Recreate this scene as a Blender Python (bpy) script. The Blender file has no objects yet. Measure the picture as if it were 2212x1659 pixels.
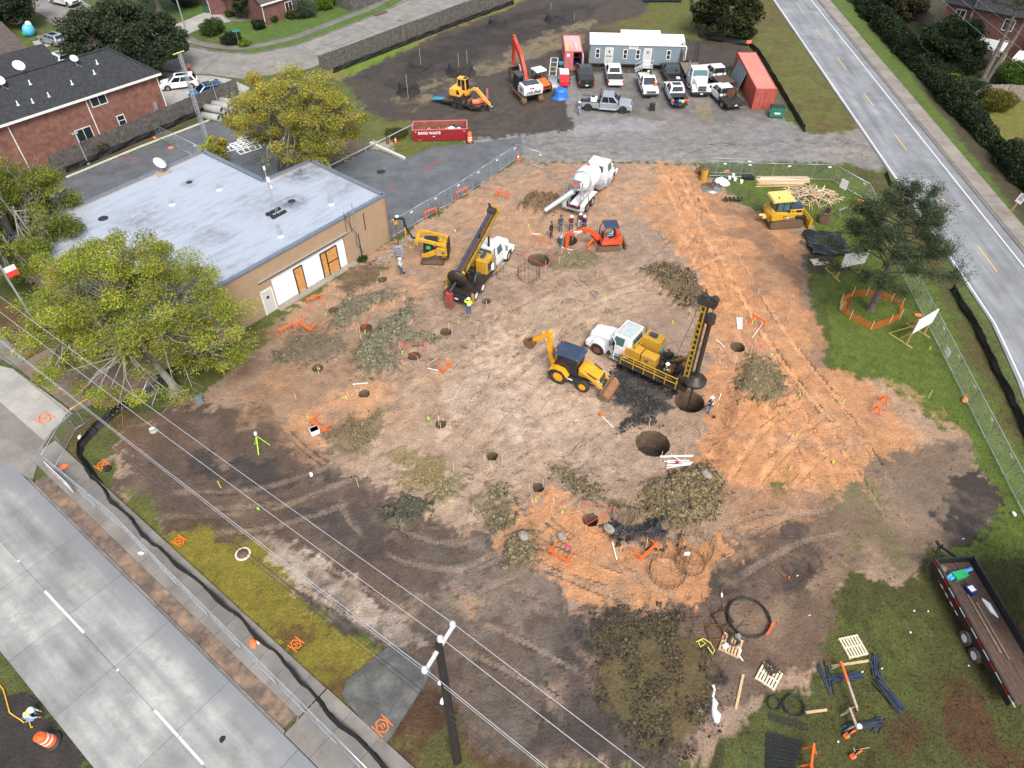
import bpy,math,random
import numpy as np
from mathutils import Vector,Matrix
from math import cos,sin
Vec=Vector;uni=random.uniform;MTr=Matrix.Translation;MRo=Matrix.Rotation
random.seed(7);RNG=np.random.default_rng(11)
sc=bpy.context.scene;COL=sc.collection
# ---------------- camera, sky, sun, exposure ----------------
CF,CH=1535.0,39.0
cam=bpy.data.cameras.new('camera');camo=bpy.data.objects.new('camera',cam);COL.objects.link(camo)
camo.location=(0,0,CH);camo.rotation_euler=(math.radians(45),0,0)
cam.sensor_width=36;cam.lens=36*CF/2212;cam.clip_start=0.5;cam.clip_end=3000
sc.camera=camo
SUN_EL,SUN_AZ=math.radians(52),math.radians(162)
w=bpy.data.worlds.new('World');sc.world=w;w.use_nodes=True
nt=w.node_tree;bg=nt.nodes['Background']
sky=nt.nodes.new('ShaderNodeTexSky');sky.sky_type='NISHITA';sky.sun_disc=False
sky.sun_elevation=SUN_EL;sky.sun_rotation=SUN_AZ;sky.dust_density=3.0;sky.ozone_density=1.0
hs=nt.nodes.new('ShaderNodeHueSaturation');hs.inputs['Saturation'].default_value=0.42
nt.links.new(sky.outputs[0],hs.inputs['Color']);nt.links.new(hs.outputs[0],bg.inputs['Color'])
bg.inputs['Strength'].default_value=0.12
sl=bpy.data.lights.new('sun','SUN');sl.energy=1.6;sl.angle=math.radians(22);sl.color=(1,.95,.88)
so=bpy.data.objects.new('sun',sl);COL.objects.link(so)
sd=Vec((sin(SUN_AZ)*cos(SUN_EL),cos(SUN_AZ)*cos(SUN_EL),sin(SUN_EL)))
so.rotation_euler=sd.to_track_quat('Z','Y').to_euler();so.location=(0,0,120)
sc.view_settings.view_transform='Standard';sc.view_settings.look='None'
sc.view_settings.gamma=1;sc.view_settings.use_curve_mapping=False
sc.view_settings.exposure=1.0
def iv(n,k,v):n.inputs[k].default_value=v
# ---------------- helpers ----------------
PI=math.pi;R=math.radians
S2=math.sqrt(.5)
def G(u,v,z=0.0):
 """ground point (height z) seen at measured survey position u,v"""
 x=(u-1106)/CF;y=(829.5-v)/CF
 t=(CH-z)/(S2-y*S2)
 return Vec((x*t,(S2+y*S2)*t,z))
def GA(pts):return[G(*p)for p in pts]
def PX(X,Y,Z=0.0):
 d=Y*S2-(Z-CH)*S2;up=Y*S2+(Z-CH)*S2
 return 1106+CF*X/d,829.5-CF*up/d
def heading(p,q):return math.atan2(q.y-p.y,q.x-p.x)
MATS={}
def _nodes(name):
 m=bpy.data.materials.new(name);m.use_nodes=True;t=m.node_tree
 return m,t,t.nodes['Principled BSDF'],t.nodes,t.links
def rgb(h):
 h=h.lstrip('#');f=lambda c:c/12.92 if c<=.04045 else((c+.055)/1.055)**2.4
 return tuple(f(int(h[i:i+2],16)/255)for i in(0,2,4))
def pm(name,col,rough=.55,metal=0.0,var=.18,scale=2.0,bump=0.0,bscale=30.0,dirt=None,damt=.5,dscale=1.2,attr=None,coat=0.0,spec=.5,trans=0.0):
 """procedural paint / stone / wood: base colour broken by two noises, optional dirt patches, bump grain"""
 m,t,b,N,L=_nodes(name)
 tc=N.new('ShaderNodeTexCoord')
 oi=N.new('ShaderNodeObjectInfo')
 add=N.new('ShaderNodeVectorMath');add.operation='ADD'
 L.new(tc.outputs['Object'],add.inputs[0]);L.new(oi.outputs['Location'],add.inputs[1])
 n1=N.new('ShaderNodeTexNoise');iv(n1,'Scale',scale);iv(n1,'Detail',5)
 iv(n1,'Roughness',.65)
 L.new(add.outputs[0],n1.inputs['Vector'])
 mr=N.new('ShaderNodeMapRange');iv(mr,1,.3);iv(mr,2,.7)
 iv(mr,3,1-var);iv(mr,4,1+var)
 L.new(n1.outputs[0],mr.inputs[0])
 mul=N.new('ShaderNodeMix');mul.data_type='RGBA';mul.blend_type='MULTIPLY';iv(mul,0,1)
 if attr:
  a=N.new('ShaderNodeAttribute');a.attribute_name=attr;L.new(a.outputs['Color'],mul.inputs[6])
 else:
  iv(mul,6,(*col,1))
 L.new(mr.outputs[0],mul.inputs[7])
 out=mul.outputs[2]
 if dirt:
  n2=N.new('ShaderNodeTexNoise');iv(n2,'Scale',dscale);iv(n2,'Detail',6)
  iv(n2,'Roughness',.7)
  L.new(add.outputs[0],n2.inputs['Vector'])
  m2=N.new('ShaderNodeMapRange');iv(m2,1,.45);iv(m2,2,.72)
  iv(m2,3,0);iv(m2,4,damt)
  L.new(n2.outputs[0],m2.inputs[0])
  mx=N.new('ShaderNodeMix');mx.data_type='RGBA';L.new(m2.outputs[0],mx.inputs[0])
  L.new(out,mx.inputs[6]);iv(mx,7,(*dirt,1));out=mx.outputs[2]
 L.new(out,b.inputs['Base Color'])
 iv(b,'Roughness',rough);iv(b,'Metallic',metal)
 iv(b,'Coat Weight',coat);iv(b,'Specular IOR Level',spec)
 if trans:iv(b,'Transmission Weight',trans)
 if bump:
  n3=N.new('ShaderNodeTexNoise');iv(n3,'Scale',bscale);iv(n3,'Detail',4)
  L.new(tc.outputs['Object'],n3.inputs['Vector'])
  bp=N.new('ShaderNodeBump');iv(bp,'Strength',bump);iv(bp,'Distance',.05)
  L.new(n3.outputs[0],bp.inputs['Height']);L.new(bp.outputs[0],b.inputs['Normal'])
 MATS[name]=m
 return m
MUD=(.20,.12,.07)
pm('whitep',(.74,.755,.775),.35,var=.06,dirt=(.42,.36,.29),damt=.4,dscale=2.2,coat=.3)
pm('dirty_white',(.60,.61,.61),.5,var=.12,dirt=(.32,.29,.26),damt=.6)
pm('grey_roof_cap',(.36,.42,.43),.55,var=.2,scale=4,dirt=(.62,.62,.60),damt=.5,dscale=3)
pm('silver_paint',(.42,.45,.50),.3,.55,var=.05,coat=.5)
pm('black_paint',(.012,.016,.018),.25,var=.2,coat=.5)
pm('dark_green_paint',(.022,.034,.036),.3,var=.2,coat=.4)
pm('blue_paint',(.10,.24,.44),.3,.3,var=.06,coat=.5)
pm('blackp',(.018,.019,.021),.55,var=.3)
pm('rubber',(.022,.021,.020),.85,var=.3,dirt=MUD,damt=.35,dscale=4)
pm('muddy_rubber',(.05,.04,.032),.9,var=.3,dirt=(.22,.15,.10),damt=.8,dscale=5,bump=.4)
pm('steel',(.42,.43,.44),.38,.8,var=.15)
pm('galv',(.46,.50,.54),.42,.55,var=.15,scale=6)
pm('alum',(.62,.64,.66),.35,.7,var=.1)
pm('dksteel',(.045,.042,.04),.6,.4,var=.35,scale=5,dirt=(.12,.08,.05),damt=.4,dscale=4)
pm('greasy',(.03,.027,.025),.5,.3,var=.5,scale=7,dirt=(.20,.13,.05),damt=.35,dscale=5)
pm('rust',(.17,.075,.035),.85,.1,var=.4,scale=6,dirt=(.30,.13,.05),damt=.5,dscale=5)
pm('muddy',(.16,.10,.055),.85,var=.35,scale=5,dirt=(.06,.045,.035),damt=.6,dscale=5,bump=.3)
pm('dozyel',(.60,.34,.02),.5,var=.15,dirt=(.20,.12,.05),damt=.6,dscale=3)
pm('backyel',(.74,.34,.01),.45,var=.12,dirt=(.26,.15,.05),damt=.45,dscale=3)
pm('rigyel',(.56,.31,.03),.55,var=.25,scale=4,dirt=(.09,.06,.03),damt=.75,dscale=4)
pm('mast_yellow',(.38,.24,.03),.55,var=.35,scale=4,dirt=(.03,.026,.02),damt=.75,dscale=3)
pm('cream_yellow',(.72,.52,.16),.5,var=.08)
pm('mini_yellow',(.80,.40,.06),.4,var=.06,coat=.2)
pm('exred',(.55,.05,.03),.4,var=.12,dirt=(.25,.10,.06),damt=.3,dscale=2)
pm('minior',(.72,.075,.02),.4,var=.08,dirt=(.30,.14,.08),damt=.25,dscale=3)
pm('orng',(.85,.13,.015),.55,var=.1)
pm('fadeor',(.80,.19,.06),.6,var=.15)
pm('container_red',(.42,.075,.05),.6,var=.15,dirt=(.20,.06,.04),damt=.5,dscale=1.5)
pm('container_roof',(.55,.20,.16),.6,var=.18,scale=3,dirt=(.36,.14,.10),damt=.55,dscale=1.2)
pm('pink_red',(.52,.12,.13),.6,var=.12,dirt=(.60,.30,.28),damt=.35)
pm('pink_roof',(.68,.33,.31),.6,var=.1,dirt=(.55,.22,.20),damt=.4)
pm('dumpster_red',(.26,.012,.018),.5,var=.15,dirt=(.15,.03,.03),damt=.3)
pm('inside_rust',(.22,.07,.045),.8,var=.3,scale=4,dirt=(.36,.24,.20),damt=.4)
pm('bright_red',(.55,.02,.03),.5,var=.1)
pm('string_red',(.75,.05,.04),.6,var=.1)
pm('dumpster_green',(.015,.15,.095),.5,var=.15,dirt=(.20,.28,.10),damt=.3)
pm('trgrey',(.19,.235,.27),.6,var=.07)
pm('trailer_roof',(.80,.81,.82),.45,var=.05)
pm('door_grey',(.50,.50,.47),.5,var=.06)
pm('lumber',(.52,.36,.20),.8,var=.25,scale=5,bump=.2)
pm('palewood',(.66,.56,.42),.8,var=.15,scale=5)
pm('oldwood',(.38,.30,.23),.85,var=.3,scale=5,bump=.3)
pm('yelwood',(.50,.33,.10),.8,var=.2,scale=5)
pm('plywood',(.52,.25,.07),.75,var=.3,scale=3,bump=.15,bscale=60)
pm('fence_wood',(.085,.078,.074),.9,var=.45,scale=2.2,dirt=(.30,.25,.20),damt=.4,dscale=2.5,bump=.3)
pm('fence_wood_pale',(.26,.21,.17),.9,var=.25,scale=3,dirt=(.36,.30,.24),damt=.4)
pm('old_plank',(.20,.15,.11),.85,var=.35,scale=4,dirt=(.10,.08,.06),damt=.5,dscale=3,bump=.3)
pm('deck_wood',(.10,.06,.042),.8,var=.4,scale=4,dirt=(.05,.04,.035),damt=.6,dscale=2)
pm('silt_black',(.008,.009,.010),.55,var=.4,scale=4,bump=.5,bscale=6)
pm('tarp_black',(.010,.013,.018),.22,var=.3,bump=.25,bscale=4)
pm('tarp_blue',(.03,.16,.60),.4,var=.15,bump=.4,bscale=8)
pm('white_plastic',(.72,.73,.75),.4,var=.1,bump=.4,bscale=8)
pm('white_panel',(.80,.83,.87),.6,var=.05,dirt=(.60,.60,.60),damt=.25)
pm('whites',(.80,.80,.80),.5,var=.04)
pm('stucco_tan',(.34,.235,.145),.85,var=.06,dirt=(.42,.31,.21),damt=.35,dscale=.4,bump=.25,bscale=25)
pm('dark_brick',(.10,.045,.035),.9,var=.35,scale=3)
pm('trim_white',(.70,.69,.66),.6,var=.06)
pm('shingle_black',(.028,.030,.034),.9,var=.45,scale=3.0,bump=.4,bscale=10)
pm('shingle_brown',(.085,.068,.06),.9,var=.35,scale=3.0,bump=.4,bscale=10)
pm('pole_wood',(.016,.012,.010),.85,var=.5,scale=4,bump=.4)
pm('concrete',(.34,.335,.32),.8,var=.16,scale=1.5,dirt=(.22,.20,.18),damt=.5,bump=.15)
pm('rock',(.27,.235,.195),.9,var=.25,scale=4,bump=.4)
pm('denim',(.05,.11,.24),.85,var=.25,scale=9)
pm('pale_denim',(.16,.28,.45),.85,var=.25,scale=9)
pm('skin',(.42,.24,.16),.6,var=.1)
pm('hi_vis',(.52,.85,.06),.6,var=.1,spec=.3)
pm('hi_vis_orange',(.75,.25,.08),.6,var=.1)
pm('maroon',(.10,.014,.020),.8,var=.2)
pm('charcoal',(.05,.062,.07),.85,var=.2)
pm('black_cloth',(.012,.012,.014),.9,var=.3)
pm('grey_cloth',(.42,.46,.50),.85,var=.12)
pm('hard_hat',(.80,.81,.82),.3,var=.03)
pm('hair',(.015,.011,.009),.7,var=.3)
pm('boot',(.10,.065,.04),.8,var=.3)
pm('wire',(.55,.58,.62),.4,.4,var=.1)
pm('dark_wire',(.05,.055,.06),.5,.2,var=.1)
pm('lime_flag',(.45,.85,.05),.5,var=.1)
pm('pink_flag',(.75,.03,.22),.5,var=.1)
pm('rope_yellow',(.68,.62,.10),.7,var=.1)
pm('hose_black',(.014,.015,.017),.45,var=.3)
pm('bagp',(.75,.77,.80),.35,var=.1)
pm('teal',(.02,.26,.36),.5,var=.15)
pm('sky_blue',(.10,.45,.80),.45,var=.1)
pm('kelly_green',(.02,.38,.13),.5,var=.1)
pm('navy',(.015,.02,.14),.5,var=.1)
pm('sewer_brown',(.14,.085,.065),.7,.2,var=.3,scale=8)
pm('blue_roll',(.03,.05,.09),.5,var=.3)
pm('yellow_paint',(.70,.42,.03),.6,var=.25,scale=5)
pm('road_white',(.72,.73,.74),.6,var=.12,scale=5,dirt=(.40,.40,.40),damt=.3,dscale=4)
pm('road_yellow',(.62,.40,.10),.6,var=.2,scale=5)
pm('spray_orange',(.85,.17,.02),.7,var=.25,scale=6)
pm('spray_red',(.50,.08,.09),.7,var=.25,scale=6)
pm('redrefl',(.60,.02,.02),.3,var=.05)
pm('lamp_clear',(.75,.76,.78),.15,var=.05)
pm('license',(.70,.71,.73),.5,var=.05)
pm('inkb',(.012,.012,.016),.5,var=.05)
pm('inkw',(.80,.80,.80),.5,var=.05)
pm('blade_steel',(.36,.36,.35),.35,.8,var=.2,dirt=(.20,.14,.09),damt=.5,dscale=4)
pm('spoil_orange',(.26,.125,.06),.95,var=.3,scale=6,bump=.6,bscale=9)
pm('insulator',(.66,.69,.74),.25,var=.08)
pm('rebar',(.085,.055,.04),.8,.3,var=.3,scale=8)
pm('dark_rebar',(.035,.04,.05),.7,.3,var=.3,scale=8)
pm('shaft_wall',(.135,.092,.055),.95,var=.35,scale=2.5,bump=.5,bscale=6,dirt=(.06,.046,.032),damt=.7,dscale=1.2)
pm('shaft_floor',(.035,.03,.026),.6,var=.6,scale=4,bump=.8,bscale=5)
pm('porc',(.70,.72,.74),.3,var=.04)
def glass_mat(name,col,rough=.06):
 m,t,b,N,L=_nodes(name)
 iv(b,'Base Color',(*col,1));iv(b,'Roughness',rough)
 iv(b,'Specular IOR Level',.6)
 n=N.new('ShaderNodeTexNoise');iv(n,'Scale',2)
 bp=N.new('ShaderNodeBump');iv(bp,'Strength',.03);L.new(n.outputs[0],bp.inputs['Height']);L.new(bp.outputs[0],b.inputs['Normal'])
 MATS[name]=m
glass_mat('carg',(.010,.014,.022));glass_mat('cabg',(.06,.13,.14));glass_mat('house_glass',(.02,.03,.035))
def brick_mat(name,c1,c2,mortar):
 m,t,b,N,L=_nodes(name)
 tc=N.new('ShaderNodeTexCoord');br=N.new('ShaderNodeTexBrick')
 sp=N.new('ShaderNodeSeparateXYZ');ad=N.new('ShaderNodeMath');cb=N.new('ShaderNodeCombineXYZ')
 L.new(tc.outputs['Object'],sp.inputs[0]);L.new(sp.outputs[0],ad.inputs[0]);L.new(sp.outputs[1],ad.inputs[1])
 L.new(ad.outputs[0],cb.inputs[0]);L.new(sp.outputs[2],cb.inputs[1]);L.new(cb.outputs[0],br.inputs['Vector'])
 iv(br,'Color1',(*c1,1));iv(br,'Color2',(*c2,1));iv(br,'Mortar',(*mortar,1))
 iv(br,'Scale',1);iv(br,'Brick Width',.24);iv(br,'Row Height',.085);iv(br,'Mortar Size',.010)
 n=N.new('ShaderNodeTexNoise');iv(n,'Scale',1.7);iv(n,'Detail',6)
 mx=N.new('ShaderNodeMix');mx.data_type='RGBA';mx.blend_type='MULTIPLY';iv(mx,0,1)
 mr=N.new('ShaderNodeMapRange');iv(mr,1,.3);iv(mr,2,.7);iv(mr,3,.7);iv(mr,4,1.25)
 L.new(tc.outputs['Object'],n.inputs['Vector']);L.new(n.outputs[0],mr.inputs[0]);L.new(br.outputs[0],mx.inputs[6]);L.new(mr.outputs[0],mx.inputs[7])
 L.new(mx.outputs[2],b.inputs['Base Color']);iv(b,'Roughness',.9)
 bp=N.new('ShaderNodeBump');iv(bp,'Strength',.4);bp.invert=True;L.new(br.outputs['Fac'],bp.inputs['Height']);L.new(bp.outputs[0],b.inputs['Normal'])
 MATS[name]=m
brick_mat('brick_red',(.22,.075,.05),(.13,.045,.035),(.26,.17,.13))
brick_mat('brick_dark',(.15,.05,.042),(.10,.035,.03),(.2,.13,.11))
class MB:
 """collects shapes and links them as ONE mesh object"""
 def __init__(s,mat='steel'):s.v=[];s.f=[];s.m=[];s.sm=[];s.mat=mat
 def add(s,vs,fs,mat=None,smooth=False):
  o=len(s.v);s.v+=[tuple(p)for p in vs];mat=mat or s.mat
  for f in fs:s.f.append(tuple(i+o for i in f));s.m.append(mat);s.sm.append(smooth)
  return s
 def box(s,c,d,mat=None,rz=0,rot=None,top=None):
  """centre c, size d; top=(fx,fy) scales the top face"""
  x,y,z=d[0]/2,d[1]/2,d[2]/2;tx,ty=top or(1,1)
  vs=[(-x,-y,-z),(x,-y,-z),(x,y,-z),(-x,y,-z),(-x*tx,-y*ty,z),(x*tx,-y*ty,z),(x*tx,y*ty,z),(-x*tx,y*ty,z)]
  m=rot.to_3x3()if rot else MRo(rz,3,'Z')
  return s.add([m@Vec(p)+Vec(c)for p in vs],[(3,2,1,0),(4,5,6,7),(0,1,5,4),(1,2,6,5),(2,3,7,6),(3,0,4,7)],mat)
 def b(s,x0,x1,y0,y1,z0,z1,mat=None):return s.box(((x0+x1)/2,(y0+y1)/2,(z0+z1)/2),(x1-x0,y1-y0,z1-z0),mat)
 def be(s,p,q,w,h,mat=None,up=(0,0,1)):
  p,q=Vec(p),Vec(q);d=(q-p).normalized();u=Vec(up)
  if abs(d.dot(u))>.98:u=Vec((1,0,0))
  a=d.cross(u).normalized();u=a.cross(d)
  vs=[p+a*i*w/2+u*j*h/2 for i,j in((-1,-1),(1,-1),(1,1),(-1,1))]+[q+a*i*w/2+u*j*h/2 for i,j in((-1,-1),(1,-1),(1,1),(-1,1))]
  return s.add(vs,[(0,1,2,3),(7,6,5,4),(4,5,1,0),(5,6,2,1),(6,7,3,2),(7,4,0,3)],mat)
 def cyl(s,p,q,r,mat=None,r2=None,n=10,caps=True,smooth=True):
  p,q=Vec(p),Vec(q);d=(q-p).normalized();u=Vec((0,0,1))if abs(d.z)<.95 else Vec((1,0,0))
  a=d.cross(u).normalized();b=d.cross(a);r2=r if r2 is None else r2
  vs=[p+(a*cos(t)+b*sin(t))*r for t in(2*PI*i/n for i in range(n))]+[q+(a*cos(t)+b*sin(t))*r2 for t in(2*PI*i/n for i in range(n))]
  s.add(vs,[(i,(i+1)%n,n+(i+1)%n,n+i)for i in range(n)],mat,smooth)
  if caps:s.add(vs,[tuple(range(n-1,-1,-1)),tuple(range(n,2*n))],mat)
  return s
 def tu(s,pts,r,mat=None,n=6,closed=False):
  pts=[Vec(p)for p in pts];k=len(pts);rings=[]
  for i,p in enumerate(pts):
   d=(pts[(i+1)%k]-pts[i-1])if closed else(pts[min(i+1,k-1)]-pts[max(i-1,0)])
   d=d.normalized()if d.length else Vec((1,0,0));u=Vec((0,0,1))if abs(d.z)<.95 else Vec((1,0,0))
   a=d.cross(u).normalized();b=d.cross(a)
   rr=r[i]if isinstance(r,(list,tuple))else r
   rings.append([p+(a*cos(t)+b*sin(t))*rr for t in(2*PI*j/n for j in range(n))])
  return s.lo(rings,mat,True,not closed,closed)
 def lo(s,rings,mat=None,smooth=False,caps=True,wrap=False):
  n=len(rings[0]);vs=[p for r in rings for p in r];fs=[];K=len(rings)
  for k in range(K if wrap else K-1):
   for i in range(n):fs.append((k*n+i,k*n+(i+1)%n,((k+1)%K)*n+(i+1)%n,((k+1)%K)*n+i))
  s.add(vs,fs,mat,smooth)
  if caps:s.add(vs,[tuple(range(n-1,-1,-1)),tuple(range((K-1)*n,K*n))],mat)
  return s
 def la(s,prof,mat=None,n=16,M=None,smooth=True,ring=False):
  rings=[[Vec((r*cos(2*PI*i/n),r*sin(2*PI*i/n),z))for i in range(n)]for r,z in prof]
  if M:rings=[[M@p for p in r]for r in rings]
  return s.lo(rings,mat,smooth,not ring,ring)
 def pr(s,poly,a0,a1,mat=None,axis='y'):
  """polygon in the plane normal to axis, extruded from a0 to a1"""
  f={'y':lambda p,a:(p[0],a,p[1]),'x':lambda p,a:(a,p[0],p[1]),'z':lambda p,a:(p[0],p[1],a)}[axis]
  n=len(poly);vs=[f(p,a0)for p in poly]+[f(p,a1)for p in poly]
  return s.add(vs,[(i,(i+1)%n,n+(i+1)%n,n+i)for i in range(n)]+[tuple(range(n-1,-1,-1)),tuple(range(n,2*n))],mat)
 def ba(s,c,r,mat=None,n=8,sc_=(1,1,1),jit=0):
  c=Vec(c);rings=[]
  for k in range(1,n//2+1):
   ph=PI*(k-.0)/(n//2+1)
   rings.append([c+Vec((r*sc_[0]*sin(ph)*cos(2*PI*i/n),r*sc_[1]*sin(ph)*sin(2*PI*i/n),-r*sc_[2]*cos(ph)))*(1 if not jit else 1)+Vec((uni(-jit,jit),uni(-jit,jit),uni(-jit,jit)))for i in range(n)])
  return s.lo(rings,mat,not jit,True)
 def qu(s,a,b,c,d,mat=None,th=.012):
  """thin plate on quad a,b,c,d lifted along its normal"""
  a,b,c,d=map(Vec,(a,b,c,d));n=(b-a).cross(d-a).normalized()*th
  return s.add([a,b,c,d,a+n,b+n,c+n,d+n],[(4,5,6,7),(0,1,5,4),(1,2,6,5),(2,3,7,6),(3,0,4,7)],mat)
 def mesh(s,name):
  me=bpy.data.meshes.new(name);me.from_pydata(s.v,[],s.f)
  names=list(dict.fromkeys(s.m))
  for n in names:me.materials.append(MATS[n])
  me.polygons.foreach_set('material_index',[names.index(n)for n in s.m])
  me.polygons.foreach_set('use_smooth',s.sm)
  import bmesh
  bm=bmesh.new();bm.from_mesh(me);bmesh.ops.recalc_face_normals(bm,faces=bm.faces);bm.to_mesh(me);bm.free()
  me.update();return me
 def mk(s,name,parent=None,bevel=0,**tags):
  return put(name,s.mesh(name),parent,bevel,**tags)
def put(name,me,parent=None,bevel=0,loc=None,rz=None,**tags):
 o=bpy.data.objects.new(name,me);COL.objects.link(o)
 if parent:o.parent=parent
 if loc is not None:o.location=loc
 if rz is not None:o.rotation_euler=(0,0,rz)
 if bevel:
  b=o.modifiers.new('bevel','BEVEL');b.width=bevel;b.segments=2;b.limit_method='ANGLE';b.angle_limit=R(35)
 for k,v in tags.items():
  if v is not None:o[{'cat':'category'}.get(k,k)]=v
 return o
def thing(name,label,cat,loc=(0,0,0),rz=0,group=None):
 return put(name,None,None,0,loc,rz,label=label,cat=cat,group=group)
def struct(name,mb,**k):return mb.mk(name,kind='structure',**k)
def dup(o,loc=None,rz=None,label=None,parent=None):
 c=o.copy();COL.objects.link(c)
 if parent:c.parent=parent
 if loc is not None:c.location=loc
 if rz is not None:c.rotation_euler=(0,0,rz)
 if label:c['label']=label
 for ch in list(o.children):dup(ch,parent=c)
 return c
def text(s,size,mat,name='lettering',parent=None,M=None,depth=.01,xs=1.0,bold=.02):
 cu=bpy.data.curves.new(name,'FONT');cu.body=s;cu.size=size;cu.extrude=depth;cu.offset=bold*size;cu.align_x='CENTER';cu.align_y='CENTER'
 t=bpy.data.objects.new(name,cu);COL.objects.link(t)
 me=bpy.data.meshes.new_from_object(t.evaluated_get(bpy.context.evaluated_depsgraph_get()))
 bpy.data.objects.remove(t);bpy.data.curves.remove(cu)
 for v in me.vertices:v.co.x*=xs
 me.transform(M or Matrix());me.materials.clear();me.materials.append(MATS[mat]);me.name=name
 return put(name,me,parent)
def frame_m(o,xdir,ydir):
 x=Vec(xdir).normalized();y=Vec(ydir).normalized();z=x.cross(y).normalized();y=z.cross(x)
 return Matrix(((x.x,y.x,z.x,o[0]),(x.y,y.y,z.y,o[1]),(x.z,y.z,z.z,o[2]),(0,0,0,1)))
def sheet(name,pts,z,mat,th=.12,**k):
 """flat slab over world polygon"""
 return struct(name,MB(mat).pr([(p[0],p[1])for p in pts],z-th,z,axis='z'),**k)
# ---------------- ground: one sheet to the horizon, with soil colours, ruts, heaps and drilled shafts ----------------
def vnoise(x,y,seed=0):
 xi=np.floor(x);yi=np.floor(y);xf=x-xi;yf=y-yi
 def h(i,j):
  t=np.sin(i*127.1+j*311.7+seed*74.7)*43758.5453
  return t-np.floor(t)
 u=xf*xf*(3-2*xf);v=yf*yf*(3-2*yf)
 return(h(xi,yi)*(1-u)+h(xi+1,yi)*u)*(1-v)+(h(xi,yi+1)*(1-u)+h(xi+1,yi+1)*u)*v
def fbm(x,y,o=4,seed=0):
 s=0;a=.5;f=1.
 for k in range(o):s=s+a*vnoise(x*f,y*f,seed+k*13);a*=.5;f*=2.03
 return s/(1-.5**o)
def sstep(a,b,x):
 t=np.clip((x-a)/(b-a),0,1);return t*t*(3-2*t)
def _axis(parts):
 out=[]
 for a,b,s in parts:out.append(np.arange(a,b,s))
 return np.concatenate(out)
gxs=_axis([(-2500,-300,220),(-300,-100,20),(-100,-44,.5),(-44,37,.15),(37,100,.5),(100,300,20),(300,2501,220)])
gys=_axis([(-1500,-20,148),(-20,10,3),(10,14,.3),(14,76,.15),(76,100,.28),(100,150,.45),(150,300,15),(300,3001,270)])
GX,GY=np.meshgrid(gxs,gys);SH=GX.shape
X=GX.ravel();Y=GY.ravel();NV=X.size
den=np.maximum(Y*S2+CH*S2,1.0)
U=1106+CF*X/den;V=829.5-CF*(Y*S2-CH*S2)/den
U=np.where(Y<6,-9999,U)
n1=fbm(X*.55,Y*.55,4,1)-.5;n2=fbm(X*.55,Y*.55,4,2)-.5;n3=fbm(X*2.1,Y*2.1,3,3)-.5;n4=fbm(X*.16,Y*.16,4,4)-.5
n5=fbm(X*1.1+n2*2,Y*1.1+n1*2,4,5)-.5
def sdist(poly,wu,wv,pad):
 p=np.array(poly,float);out=np.full(NV,-1e3)
 idx=np.where((wu>p[:,0].min()-pad)&(wu<p[:,0].max()+pad)&(wv>p[:,1].min()-pad)&(wv<p[:,1].max()+pad))[0]
 x=wu[idx];y=wv[idx];d=np.full(idx.size,1e18);ins=np.zeros(idx.size,bool)
 for i in range(len(p)):
  a=p[i];b=p[(i+1)%len(p)];e=b-a;L=max(e@e,1e-9)
  t=np.clip(((x-a[0])*e[0]+(y-a[1])*e[1])/L,0,1)
  d=np.minimum(d,(x-a[0]-t*e[0])**2+(y-a[1]-t*e[1])**2)
  c=(a[1]>y)!=(b[1]>y)
  if c.any():ins^=c&(x<(b[0]-a[0])*(y-a[1])/(b[1]-a[1]+1e-12)+a[0])
 out[idx]=np.sqrt(d)*np.where(ins,1,-1);return out
n6=fbm(X*3.4,Y*3.4,3,41)-.5
def pmask(poly,soft=10,warp=30):
 s=warp*(V/900+.35);k=np.clip(V/900+.2,.3,1.6)
 sd=sdist(poly,U+s*n1*1.6+s*.5*n3,V+s*n2*1.1+s*.35*n3,soft+60)
 return sstep(-soft*.45,soft*.45,sd+(n6*34+n3*22)*k*min(1,soft/9))
COLR=np.empty((NV,3));COLR[:]=(.075,.10,.026)
GRASS=np.ones(NV);WET=np.zeros(NV);Z=np.zeros(NV)
COLR*=(1+.5*n4)[:,None]
def paint(poly,col,soft=10,warp=30,op=1.,patch=0.,grass=None,wet=None):
 m=pmask(poly,soft,warp)*op
 if patch:m=m*sstep(.5-patch,.5+.12,fbm(X*.45,Y*.45,4,len(poly)*7+int(poly[0][0]))+n3*.35)
 c=np.array(col)
 COLR[:]=COLR*(1-m[:,None])+c*m[:,None]
 if grass is not None:GRASS[:]=GRASS*(1-m)+grass*m
 if wet is not None:WET[:]=WET*(1-m)+wet*m
 return m
MUDC=(.27,.185,.130);ORG=(.42,.205,.094);BLK=(.026,.022,.021)
SITE=[(1190,350),(1500,352),(1560,405),(1650,470),(1760,490),(1745,600),(1760,720),(1790,800),(1900,825),(2000,890),(2080,950),(2150,1060),(2150,1140),(2010,1185),(1960,1280),(1835,1235),(1795,1300),(1765,1430),(1740,1500),(1650,1500),(1530,1659),(1150,1659),(950,1480),(830,1400),(660,1285),(560,1170),(440,1115),(350,1140),(270,1080),(215,960),(370,872),(470,830),(540,720),(600,690),(850,522),(1120,345)]

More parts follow.
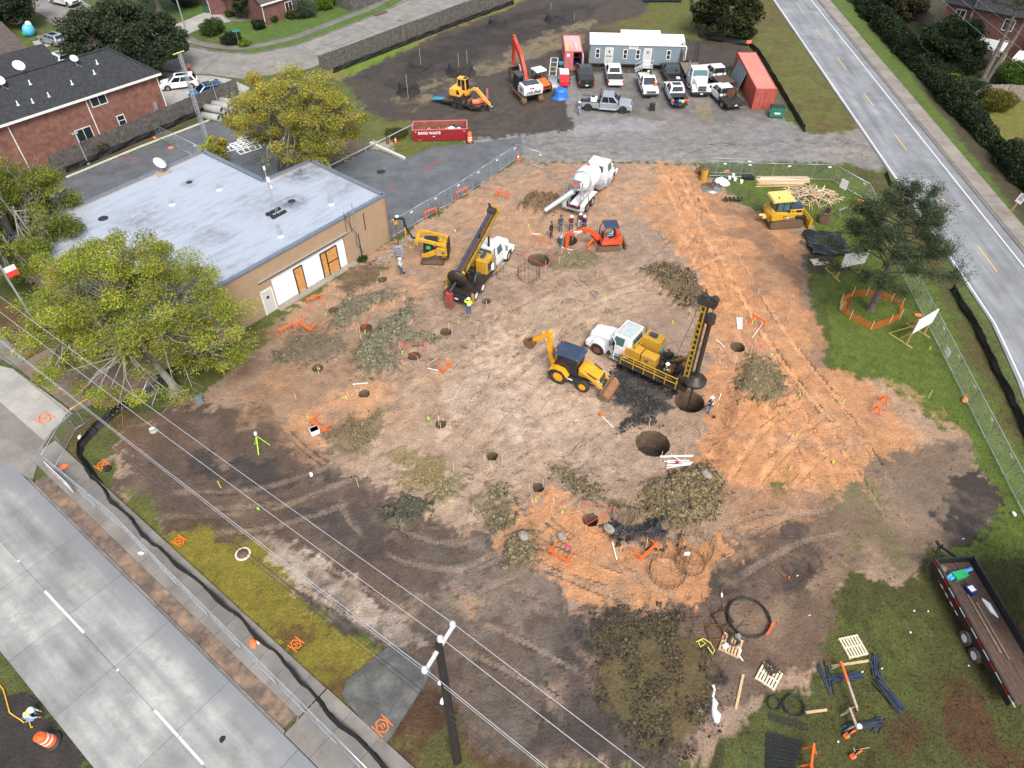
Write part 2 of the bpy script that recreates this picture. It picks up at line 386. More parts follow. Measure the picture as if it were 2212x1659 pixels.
paint([(1540,365),(1680,395),(1800,370),(1900,400),(1960,500),(2080,740),(2230,1000),(2230,1330),(1900,1340),(1760,500)],(.085,.125,.022),8,15,grass=1)
paint([(1840,350),(1880,370),(2010,500),(2100,700),(2230,900),(2230,1040),(2100,800),(1990,560),(1870,400)],(.085,.062,.032),8,25,.75,.3,grass=1)
paint([(1700,1200),(2230,1200),(2230,1680),(1500,1680)],(.058,.062,.018),10,30,grass=1)
paint([(1900,1400),(2230,1350),(2230,1680),(2000,1680),(1930,1550)],(.068,.030,.016),12,70,.85,.02,grass=1)
paint([(1750,1300),(2000,1330),(1990,1500),(1700,1560)],(.075,.092,.022),15,40,.7,.2,grass=1)
paint([(1520,1500),(1660,1420),(1760,1480),(1730,1680),(1500,1680)],(.07,.085,.025),10,40,.9,.3,grass=1)
paint([(340,1140),(430,1125),(570,1165),(680,1290),(840,1420),(760,1530),(690,1500),(500,1330),(400,1230)],(.165,.145,.022),6,14,grass=1)
paint([(560,1300),(840,1420),(760,1530),(690,1500),(600,1400)],(.085,.05,.02),12,60,.85,.15,grass=1)
paint([(860,1500),(980,1440),(1190,1680),(820,1680)],(.075,.04,.022),8,25,grass=.8)
paint([(880,1590),(1000,1560),(1080,1680),(860,1680)],(.08,.085,.026),15,60,.8,.1,grass=1)
paint([(90,960),(160,905),(240,880),(330,880),(250,950),(170,980),(300,1120),(420,1240),(700,1510),(840,1680),(790,1680),(500,1400),(250,1180),(130,1020)],(.095,.078,.028),6,14,grass=.9)
paint([(-40,660),(0,640),(90,690),(150,760),(90,790),(-40,700)],(.105,.072,.035),6,15,grass=.9)
paint([(-40,1480),(60,1490),(115,1560),(210,1690),(-40,1690)],(.035,.028,.024),6,10,grass=0)
paint([(-40,1410),(20,1440),(70,1490),(30,1500),(-40,1480)],(.085,.10,.03),6,10,grass=1)

paint([(300,0),(470,60),(560,130),(760,80),(930,0),(860,-40),(300,-40)],(.07,.125,.025),5,5,grass=1)
paint([(680,150),(1100,-5),(1130,0),(1100,20),(740,178)],(.17,.155,.05),5,14,grass=1)
paint([(740,140),(860,95),(905,90),(830,130),(745,165)],(.11,.19,.02),6,14,.9,grass=1)
paint([(130,385),(480,250),(480,235),(120,370)],(.07,.065,.03),4,8,grass=.8)
paint([(1880,-40),(2230,-40),(2230,210),(2100,220)],(.045,.045,.022),10,30,grass=.6)
paint([(2090,235),(2230,215),(2230,360)],(.135,.135,.028),6,12,grass=1)
paint([(1760,-40),(1830,-40),(2230,490),(2230,560)],(.08,.125,.026),4,6,grass=1)
paint([(1815,-40),(1870,-40),(2230,440),(2230,505)],(.055,.04,.026),5,10,.9,grass=.3)
paint([(1480,10),(1670,-20),(1850,268),(1800,290),(1735,285),(1640,100),(1510,85)],(.095,.08,.026),8,25,grass=1)
paint([(1600,60),(1720,60),(1830,265),(1740,280)],(.10,.115,.03),10,40,.7,.2,grass=1)
paint([(1270,40),(1380,-20),(1520,-20),(1510,85),(1300,100)],(.095,.105,.026),8,25,grass=1)
paint([(1260,40),(1400,20),(1410,75),(1280,90)],(.10,.065,.032),12,40,.75,.2,grass=.6)

paint([(740,172),(803,140),(903,95),(985,58),(1106,16),(1190,-25),(1420,-40),(1390,30),(1280,60),(1600,95),(1640,120),(1600,150),(1260,160),(1230,260),(1260,292),(1030,300),(880,275),(790,240)],(.058,.046,.038),8,22,grass=0)
paint([(770,165),(810,145),(960,80),(1180,10),(1300,10),(1260,50),(1000,140),(850,195)],(.027,.023,.023),8,25,.85,.35,grass=0)
paint([(850,215),(960,170),(1050,130),(1180,70),(1290,40),(1260,90),(1080,150),(900,235)],(.19,.15,.088),10,35,.75,.28)
paint([(950,260),(1060,200),(1250,130),(1240,200),(1080,290),(900,290)],(.080,.064,.054),10,30,.6,.3)
paint([(1180,130),(1225,110),(1225,210),(1180,195)],(.11,.10,.035),5,12,.8,.3,grass=.7)
paint([(790,260),(880,260),(940,295),(880,345),(820,330),(790,300)],(.10,.11,.028),6,14,grass=1)
paint([(560,300),(760,300),(830,320),(700,390),(560,395)],(.11,.085,.06),8,20,grass=.3)
paint([(810,305),(850,300),(850,325),(800,325)],(.36,.32,.28),6,14,.8,.3,grass=0)

GRV=[(1235,160),(1480,150),(1560,190),(1660,235),(1700,258),(1750,290),(1820,288),(1870,262),(1930,330),(1900,370),(1820,352),(1500,350),(1190,352),(1100,345),(1000,305),(1240,280),(1215,210)]
paint(GRV,(.19,.178,.168),6,14,grass=0)
paint([(1240,170),(1690,200),(1700,255),(1600,275),(1250,240)],(.105,.095,.086),15,40,.7,.25)
paint([(1190,330),(1500,335),(1850,310),(1880,345),(1500,352),(1190,352)],(.25,.22,.195),10,30,.6,.25)
paint([(1235,285),(1260,262),(1330,270),(1360,255),(1445,262),(1410,285),(1330,293),(1280,292),(1225,290)],(.23,.22,.21),5,16,.85,wet=1)
paint([(1500,225),(1530,215),(1545,265),(1525,262),(1505,245)],(.21,.165,.10),4,10,.85,wet=.5)

paint(SITE,MUDC,6,22,grass=0)
paint([(850,520),(1000,425),(1200,360),(1420,360),(1420,450),(1260,520),(1100,560),(960,640),(640,720),(610,690)],(.36,.215,.128),15,40,.85,.35)
paint([(620,700),(700,640),(800,560),(850,525),(900,520),(830,600),(720,680),(640,730)],(.26,.18,.12),10,30,.7,.3)
paint([(1430,352),(1500,360),(1560,420),(1660,480),(1740,520),(1740,640),(1780,790),(1880,830),(1990,930),(2015,1000),(1920,1040),(1880,1090),(1700,1060),(1560,1040),(1500,1000),(1540,880),(1520,700),(1540,640),(1470,560),(1390,450)],ORG,14,40,.97,.8)
paint([(1500,400),(1640,470),(1750,530),(1735,620),(1640,640),(1560,540)],(.18,.105,.065),12,60,.6,-.02)
paint([(1530,980),(1600,800),(1600,780),(1625,800),(1560,1000)],(.25,.118,.058),8,14,.9,.5)
paint([(610,930),(640,875),(700,850),(850,812),(870,860),(810,915),(740,960),(640,990)],(.45,.24,.125),10,25,.95,.5)
paint([(550,800),(640,790),(620,850),(560,860)],(.36,.175,.08),10,30,.7,.2)
paint([(760,940),(1060,690),(1200,640),(1420,570),(1440,640),(1330,760),(1300,880),(1440,960),(1400,1040),(1220,1000),(1080,1090),(960,1130),(800,1060)],(.335,.24,.17),18,45,.9,.6)
paint([(930,800),(1100,720),(1330,740),(1300,920),(1160,960),(960,940)],(.42,.31,.235),20,50,.7,.28)
paint([(370,880),(560,880),(620,940),(700,980),(780,1030),(900,1110),(1060,1160),(1180,1250),(1270,1330),(1180,1500),(1120,1659),(940,1480),(760,1350),(560,1170),(330,1130),(230,970)],(.080,.054,.039),14,45,.97,.95)
paint([(420,990),(560,1000),(720,1010),(700,1060),(520,1080),(430,1050)],(.034,.028,.027),12,60,.85,.25)
paint([(600,1100),(800,1090),(1000,1200),(1150,1300),(1000,1320),(760,1220)],(.050,.039,.035),14,60,.8,.25)
paint([(250,900),(420,880),(480,960),(320,1020),(240,980)],(.12,.07,.045),14,40,.7,.2)
paint([(560,1165),(640,1190),(880,1330),(930,1400),(850,1410),(720,1330),(640,1280)],(.42,.335,.265),9,22,.85,.42)
paint([(650,1285),(700,1290),(850,1390),(850,1420),(740,1370)],BLK,6,20,.85,.3)
paint([(900,1290),(1050,1280),(1040,1350),(920,1350)],(.42,.31,.20),14,40,.75,.25)
paint([(1000,1280),(1030,1295),(1040,1330),(1015,1320)],(.36,.14,.05),8,15,.8)
paint([(1240,1310),(1760,1090),(1900,1130),(1800,1290),(1760,1430),(1700,1500),(1530,1560),(1290,1500)],(.105,.070,.050),14,50,.95,.7)
paint([(1560,1200),(1800,1060),(1880,1110),(1700,1300),(1560,1350)],(.040,.033,.031),12,70,.85,.25)
paint([(1170,1350),(1290,1320),(1470,1340),(1530,1420),(1530,1659),(1120,1659),(1060,1480)],(.036,.029,.026),12,45,.95,.6)
paint([(1290,1310),(1440,1310),(1530,1420),(1500,1600),(1400,1640),(1290,1500)],(.027,.023,.020),12,45,.8,.42)
paint([(960,1340),(1160,1360),(1220,1480),(1120,1600),(1010,1480)],(.15,.125,.108),14,50,.8,.22)
paint([(1150,1470),(1190,1460),(1190,1550),(1140,1550)],BLK,8,15,.8)
paint([(1880,1000),(2000,930),(2080,960),(2150,1060),(2150,1140),(2010,1180),(1960,1260),(1850,1200),(1800,1110)],(.15,.108,.076),14,40,.95,.5)
paint([(2060,1040),(2100,1000),(2155,1060),(2155,1150),(2020,1190),(2030,1120)],(.022,.018,.018),9,30,.9,.45)
paint([(1990,930),(2060,910),(2090,950),(2040,990)],(.03,.025,.022),9,35,.7,.2)
paint([(1560,1060),(1720,1050),(1880,1090),(1900,1150),(1750,1210),(1640,1140)],(.17,.11,.076),14,50,.8,.3)
paint([(1740,520),(1800,540),(1770,600),(1740,580)],(.04,.032,.028),10,30,.8,.35)
paint([(1725,575),(1750,600),(1760,720),(1800,800),(1760,790),(1730,690)],(.16,.10,.07),8,25,.6,.3)
paint([(1900,820),(2010,880),(2080,960),(1980,960),(1900,870)],(.40,.245,.15),12,40,.6,.25)
paint([(1660,1040),(1690,1035),(1705,1065),(1670,1075)],(.06,.10,.03),6,15,.9,grass=1)
paint([(1780,1050),(1900,1020),(1930,1090),(1830,1110)],(.12,.12,.05),12,40,.55,.1,grass=.6)
paint([(1880,1080),(1930,1100),(1960,1230),(1890,1260),(1840,1200)],(.125,.115,.05),14,40,.6,.25,grass=.6)
paint([(400,790),(500,730),(590,690),(600,710),(470,830),(400,830)],(.095,.105,.026),8,18,.9,.45,grass=1)
paint([(280,1060),(330,1060),(350,1110),(330,1140),(290,1120)],(.10,.115,.028),6,18,.9,grass=1)
paint([(190,930),(235,930),(245,980),(200,1010)],(.085,.10,.03),5,12,.9,grass=1)
paint([(1755,600),(1800,590),(1810,620),(1760,650)],(.10,.14,.03),8,20,.6,grass=1)
paint([(560,730),(640,700),(760,690),(800,830),(760,900),(700,990),(600,960),(500,880),(480,830)],(.25,.148,.086),18,60,.75,.25)
paint([(900,1180),(1060,1160),(1190,1260),(1290,1340),(1200,1480),(1120,1659),(960,1500),(860,1380)],(.105,.078,.060),14,60,.85,.4)
paint([(1000,1180),(1120,1230),(1240,1310),(1150,1350),(1020,1300)],(.19,.145,.115),14,60,.6,.1)
paint([(1560,1060),(1700,1040),(1800,1080),(1640,1180),(1540,1180)],(.30,.165,.09),14,50,.7,.2)
paint([(700,900),(880,780),(1000,800),(930,900),(840,960),(760,1000)],(.30,.185,.11),18,50,.5,.15)
paint([(1060,1190),(1100,1120),(1190,1060),(1330,1130),(1430,1170),(1580,1190),(1530,1290),(1430,1315),(1240,1300),(1140,1230)],(.42,.205,.094),9,30,.97,.9)

HEAPS=[ ([(720,680),(770,640),(870,636),(790,665),(770,700),(720,716)],.45,[(.15,.135,.085),(.10,.095,.07),(.20,.18,.11)],900,.13,'olive grey clay spoil heap, narrow one closest to the building wall'),([(770,765),(800,725),(860,690),(890,660),(895,690),(870,720),(950,735),(900,748),(850,735),(830,780),(870,770),(850,805),(770,805)],.55,[(.15,.14,.085),(.10,.098,.07),(.22,.20,.12)],2100,.15,'large forked heap of olive green clay spoil beside the red string barrier'),([(590,760),(640,720),(730,725),(750,760),(680,785),(590,790)],.30,[(.14,.115,.07),(.10,.078,.05),(.19,.16,.10)],1200,.12,'flattened brown olive spoil heap near the tan building corner'),([(700,945),(760,905),(830,890),(820,940),(780,985),(720,975)],.30,[(.17,.13,.065),(.11,.085,.05),(.23,.18,.10)],900,.12,'low brown clay spoil heap right of the white box'),([(825,985),(890,975),(950,1000),(960,1040),(900,1050),(840,1040),(900,1015)],.25,[(.22,.17,.07),(.28,.22,.10),(.15,.115,.06)],800,.11,'yellowish crumbled clay spoil spread across the wheel tracks'),([(935,1050),(975,1030),(1000,1040),(980,1085),(940,1080)],.30,[(.20,.17,.085),(.13,.105,.06),(.26,.22,.12)],500,.12,'small pale clay spoil heap in the middle of the tracks'),([(830,1100),(880,1075),(930,1090),(920,1120),(870,1140),(840,1130)],.40,[(.075,.073,.055),(.12,.11,.06),(.05,.05,.042)],800,.13,'rounded dark olive clay heap inside the curved tyre tracks'),([(1010,1090),(1060,1045),(1100,1050),(1060,1090),(1040,1110)],.30,[(.16,.125,.06),(.09,.075,.05),(.22,.18,.09)],500,.12,'small yellow brown clay heap, upper of the pair beside the bright orange patch'),([(1045,1125),(1080,1085),(1110,1080),(1100,1120),(1075,1150),(1050,1145)],.35,[(.14,.12,.06),(.08,.07,.05),(.20,.17,.09)],500,.12,'small yellow brown clay heap, lower of the pair beside the bright orange patch'),([(1095,1200),(1115,1150),(1150,1150),(1170,1200),(1130,1230),(1095,1225)],.40,[(.17,.135,.07),(.12,.095,.055),(.22,.18,.10)],700,.13,'brown clay heap with a pale boulder, at the left of the bright orange patch'),([(1390,590),(1440,575),(1500,600),(1520,640),(1510,672),(1470,660),(1440,630)],.50,[(.14,.095,.045),(.035,.03,.028),(.18,.13,.065)],1500,.14,'brown and black spoil heap behind the upright drill mast'),([(1310,870),(1330,800),(1400,815),(1440,850),(1450,880),(1400,915),(1340,925),(1380,890)],.35,[(.030,.029,.031),(.022,.021,.022),(.05,.048,.046)],2200,.13,'black clay spoil spread beside the drilling truck wheels'),([(1590,830),(1630,770),(1680,800),(1710,850),(1690,875),(1600,860)],.40,[(.17,.135,.07),(.12,.095,.055),(.22,.18,.10)],1100,.12,'tan brown spoil heap on the orange soil right of the worker'),([(1500,1010),(1530,1005),(1555,1060),(1560,1085),(1500,1120),(1480,1160),(1400,1120),(1390,1060)],.45,[(.19,.145,.065),(.13,.098,.05),(.06,.05,.04),(.24,.19,.09)],2400,.14,'wide brown yellow spoil heap between the two rebar cages'),([(1190,1010),(1240,1020),(1320,1080),(1400,1110),(1380,1125),(1290,1090),(1200,1040)],.25,[(.16,.125,.06),(.06,.05,.042),(.22,.175,.085)],1000,.10,'long narrow ridge of yellow and black clods along the wheel tracks'),([(1310,1145),(1400,1135),(1450,1155),(1440,1180),(1390,1175),(1360,1170)],.40,[(.035,.035,.037),(.024,.024,.026),(.06,.058,.058)],900,.16,'dark grey shiny clay heap next to the red string triangle'),([(1130,450),(1150,420),(1200,425),(1210,450),(1180,462)],.55,[(.16,.10,.05),(.10,.065,.036),(.21,.14,.07)],700,.13,'brown soil heap left of the concrete mixer'),([(730,600),(780,575),(840,575),(800,615),(740,640)],.35,[(.13,.085,.05),(.09,.062,.04),(.17,.12,.065)],900,.12,'brown soil heap by the white boarded storefront'),([(1280,1340),(1330,1320),(1450,1330),(1530,1400),(1540,1500),(1500,1600),(1430,1640),(1340,1570),(1290,1470)],.16,[(.034,.028,.025),(.022,.020,.019),(.085,.060,.028),(.050,.037,.027)],5200,.085,'broad black soil pile with dead brown grass clumps, at the lower middle'),([(1290,1345),(1450,1335),(1530,1400),(1540,1500),(1500,1600),(1400,1620),(1290,1480)],.0,[(.12,.085,.032),(.085,.07,.03),(.15,.105,.042)],500,.12,'ochre clumps of dead grass scattered on the broad black soil pile'),([(1165,560),(1220,540),(1300,545),(1280,575),(1200,590)],.15,[(.18,.145,.075),(.13,.105,.06),(.23,.19,.10)],600,.09,'thin brown olive spoil between the mini excavator and the string barrier'),]
for poly,hh,cols,cnt,sz,lab in HEAPS:
 m=pmask(poly,8,12);c=np.mean(cols,0)*.85
 COLR[:]=COLR*(1-.85*m[:,None])+c*(.85*m[:,None]);GRASS*=1-m
 Z+=hh*(1.15 if hh>.38 else.45)*pmask(poly,26,8)*(.55+1.1*fbm(X*.8,Y*.8,3,int(hh*99)))

PILLARS=[((882,200),1.5,1.5),((995,158),2.0,1.3),((910,145),1.8,.8),((1075,55),1.6,1.2),((1200,45),1.8,1.2)]

TRK=np.zeros((NV,3))
def track(pts,gauge=.95,wid=.5,depth=.028,pair=True,lighten=0.,op=1.,tint=0.):
 w=np.array([(p.x,p.y)for p in(G(*q)for q in pts)])
 t=np.linspace(0,len(w)-1,len(w)*8);k=np.clip(t.astype(int),0,len(w)-2);f=(t-k)[:,None]
 P0=w[np.clip(k-1,0,None)];P1=w[k];P2=w[k+1];P3=w[np.clip(k+2,None,len(w)-1)]
 C=.5*(2*P1+(P2-P0)*f+(2*P0-5*P1+4*P2-P3)*f**2+(3*P1-P0-3*P2+P3)*f**3)
 pad=2.2;idx=np.where((X>C[:,0].min()-pad)&(X<C[:,0].max()+pad)&(Y>C[:,1].min()-pad)&(Y<C[:,1].max()+pad))[0]
 if not idx.size:return
 x=X[idx];y=Y[idx];bd=np.full(idx.size,1e9);bs=np.zeros(idx.size);bl=np.zeros(idx.size);acc=0
 for i in range(len(C)-1):
  a=C[i];e=C[i+1]-a;L=math.hypot(*e)
  if L<1e-6:continue
  e=e/L;dx=x-a[0];dy=y-a[1];s=np.clip(dx*e[0]+dy*e[1],0,L);d2=(dx-s*e[0])**2+(dy-s*e[1])**2
  c=d2<bd;bd=np.where(c,d2,bd);bs=np.where(c,acc+s,bs);bl=np.where(c,dx*e[1]-dy*e[0],bl);acc+=L
 d=np.sqrt(bd);lat=(d-gauge)if pair else bl
 ends=sstep(0,1.5,bs)*sstep(0,1.5,acc-bs);brk=sstep(.22,.5,fbm(x*.35,y*.35,3,int(acc*7)%50))
 m=(1-sstep(wid*.42,wid*.55,np.abs(lat)))*ends*op*brk*(d<gauge+wid+.3)
 berm=np.exp(-((np.abs(lat)-wid*.68)/.13)**2)*ends*op*brk
 Z[idx]+=-depth*m+depth*.7*berm
 fade=np.maximum(TRK[idx,2]*(1-m),m*.999)
 TRK[idx,0]=np.where(m>.02,bs,TRK[idx,0]);TRK[idx,1]=np.where(m>.02,lat,TRK[idx,1]);TRK[idx,2]=np.where(m>.02,m,TRK[idx,2])
 sh=1-.10*m+lighten*m
 COLR[idx]*=sh[:,None]
 if tint:q=(m*tint*(.55+.9*n6[idx]))[:,None];COLR[idx]=COLR[idx]*(1-q)+np.array((.25,.18,.13))*q
 WET[idx]=np.maximum(WET[idx],.25*m)
for a in([(1430,355),(1500,480),(1580,640),(1660,800),(1740,950),(1790,1090)],[(1455,370),(1560,540),(1660,700),(1780,860),(1880,1020),(1990,1180)],[(1445,360),(1520,560),(1590,780),(1640,950),(1600,1060)],[(1490,420),(1580,560),(1700,760),(1820,900),(1900,940)],[(1380,470),(1470,590),(1550,740),(1590,820)],[(1660,870),(1610,930),(1560,1000),(1540,1040)],[(1760,880),(1680,940),(1610,1020)],[(1850,930),(1760,960),(1660,1060)]):
 track(a,lighten=.26)
for a in([(1000,760),(1200,640),(1400,580),(1490,470),(1450,365)],[(960,810),(1220,700),(1430,610),(1510,500)],[(620,890),(690,960),(790,1010),(890,970),(990,870),(1060,740),(1120,650)],[(760,1040),(790,1120),(900,1190),(1050,1190),(1200,1080),(1400,930),(1480,960)],[(340,1090),(560,1080),(740,1020),(860,960)],[(420,1130),(600,1110),(760,1060)],[(1070,1090),(1200,1000),(1340,1060),(1480,1090)],[(1150,980),(1250,1040),(1370,1100)],[(700,700),(860,650),(990,620),(1130,560)],[(840,740),(960,690),(1060,620)],[(900,760),(1010,690),(1130,610),(1260,540)],[(900,900),(1060,860),(1200,760),(1300,640)],[(1000,1050),(1180,900),(1260,760)],[(900,1130),(1120,1010),(1300,900)],[(1120,560),(1260,470),(1380,400),(1440,355)],[(900,560),(1040,480),(1180,420),(1300,380)],[(850,620),(930,590),(1000,600)],[(700,640),(790,640),(900,600)],[(1090,1230),(1300,1300),(1430,1310)],[(1080,1150),(1260,1230),(1420,1290)],[(1160,1070),(1310,1180),(1500,1280)],[(1500,1130),(1650,1080),(1800,1090)],[(1560,1230),(1700,1150),(1830,1120)],[(580,1200),(720,1270),(880,1370)],[(980,1360),(1120,1420),(1260,1500)],[(960,1280),(1130,1210),(1250,1240)],[(1290,800),(1230,620),(1330,500)],[(1220,940),(1100,800),(1080,700)],[(820,860),(940,790),(1060,760),(1180,780)],[(1380,660),(1240,740),(1110,850),(1000,990)],[(1060,540),(1210,600),(1350,720)]):
 track(a,lighten=.2,depth=.022,tint=.75 if a[-1][1]>940 else.15)
for a in([(1100,325),(1300,310),(1500,318),(1890,325)],[(1200,345),(1500,330),(1850,300)],[(1240,300),(1500,290),(1760,300),(1900,340)],[(790,250),(1000,255),(1150,205),(1260,130)],[(900,280),(1050,270),(1180,250),(1230,200)],[(830,225),(1000,185),(1200,100)],[(1130,340),(1180,290),(1300,285)],[(1440,350),(1480,320),(1600,290)]):
 track(a,depth=.03,lighten=.10,op=.8)
rr=random.Random(3)
for k in range(70):
 u0,v0=rr.uniform(760,1480),rr.uniform(560,1130);a=rr.uniform(-.9,.25);L=rr.uniform(90,240);b=rr.uniform(-.5,.5)
 track([(u0,v0),(u0+L*.5*cos(a),v0+L*.5*sin(a)),(u0+L*(.5*cos(a)+.5*cos(a+b)),v0+L*(.5*sin(a)+.5*sin(a+b)))],lighten=rr.uniform(0,.3),depth=rr.uniform(.01,.03),op=rr.uniform(.3,.8))

bare=1-GRASS
Z+=bare*((fbm(X*1.4,Y*1.4,3,21)-.5)*.08+(fbm(X*4,Y*4,2,22)-.5)*.045)*(1-WET*.8)+GRASS*(fbm(X*.7,Y*.7,3,23)-.5)*.06
COLR*=(1+bare*.42*n5+bare*.35*n3+GRASS*.35*n3+GRASS*.35*n5)[:,None]
COLR*=np.stack([1+bare*.12*n4,np.ones(NV),1-bare*.2*n4],1)

PAVED=[]
GOV=[]

HOLES=[ ((826,604),.42,'small drilled shaft by the storefront with two lime flags to its left'),((720,670),.42,'small drilled shaft beside the narrow olive heap'),((791,708),.52,'drilled shaft in front of the red string barrier by the olive heaps'),((963,717),.48,'drilled shaft right of the forked olive heap'),((1050,651),.40,'drilled shaft just behind the lime vested worker at the truck'),((895,769),.52,'drilled shaft with a red string barrier above, below the forked heap'),((686,795),.45,'drilled shaft with a lime flag inside, left of the forked heap'),((787,850),.42,'drilled shaft in pale orange soil below the white laths'),((952,917),.40,'drilled shaft with stakes near the middle of the grey tracks'),((1063,985),.40,'drilled shaft with stakes below the middle of the grey tracks'),((1163,1053),.40,'drilled shaft with stakes at the top of the bright orange patch'),((1275,1123),.52,'drilled shaft at the tip of the red string triangle'),((1593,750),.60,'drilled shaft on the orange soil near the orange barricade'),((1489,868),1.13,'wide drilled shaft with the drill bar hanging into it'),((1410,958),1.22,'wide open drilled shaft above the pile of white laths'),((1163,562),1.02,'wide drilled shaft ringed by red string beside a rebar cage'),((1225,519),.98,'wide drilled shaft under the orange mini excavator arm'),]
# ---------------- paving: concrete street, sidewalks, roads, lots ----------------
def conc_mat(name,col,var=.14,dirt=(.2,.19,.18),damt=.5,wet=0.0,rough=.75,lane=None):
 """concrete / asphalt with slab-to-slab tone, stains and worn lighter lanes, in world position"""
 m,t,b,N,L=_nodes(name)
 geo=N.new('ShaderNodeNewGeometry');oi=N.new('ShaderNodeObjectInfo')
 def noise(s,d=5,r=.65,vec=geo.outputs['Position']):
  n=N.new('ShaderNodeTexNoise');iv(n,'Scale',s);iv(n,'Detail',d);iv(n,'Roughness',r);L.new(vec,n.inputs['Vector']);return n.outputs[0]
 def mapr(x,a,c,d,e):
  n=N.new('ShaderNodeMapRange');L.new(x,n.inputs[0])
  for i,q in enumerate((a,c,d,e)):iv(n,i+1,q)
  return n.outputs[0]
 def mul(a,c):
  n=N.new('ShaderNodeMath');n.operation='MULTIPLY';L.new(a,n.inputs[0]);L.new(c,n.inputs[1]);return n.outputs[0]
 k=mul(mul(mapr(noise(.45),.3,.7,1-var*1.5,1+var*1.5),mapr(noise(9,3),.3,.7,1-var*.5,1+var*.5)),mapr(oi.outputs['Random'],0,1,1-var*.6,1+var*.6))
 if lane: 
  o,e1,e2,wt=lane;cb=N.new('ShaderNodeCombineXYZ');tt=[]
  for i,(e,f)in enumerate(((e1,.10),(e2,1.1))):
   d=N.new('ShaderNodeVectorMath');d.operation='DOT_PRODUCT';L.new(geo.outputs['Position'],d.inputs[0]);iv(d,1,e*f);L.new(d.outputs['Value'],cb.inputs[i]);tt.append(d.outputs['Value'])
  k=mul(mul(k,mapr(noise(1,4,.6,cb.outputs[0]),.3,.7,.72,1.28)),mapr(noise(.22,3),.35,.65,.85,1.15))
 mx=N.new('ShaderNodeMix');mx.data_type='RGBA';mx.blend_type='MULTIPLY';iv(mx,0,1);iv(mx,6,(*col,1));L.new(k,mx.inputs[7])
 m2=N.new('ShaderNodeMix');m2.data_type='RGBA';L.new(mapr(noise(.8,6,.7),.48,.75,0,damt),m2.inputs[0]);L.new(mx.outputs[2],m2.inputs[6]);iv(m2,7,(*dirt,1))
 L.new(m2.outputs[2],b.inputs['Base Color'])
 if lane and lane[3]:
  ad=N.new('ShaderNodeMath');ad.operation='ADD';L.new(tt[1],ad.inputs[0]);L.new(mapr(noise(.25),.3,.7,-.5,.5),ad.inputs[1]);o=lane[0].dot(lane[2])*1.1
  g=mapr(ad.outputs[0],o-1.5,o-.5,0,.85);m3=N.new('ShaderNodeMix');m3.data_type='RGBA';L.new(g,m3.inputs[0]);L.new(m2.outputs[2],m3.inputs[6]);iv(m3,7,(.19,.20,.215,1));L.new(m3.outputs[2],b.inputs['Base Color'])
  L.new(mapr(g,0,1,rough,.22),b.inputs['Roughness'])
 elif wet:L.new(mapr(noise(.35),.4,.65,rough,rough-wet),b.inputs['Roughness'])
 else:iv(b,'Roughness',rough)
 bp=N.new('ShaderNodeBump');iv(bp,'Strength',.25);iv(bp,'Distance',.02);L.new(noise(40,3),bp.inputs['Height']);L.new(bp.outputs[0],b.inputs['Normal'])
 MATS[name]=m
conc_mat('walk_concrete',(.20,.185,.17),.16,(.13,.105,.085),.6)
conc_mat('drive_concrete',(.36,.345,.32),.14,(.23,.21,.19),.6)
conc_mat('pad_concrete',(.085,.085,.08),.25,(.26,.25,.23),.55,wet=.35,rough=.6)
conc_mat('kerb_concrete',(.16,.15,.13),.25,(.06,.055,.045),.7)
conc_mat('asphalt_lot',(.098,.105,.114),.2,(.15,.15,.152),.6,wet=.35,rough=.65)
conc_mat('brown_asphalt',(.20,.14,.115),.2,(.14,.11,.09),.6)
conc_mat('joint_dark',(.05,.048,.045),.2,(.03,.03,.03),.3)
conc_mat('suburb_concrete',(.23,.215,.195),.16,(.13,.12,.115),.65)
conc_mat('suburb_walk',(.17,.16,.145),.2,(.10,.095,.085),.7)
K0=G(366,1341);AE=R(-37.8);E1=Vec((cos(AE),sin(AE),0));E2=Vec((-E1.y,E1.x,0))
conc_mat('street_concrete',(.275,.274,.264),.16,(.19,.185,.175),.75,rough=.6,lane=(K0,E1,E2,1))
def KS(s,t,z=0):p=K0+E1*s+E2*t;p.z=z;return p
def strip(s0,s1,t0,t1):return[KS(s0,t0),KS(s1,t0),KS(s1,t1),KS(s0,t1)]
def pave(pts,soft=0):PAVED.append(([(p[0],p[1])for p in pts],soft))

street=sheet('street',strip(-70,60,-6.92,0),.0,'joint_dark',.05);pave(strip(-70,60,-6.92,3.3))
cuts=[-70,-60,-52,-44,-36.5,-29.2,-24.4,-19.5,-14.66,-9.8,-4.95,0,5.7,11.4,17,24,32,42,60]
def slab(name,parent,pts,z,mat,th=.05):return MB(mat).pr([(p[0],p[1])for p in pts],z-th,z,axis='z').mk(name,parent)
for a,b in zip(cuts,cuts[1:]):
 for t0,t1 in((-6.9,-3.47),(-3.45,-.02)):slab('concrete_slab',street,strip(a+.012,b-.012,t0,t1),.02,'street_concrete')
kerb=struct('kerb',MB('joint_dark').pr([(p.x,p.y)for p in strip(-16.6,10.2,.0,.16)],-.1,.02,axis='z'))
a=-16.6
while a<10.2:
 b=min(a+3.05,10.2);MB('kerb_concrete').pr([(p.x,p.y)for p in strip(a+.008,b-.008,.0,.16)],.01,.135,axis='z').mk('kerb_stone',kerb,.02);a=b

